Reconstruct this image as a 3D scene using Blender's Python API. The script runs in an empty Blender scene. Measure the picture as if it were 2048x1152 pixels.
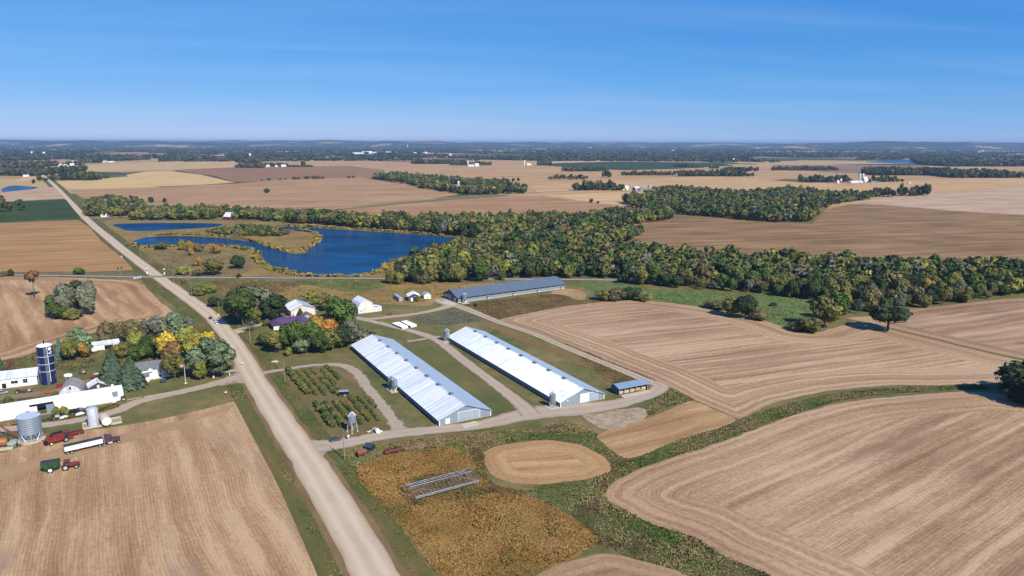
import bpy, math, random
import numpy as np
from mathutils import Vector, Matrix
from mathutils.geometry import delaunay_2d_cdt

random.seed(7)
RNG = np.random.default_rng(7)
R = math.radians
scene = bpy.context.scene
col = scene.collection

# ------------------------------------------------------------------ camera
CAM_H = 110.0          # drone height in metres
FPX = 1420.0           # focal length in pixels of a 2048 px wide picture
PITCH = math.atan((576 - 284.3) / FPX)
ROLL = R(0.15)
c_f = np.array([0, math.cos(PITCH), -math.sin(PITCH)])
_r0 = np.array([1.0, 0, 0])
_u0 = np.array([0, math.sin(PITCH), math.cos(PITCH)])
c_r = _r0 * math.cos(ROLL) + _u0 * math.sin(ROLL)
c_u = -_r0 * math.sin(ROLL) + _u0 * math.cos(ROLL)
cam_data = bpy.data.cameras.new('camera')
cam = bpy.data.objects.new('camera', cam_data)
col.objects.link(cam)
cam_data.sensor_width = 36.0
cam_data.lens = 36.0 * FPX / 2048.0
cam_data.clip_start = 1.0
cam_data.clip_end = 200000.0
m = Matrix(((c_r[0], c_u[0], -c_f[0], 0), (c_r[1], c_u[1], -c_f[1], 0), (c_r[2], c_u[2], -c_f[2], CAM_H), (0, 0, 0, 1)))
cam.matrix_world = m
scene.camera = cam

# ------------------------------------------------------------------ sky, sun, exposure
SUN_EL = 40.0
SHADOW_AZ = -37.0      # direction shadows fall, degrees clockwise from +Y
sun_az = SHADOW_AZ + 180.0
world = bpy.data.worlds.new('World')
scene.world = world
world.use_nodes = True
wn, wl = world.node_tree.nodes, world.node_tree.links
wn.clear()
w_out = wn.new('ShaderNodeOutputWorld')
w_bg = wn.new('ShaderNodeBackground')
w_bg.inputs['Strength'].default_value = 0.105
sky = wn.new('ShaderNodeTexSky')
sky.sky_type = 'NISHITA'
sky.sun_disc = False
sky.sun_elevation = R(SUN_EL)
sky.sun_rotation = R(sun_az)
sky.altitude = 2500
sky.air_density = 1.0
sky.dust_density = 0.0
sky.ozone_density = 4.0
# colour response of the drone camera to the clear autumn sky: one curve per channel over the whole dome
ssep = wn.new('ShaderNodeSeparateColor'); wl.new(sky.outputs[0], ssep.inputs[0])
hs = wn.new('ShaderNodeCombineColor')
for i_, (k_, g_) in enumerate(((0.262, 1.22), (1.10, 0.64), (3.30, 0.35))):
    p_ = wn.new('ShaderNodeMath'); p_.operation = 'POWER'; wl.new(ssep.outputs[i_], p_.inputs[0]); p_.inputs[1].default_value = g_
    q_ = wn.new('ShaderNodeMath'); q_.operation = 'MULTIPLY'; wl.new(p_.outputs[0], q_.inputs[0]); q_.inputs[1].default_value = k_
    wl.new(q_.outputs[0], hs.inputs[i_])
# thin cirrus: streaks on a plane high above the land
tc = wn.new('ShaderNodeTexCoord')
sep = wn.new('ShaderNodeSeparateXYZ')
wl.new(tc.outputs['Generated'], sep.inputs[0])
def wmath(op, a, b=None):
    n = wn.new('ShaderNodeMath'); n.operation = op
    for i, v in enumerate((a, b)):
        if v is None: continue
        if isinstance(v, (int, float)): n.inputs[i].default_value = v
        else: wl.new(v, n.inputs[i])
    return n.outputs[0]
zc = wmath('ADD', wmath('MAXIMUM', sep.outputs[2], 0.0), 0.06)
cx = wmath('DIVIDE', sep.outputs[0], zc)
cy = wmath('DIVIDE', sep.outputs[1], zc)
comb = wn.new('ShaderNodeCombineXYZ')
wl.new(wmath('ADD', wmath('MULTIPLY', cx, 0.16), wmath('MULTIPLY', cy, 0.05)), comb.inputs[0])
wl.new(wmath('ADD', wmath('MULTIPLY', cy, 0.62), wmath('MULTIPLY', cx, -0.13)), comb.inputs[1])
cn = wn.new('ShaderNodeTexNoise')
cn.inputs['Scale'].default_value = 1.1
cn.inputs['Detail'].default_value = 7
cn.inputs['Roughness'].default_value = 0.55
cn.inputs['Distortion'].default_value = 0.5
wl.new(comb.outputs[0], cn.inputs['Vector'])
cr = wn.new('ShaderNodeMapRange')
cr.inputs[1].default_value = 0.44; cr.inputs[2].default_value = 0.80
cr.inputs[3].default_value = 0.0; cr.inputs[4].default_value = 0.19
wl.new(cn.outputs['Fac'], cr.inputs[0])
mx = wn.new('ShaderNodeMix'); mx.data_type = 'RGBA'
wl.new(cr.outputs[0], mx.inputs[0])
wl.new(hs.outputs[0], mx.inputs[6])
mx.inputs[7].default_value = (5.0, 6.1, 7.3, 1)
wl.new(mx.outputs[2], w_bg.inputs['Color'])
wl.new(w_bg.outputs[0], w_out.inputs[0])

sun_data = bpy.data.lights.new('sun', 'SUN')
sun_data.energy = 4.9
sun_data.angle = R(0.53)
sun_data.color = (1.0, 0.94, 0.83)
sun = bpy.data.objects.new('sun', sun_data)
col.objects.link(sun)
to_sun = Vector((math.sin(R(sun_az)) * math.cos(R(SUN_EL)), math.cos(R(sun_az)) * math.cos(R(SUN_EL)), math.sin(R(SUN_EL))))
sun.rotation_euler = to_sun.to_track_quat('Z', 'Y').to_euler()
sun.location = (0, 0, 300)

vs = scene.view_settings
vs.view_transform = 'Standard'
vs.look = 'None'
vs.gamma = 1.0
vs.use_curve_mapping = False
vs.exposure = 0.25
scene.cycles.volume_bounces = 0
scene.cycles.max_bounces = 4
scene.cycles.diffuse_bounces = 2
scene.cycles.glossy_bounces = 2
scene.cycles.transparent_max_bounces = 4

# ------------------------------------------------------------------ helpers
def G(px, py, z=0.0):
    """Place on the land (metres) that the survey photograph shows at that spot."""
    d = c_f * FPX + c_r * (px - 1024) - c_u * (py - 576)
    t = (z - CAM_H) / d[2]
    return float(d[0] * t), float(d[1] * t)
def depth(px, py):
    x, y = G(px, py)
    return float(np.dot(np.array([x, y, -CAM_H]), c_f))
def mpp(px, py):
    return depth(px, py) / FPX          # metres per photo pixel at that spot
def azd(p, q):
    a, b = G(*p), G(*q)
    return math.degrees(math.atan2(b[0] - a[0], b[1] - a[1]))
def s2l(c):
    return tuple((v / 255 / 12.92) if v / 255 <= 0.04045 else ((v / 255 + 0.055) / 1.055) ** 2.4 for v in c)
ALB = 0.80            # photo colour of sunlit ground -> base colour
def pc(r, g, b, k=1.0):
    l = s2l((r, g, b))
    return tuple(min(0.85, v * a * k) for v, a in zip(l, (.80, .785, .72)))

def tag(o, label=None, cat=None, group=None, kind=None):
    if label: o['label'] = label
    if cat: o['category'] = cat
    if group: o['group'] = group
    if kind: o['kind'] = kind
    return o
def thing(name, label, cat, loc, rz=0.0, group=None):
    o = bpy.data.objects.new(name, None)
    col.objects.link(o)
    o.empty_display_size = 1
    o.location = (loc[0], loc[1], loc[2] if len(loc) > 2 else 0.1)
    o.rotation_euler = (0, 0, rz)
    return tag(o, label, cat, group)
def copy_tree(o, parent=None):
    c = o.copy()
    col.objects.link(c)
    if parent is not None: c.parent = parent
    for ch in list(o.children): copy_tree(ch, c)
    return c
def mesh_from(name, V, F, mat=None, smooth=False):
    me = bpy.data.meshes.new(name)
    me.from_pydata([tuple(v) for v in V], [], F)
    if mat: me.materials.append(mat)
    if smooth:
        for p in me.polygons: p.use_smooth = True
    me.update()
    return me
def np_mesh(name, V, F, mat=None):
    """V (n,3), F (m,k) with constant k."""
    V = np.asarray(V, np.float32); F = np.asarray(F, np.int32)
    me = bpy.data.meshes.new(name)
    me.vertices.add(len(V)); me.vertices.foreach_set('co', V.ravel())
    k = F.shape[1]
    me.loops.add(F.size); me.loops.foreach_set('vertex_index', F.ravel())
    me.polygons.add(len(F))
    me.polygons.foreach_set('loop_start', np.arange(0, F.size, k, dtype=np.int32))
    me.polygons.foreach_set('loop_total', np.full(len(F), k, np.int32))
    if mat: me.materials.append(mat)
    me.update(calc_edges=True)
    return me
def link(name, me, parent=None):
    o = bpy.data.objects.new(name, me)
    col.objects.link(o)
    if parent is not None: o.parent = parent
    return o

class MB:
    def __init__(s): s.v = []; s.f = []
    def add(s, V, F):
        n = len(s.v); s.v += [tuple(p) for p in V]; s.f += [tuple(i + n for i in q) for q in F]
        return s
    def box(s, cx, cy, cz, sx, sy, sz, rz=0, ry=0):
        c, k = math.cos(rz), math.sin(rz); cy_, sy_ = math.cos(ry), math.sin(ry)
        V = []
        for dz in (-.5, .5):
            for dx, dy in ((-.5, -.5), (.5, -.5), (.5, .5), (-.5, .5)):
                x, y, z = dx * sx, dy * sy, dz * sz
                x, z = x * cy_ + z * sy_, -x * sy_ + z * cy_
                V.append((cx + x * c - y * k, cy + x * k + y * c, cz + z))
        return s.add(V, [(3, 2, 1, 0), (4, 5, 6, 7), (0, 1, 5, 4), (1, 2, 6, 5), (2, 3, 7, 6), (3, 0, 4, 7)])
    def lathe(s, prof, n=20, cx=0, cy=0, cz=0, cap=True, axis='z', a0=0.0, a1=2 * math.pi):
        full = abs(a1 - a0 - 2 * math.pi) < 1e-6
        m = n if full else n + 1
        V = []
        for r, z in prof:
            for i in range(m):
                a = a0 + (a1 - a0) * i / n
                p = (r * math.cos(a), r * math.sin(a), z)
                if axis == 'x': p = (p[2], p[0], p[1])
                elif axis == 'y': p = (p[1], p[2], p[0])
                V.append((cx + p[0], cy + p[1], cz + p[2]))
        F = []
        for j in range(len(prof) - 1):
            for i in range(n):
                k = (i + 1) % m
                F.append((j * m + i, j * m + k, (j + 1) * m + k, (j + 1) * m + i))
        if cap and full:
            if prof[0][0] > 1e-4: F.append(tuple(range(m))[::-1])
            if prof[-1][0] > 1e-4: F.append(tuple((len(prof) - 1) * m + i for i in range(m)))
        return s.add(V, F)
    def cyl(s, r, z0, z1, n=16, cx=0, cy=0, r1=None): return s.lathe([(r, z0), (r if r1 is None else r1, z1)], n, cx, cy)
    def wheel(s, x, y, z, r, w, n=16):       # axle along y
        return s.lathe([(r * .55, -w / 2), (r * .93, -w / 2), (r, -w * .3), (r, w * .3), (r * .93, w / 2), (r * .55, w / 2)], n, x, y, z, True, 'y')
    def tube(s, p0, p1, r, n=6, r1=None):
        p0, p1 = Vector(p0), Vector(p1); d = (p1 - p0)
        if d.length < 1e-6: return s
        q = d.to_track_quat('Z', 'Y'); r1 = r if r1 is None else r1
        V = []
        for p, rr in ((p0, r), (p1, r1)):
            for i in range(n):
                a = 2 * math.pi * i / n
                V.append(tuple(p + q @ Vector((rr * math.cos(a), rr * math.sin(a), 0))))
        F = [(i, (i + 1) % n, n + (i + 1) % n, n + i) for i in range(n)] + [tuple(range(n))[::-1], tuple(range(n, 2 * n))]
        return s.add(V, F)
    def prism(s, poly, a, b, axis='y'):
        """poly in the two other axes, extruded from a to b along axis."""
        n = len(poly); V = []
        for t in (a, b):
            for p, q in poly:
                V.append({'y': (p, t, q), 'x': (t, p, q), 'z': (p, q, t)}[axis])
        F = [(i, (i + 1) % n, n + (i + 1) % n, n + i) for i in range(n)] + [tuple(range(n))[::-1], tuple(range(n, 2 * n))]
        return s.add(V, F)
    def build(s, name, mat, parent=None, smooth=False):
        me = mesh_from(name, s.v, s.f, mat, False)
        if smooth:
            try:
                me.shade_smooth()
                me.set_sharp_from_angle(angle=R(40))
            except Exception: pass
        import bmesh
        bm = bmesh.new(); bm.from_mesh(me); bmesh.ops.recalc_face_normals(bm, faces=bm.faces); bm.to_mesh(me); bm.free()
        return link(name, me, parent)

# ------------------------------------------------------------------ materials
class NT:
    def __init__(s, name):
        s.m = bpy.data.materials.new(name); s.m.use_nodes = True
        s.n, s.l = s.m.node_tree.nodes, s.m.node_tree.links
        s.b = s.n['Principled BSDF']
    def new(s, t): return s.n.new(t)
    def put(s, sock, v):
        if hasattr(v, 'is_output') or isinstance(v, bpy.types.NodeSocket): s.l.new(v, sock)
        elif isinstance(v, (tuple, list)) and len(v) == 3 and sock.type == 'RGBA': sock.default_value = (*v, 1)
        else: sock.default_value = v
    def math(s, op, a, b=None, c=None, clamp=False):
        n = s.new('ShaderNodeMath'); n.operation = op; n.use_clamp = clamp
        for i, v in enumerate((a, b, c)):
            if v is not None: s.put(n.inputs[i], v)
        return n.outputs[0]
    def mix(s, f, a, b):
        n = s.new('ShaderNodeMix'); n.data_type = 'RGBA'
        s.put(n.inputs[0], f); s.put(n.inputs[6], a); s.put(n.inputs[7], b)
        return n.outputs[2]
    def fmix(s, f, a, b):
        n = s.new('ShaderNodeMix'); n.data_type = 'FLOAT'
        s.put(n.inputs[0], f); s.put(n.inputs[2], a); s.put(n.inputs[3], b)
        return n.outputs[0]
    def noise(s, vec, scale, detail=3, rough=0.55, out='Fac', dist=0):
        n = s.new('ShaderNodeTexNoise')
        s.put(n.inputs['Vector'], vec); n.inputs['Scale'].default_value = scale
        n.inputs['Detail'].default_value = detail; n.inputs['Roughness'].default_value = rough
        n.inputs['Distortion'].default_value = dist
        return n.outputs[out]
    def comb(s, x, y, z=0.0):
        n = s.new('ShaderNodeCombineXYZ')
        for i, v in enumerate((x, y, z)): s.put(n.inputs[i], v)
        return n.outputs[0]
    def sep(s, v):
        n = s.new('ShaderNodeSeparateXYZ'); s.put(n.inputs[0], v); return n.outputs
    def pos(s): return s.new('ShaderNodeNewGeometry').outputs['Position']
    def objco(s): return s.new('ShaderNodeTexCoord').outputs['Object']
    def ramp(s, f, stops):
        n = s.new('ShaderNodeValToRGB'); s.put(n.inputs[0], f)
        e = n.color_ramp.elements
        while len(e) > 2: e.remove(e[-1])
        for i, (p, c) in enumerate(stops):
            if i < 2: el = e[i]; el.position = p
            else: el = e.new(p)
            el.color = (*c, 1)
        return n.outputs[0]
    def rng(s, v, a, b, c=0.0, d=1.0):
        n = s.new('ShaderNodeMapRange'); s.put(n.inputs[0], v)
        for i, x in enumerate((a, b, c, d)): n.inputs[i + 1].default_value = x
        return n.outputs[0]
    def bump(s, h, strength=0.3, dist=0.3):
        n = s.new('ShaderNodeBump'); s.put(n.inputs['Height'], h)
        n.inputs['Strength'].default_value = strength; n.inputs['Distance'].default_value = dist
        s.l.new(n.outputs[0], s.b.inputs['Normal'])
    def done(s, color, rough=0.85, metal=0.0, spec=0.25):
        s.put(s.b.inputs['Base Color'], color)
        s.put(s.b.inputs['Roughness'], rough); s.put(s.b.inputs['Metallic'], metal)
        s.b.inputs['Specular IOR Level'].default_value = spec
        return s.m
MATS = {}
def solid(name, c, rough=0.6, metal=0.0, var=0.14, scale=1.2, spec=0.3):
    """Painted or plain surface with uneven weathering."""
    if name in MATS: return MATS[name]
    t = NT(name); o = t.objco()
    f = t.noise(o, scale, 4)
    dirt = t.noise(o, scale * 0.23, 3)
    a = tuple(v * (1 - var) for v in c); b = tuple(min(0.9, v * (1 + var)) for v in c)
    cc = t.mix(t.rng(f, 0.3, 0.7), a, b)
    cc = t.mix(t.math('MULTIPLY', t.rng(dirt, 0.5, 0.8), var * 1.5), cc, tuple(v * .55 + .04 for v in c))
    MATS[name] = t.done(cc, rough, metal, spec)
    return MATS[name]
def steel_sheet(name, c, c2, axis=1, period=0.9, metal=0.55, rough=0.38, streak=0.5, var=0.5, patch=None):
    """Ribbed galvanised sheets: tone steps from sheet to sheet, streaks running down the slope."""
    t = NT(name); o = t.objco(); s = t.sep(o)
    al = s[axis]; ac = s[1 - axis]
    cell = t.math('FLOOR', t.math('DIVIDE', al, period))
    wnz = t.new('ShaderNodeTexWhiteNoise'); wnz.noise_dimensions = '1D'; t.put(wnz.inputs['W'], cell)
    st = t.noise(t.comb(t.math('MULTIPLY', al, 1.1), t.math('MULTIPLY', ac, 0.12)), 1.0, 4)
    big = t.noise(t.comb(t.math('MULTIPLY', al, .09), t.math('MULTIPLY', ac, .05)), 1.0, 3)
    f = t.math('ADD', t.math('MULTIPLY', wnz.outputs[0], 0.30 * var), t.math('ADD', t.math('MULTIPLY', st, streak), t.math('MULTIPLY', big, .16)))
    f = t.rng(f, 0.22, 0.66)
    cc = t.mix(f, c, c2)
    rust = t.math('MULTIPLY', t.rng(t.noise(t.comb(t.math('MULTIPLY', al, .8), t.math('MULTIPLY', ac, .09)), 1.0, 5, .7), .60, .80), .35 * var)
    cc = t.mix(rust, cc, tuple(v * w_ for v, w_ in zip(c, (.62, .54, .46))))
    mt = metal
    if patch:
        # white glare painted into the sheet colour over part of the length
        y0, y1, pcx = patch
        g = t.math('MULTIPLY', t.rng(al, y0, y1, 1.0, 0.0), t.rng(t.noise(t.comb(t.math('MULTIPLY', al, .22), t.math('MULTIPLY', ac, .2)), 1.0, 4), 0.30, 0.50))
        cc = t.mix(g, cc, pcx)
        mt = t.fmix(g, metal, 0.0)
    t.bump(st, 0.15, 0.05)
    MATS[name] = t.done(cc, rough, mt, 0.5)
    return MATS[name]
def field_mat(name, dark, base, light, az, band=9.0, row=1.6, hl=0.0, warp=2.5, wb=0.5, wr=0.25, wp=0.30, bare=None, streak=14.0, lines=0.0, ws=0.42, wv=0.0, bare_t=(.6, .72)):
    """Harvested or ripe crop: rows along az, combine passes `band` metres wide, headland passes that follow the field edge."""
    t = NT(name); p = t.pos()
    wob = t.new('ShaderNodeVectorMath'); wob.operation = 'MULTIPLY_ADD'
    t.put(wob.inputs[0], t.noise(p, 0.012, 2, .5, 'Color')); wob.inputs[1].default_value = (warp * 4, warp * 4, 0); t.put(wob.inputs[2], p)
    vr = t.new('ShaderNodeVectorRotate'); vr.rotation_type = 'Z_AXIS'
    t.put(vr.inputs['Vector'], wob.outputs[0]); vr.inputs['Angle'].default_value = R(az)
    s = t.sep(vr.outputs[0]); u, v = s[0], s[1]
    if hl:
        at = t.new('ShaderNodeAttribute'); at.attribute_name = 'edge_distance'
        d = t.math('ADD', at.outputs['Fac'], t.math('MULTIPLY', t.math('SUBTRACT', t.noise(p, 0.03, 2), .5), warp))
        msk = t.math('LESS_THAN', d, hl)
        u = t.fmix(msk, u, d)
        v = t.fmix(msk, v, t.math('MULTIPLY', v, 0.35))
    bands = t.noise(t.comb(t.math('DIVIDE', u, band), t.math('DIVIDE', v, band * streak)), 1.0, 3, .5)
    rows = t.noise(t.comb(t.math('DIVIDE', u, row), t.math('DIVIDE', v, row * 16)), 1.0, 3, .65)
    patch = t.noise(p, 0.014, 5, .55)
    speck = t.noise(p, 0.55, 6, .85)
    # drilled rows: fine parallel lines, clear in places and lost under straw in others
    wav = t.math('SINE', t.math('MULTIPLY', t.math('ADD', u, t.math('MULTIPLY', t.noise(p, .25, 2), .8)), 2 * math.pi / (row * .95)))
    wav = t.math('MULTIPLY', wav, t.rng(t.noise(p, .06, 4, .6), .30, .62, .12, 1.0))
    k = wb + wr + wp + ws
    f = t.math('MULTIPLY', t.math('ADD', t.math('ADD', t.math('MULTIPLY', bands, wb), t.math('MULTIPLY', rows, wr)),
                                  t.math('ADD', t.math('MULTIPLY', patch, wp), t.math('MULTIPLY', speck, ws))), 1 / k)
    if wv: f = t.math('ADD', f, t.math('MULTIPLY', wav, wv))
    if lines:
        # the straw windrow left at the middle of every pass
        pp = t.math('PINGPONG', t.math('ADD', u, t.math('MULTIPLY', t.noise(p, .05, 2), 1.5)), band / 2)
        ln = t.math('MULTIPLY', t.rng(pp, band * .18, band * .5), t.rng(t.noise(t.comb(t.math('DIVIDE', u, 1.1), t.math('DIVIDE', v, 7)), 1.0, 3, .6), .25, .7))
        f = t.math('ADD', f, t.math('MULTIPLY', t.math('MULTIPLY', ln, t.rng(t.noise(t.comb(t.math('DIVIDE', u, 30), t.math('DIVIDE', v, 60)), 1.0, 2), .35, .6)), lines))
    cc = t.ramp(f, [(0.41, dark), (0.50, base), (0.59, light)])
    if bare:
        g = t.rng(t.noise(t.comb(t.math('DIVIDE', u, 14), t.math('DIVIDE', v, 60)), 1.0, 4), *bare_t)
        cc = t.mix(t.math('MULTIPLY', g, .75), cc, bare)
    t.bump(t.math('ADD', rows, speck), 0.35, 0.25)
    return t.done(cc, 0.95, 0, 0.1)
def grass_mat(name, cols, s1=0.03, s2=0.25, s3=1.4, w=(0.5, 0.35, 0.3), streak=None, bump=0.5):
    """Rough grass: patches of several tones at several sizes."""
    t = NT(name); p = t.pos()
    q = p
    if streak is not None:
        vr = t.new('ShaderNodeVectorRotate'); vr.rotation_type = 'Z_AXIS'
        t.put(vr.inputs['Vector'], p); vr.inputs['Angle'].default_value = R(streak)
        s = t.sep(vr.outputs[0]); q = t.comb(s[0], t.math('MULTIPLY', s[1], .12))
    f = t.math('MULTIPLY', t.math('ADD', t.math('ADD', t.math('MULTIPLY', t.noise(p, s1, 5, .6), w[0]), t.math('MULTIPLY', t.noise(q, s2, 4, .6), w[1])),
               t.math('MULTIPLY', t.noise(p, s3, 3, .7), w[2])), 1 / sum(w))
    n = len(cols)
    cc = t.ramp(f, [(0.34 + 0.32 * i / (n - 1), c) for i, c in enumerate(cols)])
    t.bump(t.noise(p, s3, 3, .7), bump, 0.3)
    return t.done(cc, 0.95, 0, 0.1)

# ------------------------------------------------------------------ sheets of land
_zc = [0.010]
def zlow(z):
    return z * 0.2 + (0.02 if z >= .31 else 0.0)
def zstep(dz=0.006):
    _zc[0] += dz; return _zc[0]
def catmull(P, n=5, closed=True):
    P = np.asarray(P, float); out = []
    N = len(P)
    for i in range(N if closed else N - 1):
        p0, p1, p2, p3 = (P[(i - 1) % N], P[i], P[(i + 1) % N], P[(i + 2) % N]) if closed else (P[max(i - 1, 0)], P[i], P[i + 1], P[min(i + 2, N - 1)])
        for k in range(n):
            u = k / n
            out.append(.5 * ((2 * p1) + (-p0 + p2) * u + (2 * p0 - 5 * p1 + 4 * p2 - p3) * u * u + (-p0 + 3 * p1 - 3 * p2 + p3) * u ** 3))
    if not closed: out.append(P[-1])
    return np.array(out)
def resample(P, step, closed=True):
    Q = np.vstack([P, P[:1]]) if closed else P
    seg = np.linalg.norm(np.diff(Q, axis=0), axis=1)
    s = np.r_[0, np.cumsum(seg)]
    n = max(8 if closed else 2, int(s[-1] / step))
    t = np.linspace(0, s[-1], n, endpoint=not closed)
    return np.c_[np.interp(t, s, Q[:, 0]), np.interp(t, s, Q[:, 1])]
def edge_dist(P, poly):
    A = poly; B = np.roll(poly, -1, axis=0); D = np.full(len(P), 1e9)
    for a, b in zip(A, B):
        ab = b - a; L = max(ab.dot(ab), 1e-9)
        t = np.clip(((P - a) @ ab) / L, 0, 1)
        D = np.minimum(D, np.linalg.norm(P - (a + t[:, None] * ab), axis=1))
    return D
def inside(P, poly):
    x, y = P[:, 0], P[:, 1]; r = np.zeros(len(P), bool)
    x0, y0 = poly[:, 0], poly[:, 1]; x1, y1 = np.roll(x0, -1), np.roll(y0, -1)
    for a, b, c, d in zip(x0, y0, x1, y1):
        k = ((b > y) != (d > y))
        with np.errstate(divide='ignore', invalid='ignore'):
            r ^= k & (x < (c - a) * (y - b) / (d - b + 1e-12) + a)
    return r
def wpoly(px, smooth=True, step=None, jit=0.0):
    P = np.array([G(*p) for p in px])
    if smooth: P = catmull(P, 5)
    if step: P = resample(P, step)
    if jit:
        n = len(P); k = np.convolve(np.r_[RNG.normal(0, 1, n)], [.25, .5, .25], 'same')
        t = np.roll(P, -1, 0) - np.roll(P, 1, 0); nn = np.c_[-t[:, 1], t[:, 0]]; nn /= np.maximum(np.linalg.norm(nn, axis=1, keepdims=True), 1e-9)
        P = P + nn * (k * jit)[:, None]
    return P
def sheet(name, px, mat, label, cat, smooth=True, step=None, jit=0.0, dist=False, grid=2000, z=None, world_pts=None, kind='structure', parent=None, zabs=None):
    P = world_pts if world_pts is not None else wpoly(px, smooth, step, jit)
    V = [Vector(p) for p in P]; n = len(V)
    E = [(i, (i + 1) % n) for i in range(n)]
    if dist:
        lo, hi = P.min(0), P.max(0); area = (hi - lo).prod()
        st = max(math.sqrt(area / grid), 1.5)
        gx, gy = np.meshgrid(np.arange(lo[0], hi[0], st), np.arange(lo[1], hi[1], st))
        Q = np.c_[gx.ravel(), gy.ravel()] + RNG.uniform(-.2, .2, (gx.size, 2)) * st
        Q = Q[inside(Q, P)]
        Q = Q[edge_dist(Q, P) > st * .4]
        V += [Vector(q) for q in Q]
    r = delaunay_2d_cdt(V, E, [], 1, 1e-4)
    zz = zabs if zabs is not None else (zlow(z) if z is not None else zstep())
    W = np.array([(v.x, v.y) for v in r[0]])
    me = mesh_from(name, [(v.x, v.y, zz) for v in r[0]], [tuple(f) for f in r[2]], mat)
    if dist:
        a = me.attributes.new('edge_distance', 'FLOAT', 'POINT')
        a.data.foreach_set('value', edge_dist(W, P).astype(np.float32))
    o = link(name, me, parent)
    # make every face look up
    if len(me.polygons) and me.polygons[0].normal.z < 0: me.flip_normals()
    return tag(o, label, cat, None, kind)
def strip_pts(px, width, n=8, world=False):
    P = np.array(px if world else [G(*p) for p in px])
    P = catmull(P, n, False)
    w = np.interp(np.linspace(0, 1, len(P)), np.linspace(0, 1, len(width)), width) if hasattr(width, '__len__') else np.full(len(P), width)
    T = np.gradient(P, axis=0); T /= np.maximum(np.linalg.norm(T, axis=1, keepdims=True), 1e-9)
    N = np.c_[-T[:, 1], T[:, 0]]
    return P, N, w
LANES = []
NEARF = []
def ribbon(name, px, width, mat, label, cat, n=8, z=None, jit=0.0, cross=(-1, -.5, 0, .5, 1), crown=0.0, kind='structure', world=False):
    P, N, w = strip_pts(px, width, n, world)
    if name in ('driveway', 'track', 'road', 'side_road'): LANES.append((P, w))
    zz = zlow(z) if z is not None else zstep()
    m_ = len(cross); V = []; U = []
    for i in range(len(P)):
        for c in cross:
            j = RNG.normal(0, jit) if abs(c) == 1 else 0
            q = P[i] + N[i] * (c * w[i] / 2 + j)
            V.append((q[0], q[1], zz + crown * (1 - c * c))); U.append(c)
    F = [(i * m_ + k + 1, i * m_ + k, (i + 1) * m_ + k, (i + 1) * m_ + k + 1) for i in range(len(P) - 1) for k in range(m_ - 1)]
    me = mesh_from(name, V, F, mat)
    a = me.attributes.new('cross', 'FLOAT', 'POINT'); a.data.foreach_set('value', np.array(U, np.float32))
    o = link(name, me)
    if me.polygons[0].normal.z < 0: me.flip_normals()
    return tag(o, label, cat, None, kind)
# ------------------------------------------------------------------ land
GRID = -28.7          # the farm and the section roads lie on this heading
def gravel_mat(name, c, edge, rut, ruts=0.5, grass=0.0):
    """Crushed stone; wheel tracks polished lighter, loose stone between and at the rims."""
    t = NT(name); p = t.pos()
    at = t.new('ShaderNodeAttribute'); at.attribute_name = 'cross'
    a = t.math('ABSOLUTE', t.math('ADD', at.outputs['Fac'], t.math('MULTIPLY', t.math('SUBTRACT', t.noise(p, .05, 2), .5), .25)))
    tr = t.math('SUBTRACT', 1.0, t.rng(t.math('ABSOLUTE', t.math('SUBTRACT', a, .42)), 0.05, 0.30))
    pot = t.rng(t.noise(p, .35, 5, .75), .58, .72)
    n1 = t.noise(p, .09, 6, .7); n2 = t.noise(p, 2.2, 3, .7)
    cc = t.mix(t.rng(n1, .3, .7), tuple(v * .88 for v in c), tuple(min(.85, v * 1.08) for v in c))
    cc = t.mix(t.math('MULTIPLY', tr, ruts), cc, rut)
    e = t.rng(t.math('ADD', a, t.math('MULTIPLY', t.math('SUBTRACT', n1, .5), .5)), .78, 1.0)
    cc = t.mix(t.math('MULTIPLY', e, .8), cc, edge)
    if grass:
        mid = t.rng(t.math('ADD', a, t.math('MULTIPLY', t.math('SUBTRACT', n1, .5), .3)), .08, .22, 1.0, 0.0)
        cc = t.mix(t.math('MULTIPLY', mid, grass), cc, pc(112, 100, 68))
    cc = t.mix(t.math('MULTIPLY', t.rng(n2, .35, .75), .16), cc, tuple(v * .6 for v in c))
    cc = t.mix(t.math('MULTIPLY', pot, .22), cc, tuple(v * .55 for v in c))
    t.bump(n2, .25, .1)
    return t.done(cc, .95, 0, .1)

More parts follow.
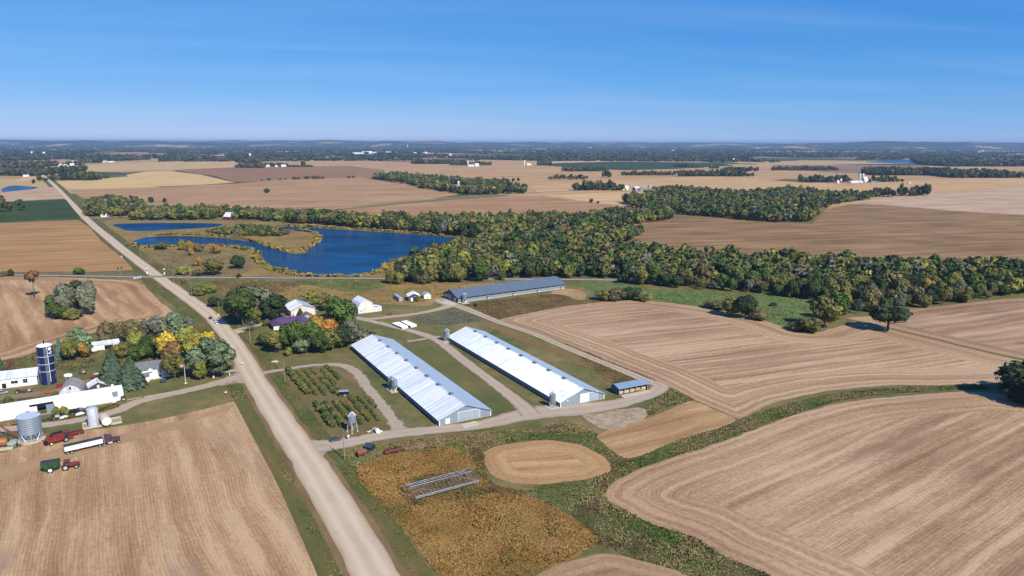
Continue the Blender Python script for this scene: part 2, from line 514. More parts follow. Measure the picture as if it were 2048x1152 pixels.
def ground_mat():
    """Nearby: rough mown grass. Beyond the farms: a patchwork of stubble, plough, pasture and wood."""
    t = NT('ground'); p = t.pos(); s = t.sep(p)
    f = t.math('ADD', t.math('MULTIPLY', t.noise(p, .022, 5, .6), .42), t.math('ADD', t.math('MULTIPLY', t.noise(p, .16, 5, .65), .30), t.math('MULTIPLY', t.noise(p, .9, 4, .75), .28)))
    near = t.ramp(f, [(.38, pc(84, 90, 50)), (.46, pc(106, 107, 65)), (.53, pc(127, 117, 78)), (.61, pc(154, 130, 92))])
    vr = t.new('ShaderNodeVectorRotate'); vr.rotation_type = 'Z_AXIS'; t.put(vr.inputs['Vector'], p); vr.inputs['Angle'].default_value = R(GRID)
    q = t.sep(vr.outputs[0])
    vo = t.new('ShaderNodeTexVoronoi'); vo.distance = 'CHEBYCHEV'; vo.voronoi_dimensions = '2D'
    t.put(vo.inputs['Vector'], t.comb(t.math('DIVIDE', q[0], 420), t.math('DIVIDE', q[1], 640))); vo.inputs['Scale'].default_value = 1.0
    vo.inputs['Randomness'].default_value = .8
    h = t.sep(vo.outputs['Color'])[0]
    far = t.new('ShaderNodeValToRGB'); t.put(far.inputs[0], h); far.color_ramp.interpolation = 'CONSTANT'
    e = far.color_ramp.elements
    cs = [(0, pc(190, 156, 112)), (.22, pc(160, 122, 92)), (.40, pc(70, 82, 52)), (.58, pc(204, 172, 122)), (.70, pc(62, 74, 48)), (.86, pc(60, 92, 58))]
    e[0].color = (*cs[0][1], 1); e[1].position = cs[1][0]; e[1].color = (*cs[1][1], 1)
    for pp, c in cs[2:]: el = e.new(pp); el.color = (*c, 1)
    fc = t.mix(t.math('MULTIPLY', t.noise(p, .006, 4), .3), far.outputs[0], pc(120, 104, 78))
    D = t.math('SQRT', t.math('ADD', t.math('MULTIPLY', s[0], s[0]), t.math('MULTIPLY', s[1], s[1])))
    cc = t.mix(t.rng(D, 1500, 1900), near, fc)
    t.bump(t.noise(p, 1.3, 3, .7), .4, .25)
    return t.done(cc, .95, 0, .1)
S_ = 75000.0
gr_ = link('ground', mesh_from('ground', [(-S_, -S_, 0), (S_, -S_, 0), (S_, S_, 0), (-S_, S_, 0)], [(0, 1, 2, 3)], ground_mat()))
tag(gr_, 'open farmland with rough grass near the barns, reaching to the horizon', 'ground', None, 'structure')

# low wooded hills along the horizon
def hill_mat():
    t = NT('hills'); p = t.pos()
    f = t.noise(p, .0011, 5, .6)
    cc = t.ramp(f, [(.42, pc(48, 58, 38)), (.54, pc(66, 74, 46)), (.585, pc(70, 76, 50)), (.60, pc(176, 140, 104)), (.68, pc(196, 160, 116))])
    return t.done(cc, .95, 0, .05)
HM = hill_mat()
def hills(name, x0, x1, D, prof, label):
    n = 90; V = []; F = []; rows = (-1, -.75, -.5, -.25, 0, .4, 1)
    for i in range(n + 1):
        u = i / n; x = x0 + (x1 - x0) * u
        hgt = (lambda q: 108 + (q - 108) * .62 if q > 108 else q)(np.interp(u, np.linspace(0, 1, len(prof)), prof)) * (1 + .05 * math.sin(u * 31) + .04 * math.sin(u * 73 + 1))
        for r in rows:
            k = max(0, 1 - r * r) ** .8
            V.append((x, D + r * D * .16 + 300 * math.sin(u * 17 + r), hgt * k * (1 + .06 * math.sin(u * 57 + r * 5)) - (.0 if k > 0 else 8)))
    m_ = len(rows)
    for i in range(n):
        for j in range(m_ - 1): F.append((i * m_ + j, (i + 1) * m_ + j, (i + 1) * m_ + j + 1, i * m_ + j + 1))
    o = link(name, mesh_from(name, V, F, HM, True)); tag(o, label, 'hills', None, 'structure')
hills('hills', -19000, -2500, 15500, [112, 128, 120, 132, 140, 136, 122, 100, 60, 0], 'long blue wooded ridge on the horizon at the left')
hills('hills', -9500, 1500, 17500, [0, 90, 128, 142, 158, 150, 128, 112, 90, 0], 'low blue hill on the horizon above the factory town')
hills('hills', 4200, 15500, 14500, [0, 80, 118, 152, 150, 138, 128, 112, 96, 80, 40, 0], 'low blue hill on the horizon at the right')
hills('hills', -2500, 9000, 19000, [0, 96, 104, 110, 106, 112, 108, 100, 90, 0], 'faint flat ridge on the horizon in the middle')

TAN = pc(190, 152, 108); TANL = pc(214, 180, 136); TAND = pc(160, 124, 88)
def fld(name, px, cols, az, label, cat='field', hl=0.0, smooth=True, jit=0.0, step=None, far=False, grid=1500, **k):
    mt = field_mat(name + '_soil', *[pc(*c) for c in cols], az, hl=hl, **k)
    z = zstep(0.006 if far else 0.0015)
    if not far: NEARF.append((name, wpoly(px, smooth)))
    k.setdefault('wv', 0.0 if far else .02)
    return sheet(name, px, mt, label, cat, smooth, step, jit, bool(hl), grid, None, zabs=z)

# ---- far fields (drawn first, lowest)
_zc[0] = 0.02
far = dict(far=True, smooth=False)
fld('stubble_field', [(480, 318), (700, 315), (1100, 322), (1560, 330), (2300, 334), (2300, 420), (1860, 420), (1250, 412), (1030, 392), (820, 372), (740, 350), (480, 335)], [(168, 130, 92), (192, 155, 112), (210, 176, 132)], 62,
    'wide pale stubble plain behind the woods across the right half', band=30, row=6, **far)
fld('stubble_field', [(75, 333), (150, 330), (260, 326), (400, 322), (480, 322), (500, 333), (430, 336), (345, 340), (260, 341), (180, 345), (110, 347), (92, 342)], [(182, 146, 100), (204, 170, 122), (216, 186, 140)], 62,
    'pale stubble field behind the farm with white domes', band=30, row=6, **far)
fld('stubble_field', [(150, 322), (260, 313), (330, 316), (300, 324), (150, 329)], [(168, 130, 92), (190, 152, 108), (206, 176, 130)], 62, 'far tan field left of the long dark grove', band=30, row=6, **far)
fld('plowed_field', [(255, 314), (310, 304), (430, 304), (420, 311), (330, 316)], [(140, 104, 88), (158, 120, 100), (172, 136, 112)], 62, 'far reddish plowed field beyond the dark grove', band=30, row=6, **far)
fld('stubble_field', [(400, 316), (470, 306), (640, 300), (600, 304), (520, 314), (430, 321)], [(190, 152, 110), (210, 172, 128), (220, 186, 146)], 62, 'far pale strip of stubble above the dark grove', band=30, row=6, **far)
fld('plowed_field', [(345, 340), (430, 336), (512, 333), (620, 333), (700, 332), (768, 340), (772, 350), (740, 357), (600, 360), (468, 364), (430, 352), (380, 345)], [(134, 100, 74), (156, 118, 88), (174, 136, 104)], 50,
    'brown plowed field behind the row of round bushes', band=26, row=5, **far)
fld('stubble_field', [(110, 363), (160, 358), (250, 350), (290, 343), (340, 342), (400, 349), (469, 365), (400, 370), (300, 374), (200, 377), (137, 378)], [(196, 160, 104), (216, 182, 128), (226, 194, 146)], 62,
    'bright yellow stubble wedge below the white farm buildings at the left', band=16, row=4, **far)
fld('green_field', [(200, 352), (250, 349), (257, 353), (215, 356)], [(84, 92, 60), (96, 104, 68), (108, 112, 78)], 62, 'small green paddock beside the white farm at the left', band=16, row=4, **far)
fld('corn_stubble', [(138, 380), (300, 376), (469, 367), (560, 359), (720, 354), (740, 358), (830, 372), (920, 388), (860, 399), (700, 416), (600, 424), (480, 418), (300, 410), (200, 402), (165, 396)], [(158, 122, 88), (180, 143, 106), (198, 160, 122)], 66,
    'wide brown stubble field with a single round bush in it', band=20, row=4, lines=.03, **far)
fld('corn_stubble', [(590, 426), (700, 418), (860, 403), (1030, 391), (1080, 392), (1160, 402), (1260, 416), (1180, 445), (1000, 445), (760, 440)], [(156, 118, 85), (176, 136, 101), (194, 155, 118)], 66,
    'brown stubble field below the far road behind the pond trees', band=18, row=4, **far)
fld('stubble_field', [(1090, 391), (1240, 384), (1300, 386), (1420, 400), (1400, 420), (1250, 414), (1190, 405)], [(190, 152, 110), (208, 174, 130), (222, 190, 150)], 66, 'small pale stubble field beside the far tree belt with two bushes', band=16, row=4, **far)
fld('green_field', [(1090, 331), (1110, 326), (1230, 323.5), (1440, 327), (1470, 331), (1350, 338), (1250, 340.5), (1180, 338)], [(46, 66, 40), (58, 78, 48), (70, 90, 56)], 62, 'long dark green crop field in the far middle', band=40, row=8, **far)
fld('stubble_field', [(1100, 324), (1230, 319), (1400, 320), (1420, 325), (1230, 323), (1110, 326)], [(196, 160, 122), (214, 178, 140), (222, 188, 150)], 62, 'pale strip of stubble above the dark green crop field', band=40, row=8, **far)
fld('green_field', [(620, 317), (800, 311), (900, 314), (830, 319), (700, 318)], [(78, 100, 74), (92, 114, 84), (110, 124, 94)], 62, 'far green meadow below the factory buildings', band=40, row=8, **far)
fld('plowed_field', [(705, 316), (880, 311), (900, 316), (830, 326), (740, 322)], [(140, 106, 92), (160, 124, 106), (176, 140, 118)], 62, 'far reddish field with a lone tree below the factory', band=40, row=8, **far)
fld('plowed_field', [(1560, 298), (1700, 294), (1760, 297), (1700, 309), (1580, 311)], [(146, 112, 98), (166, 130, 110), (180, 146, 122)], 62, 'far reddish fields below the hill at the right', band=60, row=9, **far)
fld('plowed_field', [(1540, 330), (1760, 330), (1900, 335), (1800, 346), (1690, 347), (1560, 338)], [(132, 106, 94), (150, 122, 106), (168, 136, 112)], 62, 'far mauve plowed field behind the dark hedge at the right', band=40, row=8, **far)
fld('green_field', [(1530, 363), (1570, 358), (1660, 359), (1650, 364), (1560, 368)], [(84, 94, 56), (98, 106, 66), (114, 116, 76)], 62, 'narrow green strip beside the twin silo farm', band=16, row=4, **far)
fld('stubble_field', [(1060, 372), (1240, 360), (1420, 351), (1560, 362), (1700, 370), (1900, 358), (2300, 349), (2300, 362), (2048, 371), (1930, 383), (1860, 388), (1700, 396), (1500, 384), (1330, 384), (1240, 382), (1080, 388)], [(186, 148, 104), (204, 166, 120), (216, 182, 138)], 64,
    'golden stubble field around the twin silo farm', band=22, row=5, **far)
fld('stubble_field', [(1690, 404), (1760, 398), (1860, 389), (1930, 385), (1980, 379), (2048, 372), (2300, 366), (2300, 444), (2048, 433), (1900, 421), (1760, 409)], [(176, 146, 122), (198, 168, 142), (214, 186, 162)], 66,
    'pale pinkish stubble field on the rise at the right edge', band=16, row=3.5, **far)
fld('corn_stubble', [(1140, 452), (1240, 440), (1350, 430), (1420, 430), (1480, 440), (1560, 446), (1625, 448), (1650, 420), (1700, 408), (1760, 410), (1860, 418), (1960, 425), (2300, 444), (2300, 560), (2048, 550), (1700, 540), (1500, 530), (1300, 515), (1220, 500), (1170, 480)],
    [(122, 96, 66), (150, 119, 84), (176, 142, 104)], 76, 'wide brown corn stubble field beyond the wood at the right', band=14, row=3, smooth=False, far=True, bare=pc(112, 100, 66), streak=9)
fld('stubble_field', [(-300, 387), (0, 384), (108, 374), (134, 397), (0, 404), (-300, 416)], [(170, 136, 108), (194, 160, 130), (212, 180, 150)], 4, 'striped pale stubble field beside the road at the far left', band=16, row=4, lines=.10, **far)
fld('stubble_field', [(16, 364), (50, 355), (88, 352), (90, 357), (45, 364)], [(194, 158, 108), (210, 174, 124), (222, 190, 146)], 62, 'small yellow field by the far left pond', band=16, row=4, **far)
fld('green_field', [(-300, 412), (0, 405), (132, 399), (162, 438), (0, 445), (-300, 458)], [(50, 64, 30), (64, 80, 40), (78, 92, 50)], 66, 'dark green crop field beside the road at the left edge', band=14, row=3, **far)
fld('corn_stubble', [(-300, 455), (0, 447), (158, 441), (180, 455), (202, 482), (228, 503), (248, 518), (268, 541), (150, 545), (0, 545), (-300, 549)], [(150, 112, 72), (176, 135, 90), (196, 156, 108)], 72,
    'golden brown stubble field left of the road above the railway', band=12, row=2.5, smooth=False, far=True, lines=.02)
# weedy mound in that field
sheet('weed_patch', [(172, 485), (182, 477), (200, 476), (216, 484), (224, 494), (205, 494), (178, 491)], grass_mat('weed_mound', [pc(70, 76, 44), pc(92, 92, 56), pc(120, 108, 70)]), 'olive weedy patch in the stubble left of the road', 'weeds', z=.22)

# ---- meadows and marsh round the pond
marsh = grass_mat('marsh_grass', [pc(98, 92, 54), pc(134, 114, 68), pc(160, 132, 82), pc(176, 148, 98)], .03, .22, .9)
heath = grass_mat('dry_meadow', [pc(96, 84, 60), pc(128, 106, 76), pc(148, 128, 92), pc(140, 130, 88)], .03, .22, .9)
sheet('marsh', [(205, 450), (250, 436), (420, 440), (600, 446), (760, 452), (960, 470), (990, 490), (860, 520), (780, 553), (600, 554), (420, 552), (330, 550), (290, 525), (240, 480)], marsh, 'tawny marsh grass ringing the blue pond', 'marsh', jit=1.1, step=5, z=.24)
sheet('meadow', [(290, 512), (320, 500), (420, 500), (480, 506), (505, 530), (470, 549), (360, 550), (318, 535)], heath, 'grey brown rough meadow between the road and the pond', 'meadow', jit=1.1, step=5, z=.26)
gold = grass_mat('golden_meadow', [pc(112, 106, 64), pc(144, 122, 76), pc(172, 140, 92), pc(186, 154, 106)], .025, .16, .9, streak=62)
sheet('meadow', [(520, 575), (640, 566), (760, 562), (900, 566), (1000, 568), (1040, 580), (890, 598), (860, 612), (800, 610), (720, 606), (640, 600), (560, 598)], gold, 'golden dry meadow between the railway and the white barn', 'meadow', jit=1.1, step=5, z=.262)
greenm = grass_mat('green_meadow', [pc(64, 84, 44), pc(88, 108, 58), pc(116, 126, 74), pc(140, 138, 86)], .03, .2, .9)
sheet('meadow', [(600, 568), (640, 574), (680, 583), (730, 582), (780, 570), (765, 561), (700, 560), (640, 560)], greenm, 'green reedy swale behind the garage', 'meadow', jit=1.1, step=5, z=.268)
sheet('meadow', [(360, 562), (420, 560), (470, 566), (440, 585), (410, 605), (375, 590)], greenm, 'green grass beside the road below the crossing', 'meadow', jit=1.1, step=5, z=.27)
green2 = grass_mat('pasture', [pc(80, 104, 54), pc(98, 120, 66), pc(116, 132, 78), pc(136, 144, 92)], .03, .2, .9)
sheet('pasture', [(1160, 566), (1230, 566), (1300, 578), (1450, 588), (1600, 596), (1645, 604), (1640, 640), (1600, 662), (1560, 652), (1480, 630), (1380, 612), (1270, 602), (1200, 592)], green2, 'bright green pasture hollow between the wood and the stubble', 'pasture', jit=1.1, step=5, z=.272)
sheet('bare_bank', [(1105, 583), (1150, 578), (1172, 588), (1165, 600), (1120, 602)], grass_mat('sandy', [pc(140, 112, 78), pc(182, 150, 112), pc(204, 172, 132)]), 'sandy bare bank at the end of the dark roofed barn', 'bank', jit=1.1, step=5, z=.274)
weedbrown = grass_mat('brown_weeds', [pc(74, 62, 42), pc(104, 84, 58), pc(130, 104, 72), pc(120, 106, 68)], .04, .25, 1.1)
sheet('weed_bank', [(925, 612), (1000, 600), (1110, 588), (1160, 600), (1215, 603), (1120, 614), (1050, 628), (1000, 636), (965, 628)], weedbrown, 'brown weedy bank in front of the dark roofed barn', 'weeds', jit=1.1, step=5, z=.276)
sheet('weed_bank', [(1180, 705), (1240, 715), (1290, 752), (1255, 760), (1225, 765), (1190, 740), (1160, 715)], weedbrown, 'brown tall weeds behind the open shed', 'weeds', jit=1.1, step=5, z=.278)
sheet('weed_bank', [(430, 565), (520, 562), (600, 566), (580, 580), (500, 590), (440, 585)], weedbrown, 'brown scrub along the railway right of the crossing', 'weeds', jit=1.1, step=5, z=.28)
lawn = grass_mat('mown_grass', [pc(82, 90, 50), pc(100, 104, 62), pc(118, 112, 72), pc(138, 120, 82)], .03, .3, 1.6, streak=GRID)
sheet('lawn', [(800, 690), (870, 684), (985, 770), (1040, 830), (985, 850), (930, 800), (860, 740)], lawn, 'mown green brown grass between the two long silver barns', 'lawn', jit=1.1, step=5, z=.282)
sheet('lawn', [(905, 700), (960, 735), (1060, 800), (1110, 818), (1070, 818), (1030, 795), (960, 742)], lawn, 'narrow mown strip along the left wall of the second silver barn', 'lawn', jit=1.1, step=5, z=.284)
orch = grass_mat('orchard_grass', [pc(90, 92, 56), pc(110, 103, 66), pc(128, 111, 75), pc(148, 122, 88)], .035, .3, 1.6, streak=GRID)
sheet('orchard_ground', [(545, 748), (640, 735), (690, 737), (715, 760), (780, 850), (770, 872), (700, 880), (640, 885), (612, 868), (580, 800)], orch, 'brown green orchard floor inside the gravel loop', 'orchard floor', jit=1.1, step=5, z=.286)

# ---- water
def water_mat(name, deep):
    t = NT(name); p = t.pos()
    n = t.noise(p, .55, 3, .6); n2 = t.noise(p, .03, 3)
    n3 = t.noise(t.comb(t.math('MULTIPLY', t.sep(p)[0], .5), t.sep(p)[1]), .02, 4, .6)
    cc = t.mix(t.rng(n3, .40, .70), deep, tuple(v * 2.1 for v in deep))
    t.bump(n, 1.0, 1.6)
    m = t.done(cc, t.fmix(t.rng(n2, .3, .7), .10, .2), 0, .02)
    return m
WM = water_mat('pond_water', (.0003, .040, .112))
sheet('water', [(565, 453), (620, 455), (700, 460), (780, 465), (860, 471), (950, 483), (925, 490), (890, 498), (860, 508), (835, 513), (800, 519), (775, 529), (752, 543), (700, 551), (640, 550), (590, 546), (550, 537), (527, 525), (516, 510), (500, 498), (450, 490), (400, 489), (350, 490), (285, 492), (262, 487), (272, 480), (300, 474), (360, 472), (430, 475), (490, 482), (530, 492), (560, 501), (590, 507.5), (604, 507), (604, 498), (625, 488), (632, 478), (625, 467), (595, 462), (570, 458)], WM, 'deep blue main pond with a hooked western arm', 'pond', z=.30)
sheet('water', [(225, 450), (250, 447), (330, 446), (430, 447), (444, 450), (420, 455), (350, 459), (290, 462), (255, 461), (240, 456)], WM, 'narrow blue pond arm north of the marshy spit', 'pond', z=.30)
sheet('water', [(2, 380), (12, 374), (30, 371), (60, 373), (76, 375), (60, 379), (30, 382), (6, 384)], WM, 'small blue pond at the far left', 'pond', z=.9)
sheet('water', [(1730, 324), (1780, 321.5), (1850, 321), (1900, 324), (1960, 327), (2040, 328), (2120, 329), (2040, 331.5), (1920, 330), (1820, 327.5)], WM, 'long blue lake among far woods at the right', 'lake', z=1.2)

# ---- near fields
_zc[0] = .064
a1 = azd((1124, 651), (1399, 625)); a2 = azd((1487, 1009), (1624, 946)); a3 = azd((297, 887), (337, 1075)) + 180; a4 = azd((1700, 690), (2040, 640))
SA = [(146, 112, 86), (178, 145, 115), (208, 177, 146)]
fld('stubble_field', [(998, 640), (1060, 626), (1130, 613), (1220, 603), (1270, 601), (1330, 605), (1420, 617), (1500, 634), (1560, 652), (1595, 664), (1640, 664), (1690, 650), (1740, 648), (1800, 664), (1870, 680), (1950, 700), (2048, 722), (2300, 770), (2300, 785), (2048, 768), (1960, 768), (1870, 770), (1760, 772), (1650, 784), (1550, 806), (1490, 835), (1470, 838), (1440, 822), (1390, 800), (1350, 780), (1290, 752), (1230, 728), (1150, 695), (1060, 661), (1015, 645)],
    SA, a1, 'large pale striped stubble field right of the silver barns', hl=24, band=4.6, row=1.9, wr=.25, wb=.6, ws=.5, streak=34, wv=.022, jit=.5, step=3, grid=4000, lines=.13, warp=1.0, bare=pc(158, 126, 102))
fld('stubble_field', [(1690, 636), (1740, 632), (1800, 621), (1900, 610), (1980, 601), (2048, 597), (2300, 588), (2300, 765), (2048, 718), (1950, 697), (1870, 677), (1800, 661), (1740, 646)],
    [(132, 104, 84), (164, 132, 106), (196, 164, 134)], a4, 'grey streaked stubble field behind the lone oak', hl=14, band=9, row=1.5, jit=.5, step=3, bare=pc(112, 92, 82), lines=.12)
fld('stubble_field', [(1211, 985), (1232, 961), (1300, 930), (1400, 898), (1500, 862), (1600, 827), (1700, 804), (1800, 792), (1900, 785), (1960, 784), (2060, 796), (2300, 830), (2300, 1300), (1900, 1330), (1640, 1200), (1540, 1152), (1450, 1112), (1395, 1078), (1300, 1046), (1250, 1020), (1216, 1001)],
    SA, a2, 'large pale stubble field with sweeping rows at the lower right', hl=22, band=4.6, row=1.15, wr=.25, wb=.55, ws=.55, streak=30, wv=.026, jit=.4, step=2.5, grid=4000, lines=.10, warp=1.1, bare=pc(150, 118, 96))
fld('stubble_field', [(1195, 872), (1240, 852), (1300, 835), (1345, 815), (1385, 803), (1425, 817), (1470, 841), (1440, 855), (1400, 868), (1340, 886), (1295, 906), (1260, 917), (1235, 910), (1206, 886)],
    [(156, 119, 84), (184, 147, 108), (208, 172, 132)], azd((1220, 880), (1430, 830)), 'small stubble field between the rubble patch and the green ditch', hl=0.0, band=5, row=.9, jit=.4, step=2)
fld('stubble_field', [(965, 912), (985, 896), (1040, 884), (1100, 881), (1160, 890), (1205, 912), (1223, 940), (1190, 955), (1140, 963), (1080, 970), (1020, 965), (985, 951), (969, 931)],
    [(158, 121, 84), (188, 150, 108), (212, 176, 132)], 80, 'oval stubble patch ringed by weeds in the middle foreground', hl=9, band=4, row=.8, jit=.4, step=2)
fld('stubble_field', [(1065, 1156), (1130, 1126), (1190, 1109), (1240, 1111), (1300, 1126), (1375, 1152), (1450, 1200), (1300, 1320), (850, 1320), (950, 1220)], SA, 70, 'pale stubble patch at the bottom edge of the picture', hl=6, band=4, row=.8, jit=.4, step=2)
fld('stubble_field', [(-500, 1000), (-100, 932), (0, 906), (130, 869), (250, 851), (400, 821), (470, 803), (492, 806), (515, 845), (560, 938), (610, 1050), (660, 1152), (720, 1300), (300, 1400), (-600, 1400)],
    [(150, 115, 84), (180, 145, 110), (208, 175, 138)], a3, 'large tan stubble field in the left foreground', hl=0.0, band=8.5, row=1.05, jit=.4, step=2.5, streak=14, wb=.55, wr=.25, ws=.5, wv=.026, lines=.13, warp=3.0, bare=pc(156, 132, 114), bare_t=(.58, .70))
fld('stubble_field', [(-300, 556), (0, 553), (130, 555), (250, 561), (283, 568), (300, 583), (320, 603), (347, 627), (300, 640), (235, 652), (180, 668), (100, 692), (50, 712), (0, 722), (-300, 790)],
    [(150, 113, 82), (178, 140, 104), (208, 172, 134)], azd((60, 690), (20, 600)), 'tan stubble field with the oval tree clump at the left', hl=16, band=9, row=2.0, jit=.5, step=3, lines=.17, warp=2, ws=.5)
sheet('worn_ground', [(-60, 950), (0, 934), (130, 894), (250, 866), (400, 831), (466, 806), (450, 824), (390, 842), (330, 862), (240, 890), (130, 922), (0, 958), (-60, 975)], grass_mat('worn_soil', [pc(160, 130, 102), pc(172, 141, 110), pc(182, 149, 115), pc(192, 158, 122)], .03, .2, 1.0), 'grey brown driven over ground along the field edge by the grain truck', 'bare ground', jit=1.6, step=3, zabs=.0835)
soyc = [(126, 100, 56), (150, 118, 70), (168, 134, 84)]
SOY = [(716, 936), (740, 922), (800, 908), (860, 900), (905, 898), (930, 910), (950, 930), (965, 955), (1000, 985), (1080, 1000), (1150, 1040), (1190, 1075), (1186, 1092), (1140, 1115), (1080, 1145), (1050, 1156), (980, 1190), (890, 1165), (850, 1115), (800, 1050), (760, 1005), (722, 966)]
fld('soybean_field', SOY, soyc, -60, 'golden ripe soybean field at the bottom centre', hl=0.0, band=5, row=.8, jit=.6, step=1.5)

ribbon('dry_grass_band', [(975, 648), (1040, 674), (1100, 698), (1160, 723), (1190, 736)], [5, 9, 9, 8, 4], grass_mat('dry_band', [pc(108, 98, 64), pc(134, 110, 74), pc(156, 126, 88)], .05, .3, 1.2), 'golden dry grass band between the lawn and the farm track', 'grass', z=.2865, jit=.8)
# green ditch grass, under its weeds
ditch = grass_mat('ditch_grass', [pc(54, 66, 36), pc(78, 88, 48), pc(104, 106, 64), pc(132, 116, 80)], .04, .3, 1.4)
DITCH1 = [(1225, 940), (1300, 920), (1400, 885), (1500, 848), (1600, 812), (1700, 790), (1800, 781), (1900, 776), (1975, 774)]
ribbon('ditch', DITCH1, [16, 13, 12, 11, 9, 8, 7, 6, 5], ditch, 'green grass ditch curving between the right hand stubble fields', 'ditch', z=.30)
DITCH2 = [(1080, 860), (1130, 880), (1200, 915), (1215, 945), (1170, 985), (1180, 1010), (1260, 1050), (1340, 1095), (1450, 1140), (1600, 1230)]
ribbon('ditch', DITCH2, [18, 22, 14, 16, 30, 28, 22, 20, 20, 20], ditch, 'weedy green brown ditch running to the lower right corner', 'ditch', z=.295)

# ---- roads
roadm = gravel_mat('road_gravel', pc(208, 186, 163), pc(172, 148, 122), pc(228, 210, 188), .6)
verge = grass_mat('road_verge', [pc(70, 82, 42), pc(92, 98, 54), pc(116, 104, 66), pc(142, 118, 82)], .03, .25, 1.3, streak=GRID)
ROAD = [(790, 1240), (752, 1152), (640, 960), (575, 860), (510, 760), (470, 690), (420, 630), (360, 585), (305, 545), (222, 480), (165, 430), (108, 370), (75, 343), (45, 325), (30, 313)]
ribbon('verge', ROAD, [27, 27, 26, 26, 26, 28, 28, 28, 28, 28, 28, 28, 28, 28, 28], verge, 'grass verges on both sides of the straight gravel road', 'verge', z=.32)
dirt = grass_mat('dirt_shoulder', [pc(112, 92, 66), pc(136, 112, 82), pc(156, 130, 98)], .04, .3, 1.4, streak=GRID)
ribbon('road_shoulder', ROAD[:6], [15.8, 15.5, 15, 14, 13.5, 13.5], dirt, 'bare brown shoulders along the near part of the gravel road', 'shoulder', z=.335, jit=.35)
ribbon('road', ROAD, [11.6, 11.6, 11.4, 11, 10.5, 10, 10, 10, 10, 10, 10, 10, 10, 10, 10], roadm, 'long straight tan gravel road running to the far left', 'road', z=.35, crown=.12, jit=.18)
drive = gravel_mat('drive_gravel', pc(188, 170, 152), pc(140, 116, 92), pc(206, 190, 174), .4)
drive2 = gravel_mat('track_gravel', pc(190, 172, 150), pc(146, 124, 96), pc(212, 196, 174), .6, .55)
ribbon('driveway', [(590, 900), (640, 893), (700, 884), (790, 868), (870, 860), (960, 850), (1035, 833), (1085, 824), (1150, 819), (1210, 812), (1270, 799), (1308, 785), (1322, 773), (1305, 764)], [16, 12, 9, 8.5, 8, 8.5, 12, 14, 14, 11, 8, 8, 8.5, 6], drive, 'main grey gravel drive passing the ends of the silver barns', 'driveway', z=.37, jit=.25)
ribbon('track', [(1315, 770), (1290, 760), (1240, 739), (1180, 715), (1120, 690), (1060, 665), (1000, 645), (960, 629), (930, 617), (905, 609)], [6.5, 6, 5.6, 5.6, 5.6, 5.6, 6, 7, 8, 9], drive2, 'two rut farm track along the stubble field edge', 'track', z=.362, jit=.12, n=10)
ribbon('driveway', [(1062, 830), (1035, 803), (995, 772), (950, 738), (915, 711), (890, 691), (868, 677), (830, 664), (790, 654), (750, 644), (708, 635), (685, 632)], [9, 7, 6, 6, 6, 6, 6.5, 6, 5.5, 5.5, 6, 6], drive, 'gravel drive between the two long silver barns', 'driveway', z=.376, jit=.2, n=10)
ribbon('driveway', [(905, 609), (880, 618), (830, 628), (780, 634), (740, 638), (712, 636)], [10, 7, 6, 6, 6, 6], drive, 'gravel drive from the dark roofed barn past the white barn', 'driveway', z=.382, jit=.2)
ribbon('driveway', [(905, 612), (890, 604), (880, 598)], [9, 13, 12], drive, 'gravel apron at the end of the dark roofed barn', 'driveway', z=.366, jit=.3)
ribbon('driveway', [(515, 748), (575, 738), (620, 731.5), (660, 729), (692, 733), (715, 748), (738, 778), (762, 808), (786, 840), (803, 866)], [5, 4.2, 4.2, 4.5, 6, 5.5, 5, 5, 5, 8], gravel_mat('loop_gravel', pc(184, 166, 148), pc(120, 104, 80), pc(200, 184, 166), .3), 'patchy gravel loop round the orchard', 'driveway', z=.366, jit=.35, n=10)
ribbon('driveway', [(440, 668), (462, 664), (490, 656), (515, 651), (545, 643), (575, 635), (600, 630)], [12, 8, 5, 5, 5, 6, 8], drive, 'gravel drive to the house with the purple roof', 'driveway', z=.378, jit=.2)
ribbon('driveway', [(515, 748), (490, 752), (460, 759), (420, 770), (370, 782), (320, 793), (270, 806), (230, 823), (160, 840), (100, 849), (0, 860), (-160, 880)], [18, 12, 8, 7, 7, 7, 7, 7, 6.5, 6.5, 7, 7], drive, 'long gravel drive to the farmyard at the left', 'driveway', z=.384, jit=.25)
ribbon('driveway', [(505, 738), (480, 740), (455, 743), (425, 748), (390, 752)], [9, 6, 4, 3.5, 3.5], drive, 'short gravel spur under the big grey green willow', 'driveway', z=.387, jit=.2)
ribbon('driveway', [(330, 792), (290, 799), (255, 806)], [4, 3.5, 3], drive2, 'narrow dirt spur to the long white shed', 'driveway', z=.362, jit=.2)
ribbon('driveway', [(-60, 800), (40, 792), (110, 783), (155, 772), (185, 762), (215, 752)], [9, 8, 7, 8, 9, 6], gravel_mat('yard_dirt', pc(150, 130, 106), pc(112, 98, 72), pc(164, 146, 122), .3), 'brown dirt lane through the left farmyard', 'yard', z=.36, jit=.35)
ribbon('driveway', [(815, 683), (850, 678), (880, 673)], [3, 3, 3], drive2, 'short dirt link between the bin and the gravel drive', 'track', z=.36, jit=.15)
ribbon('side_road', [(-200, 455), (0, 444.5), (90, 441), (170, 436.5)], [9, 9, 9, 9], drive, 'pale side road leaving the crossroads to the left', 'road', z=.345)
ribbon('side_road', [(165, 436.5), (210, 435), (260, 432), (330, 430)], [9, 9, 9, 9], drive, 'pale side road leaving the crossroads to the right', 'road', z=.346)
ribbon('far_road', [(560, 421), (620, 416), (720, 411), (860, 400), (1030, 388), (1180, 380), (1320, 377), (1420, 382)], 13, gravel_mat('asphalt_far', pc(150, 140, 128), pc(110, 104, 82), pc(160, 150, 140), .2), 'thin grey road crossing the fields behind the pond', 'road', z=.9)
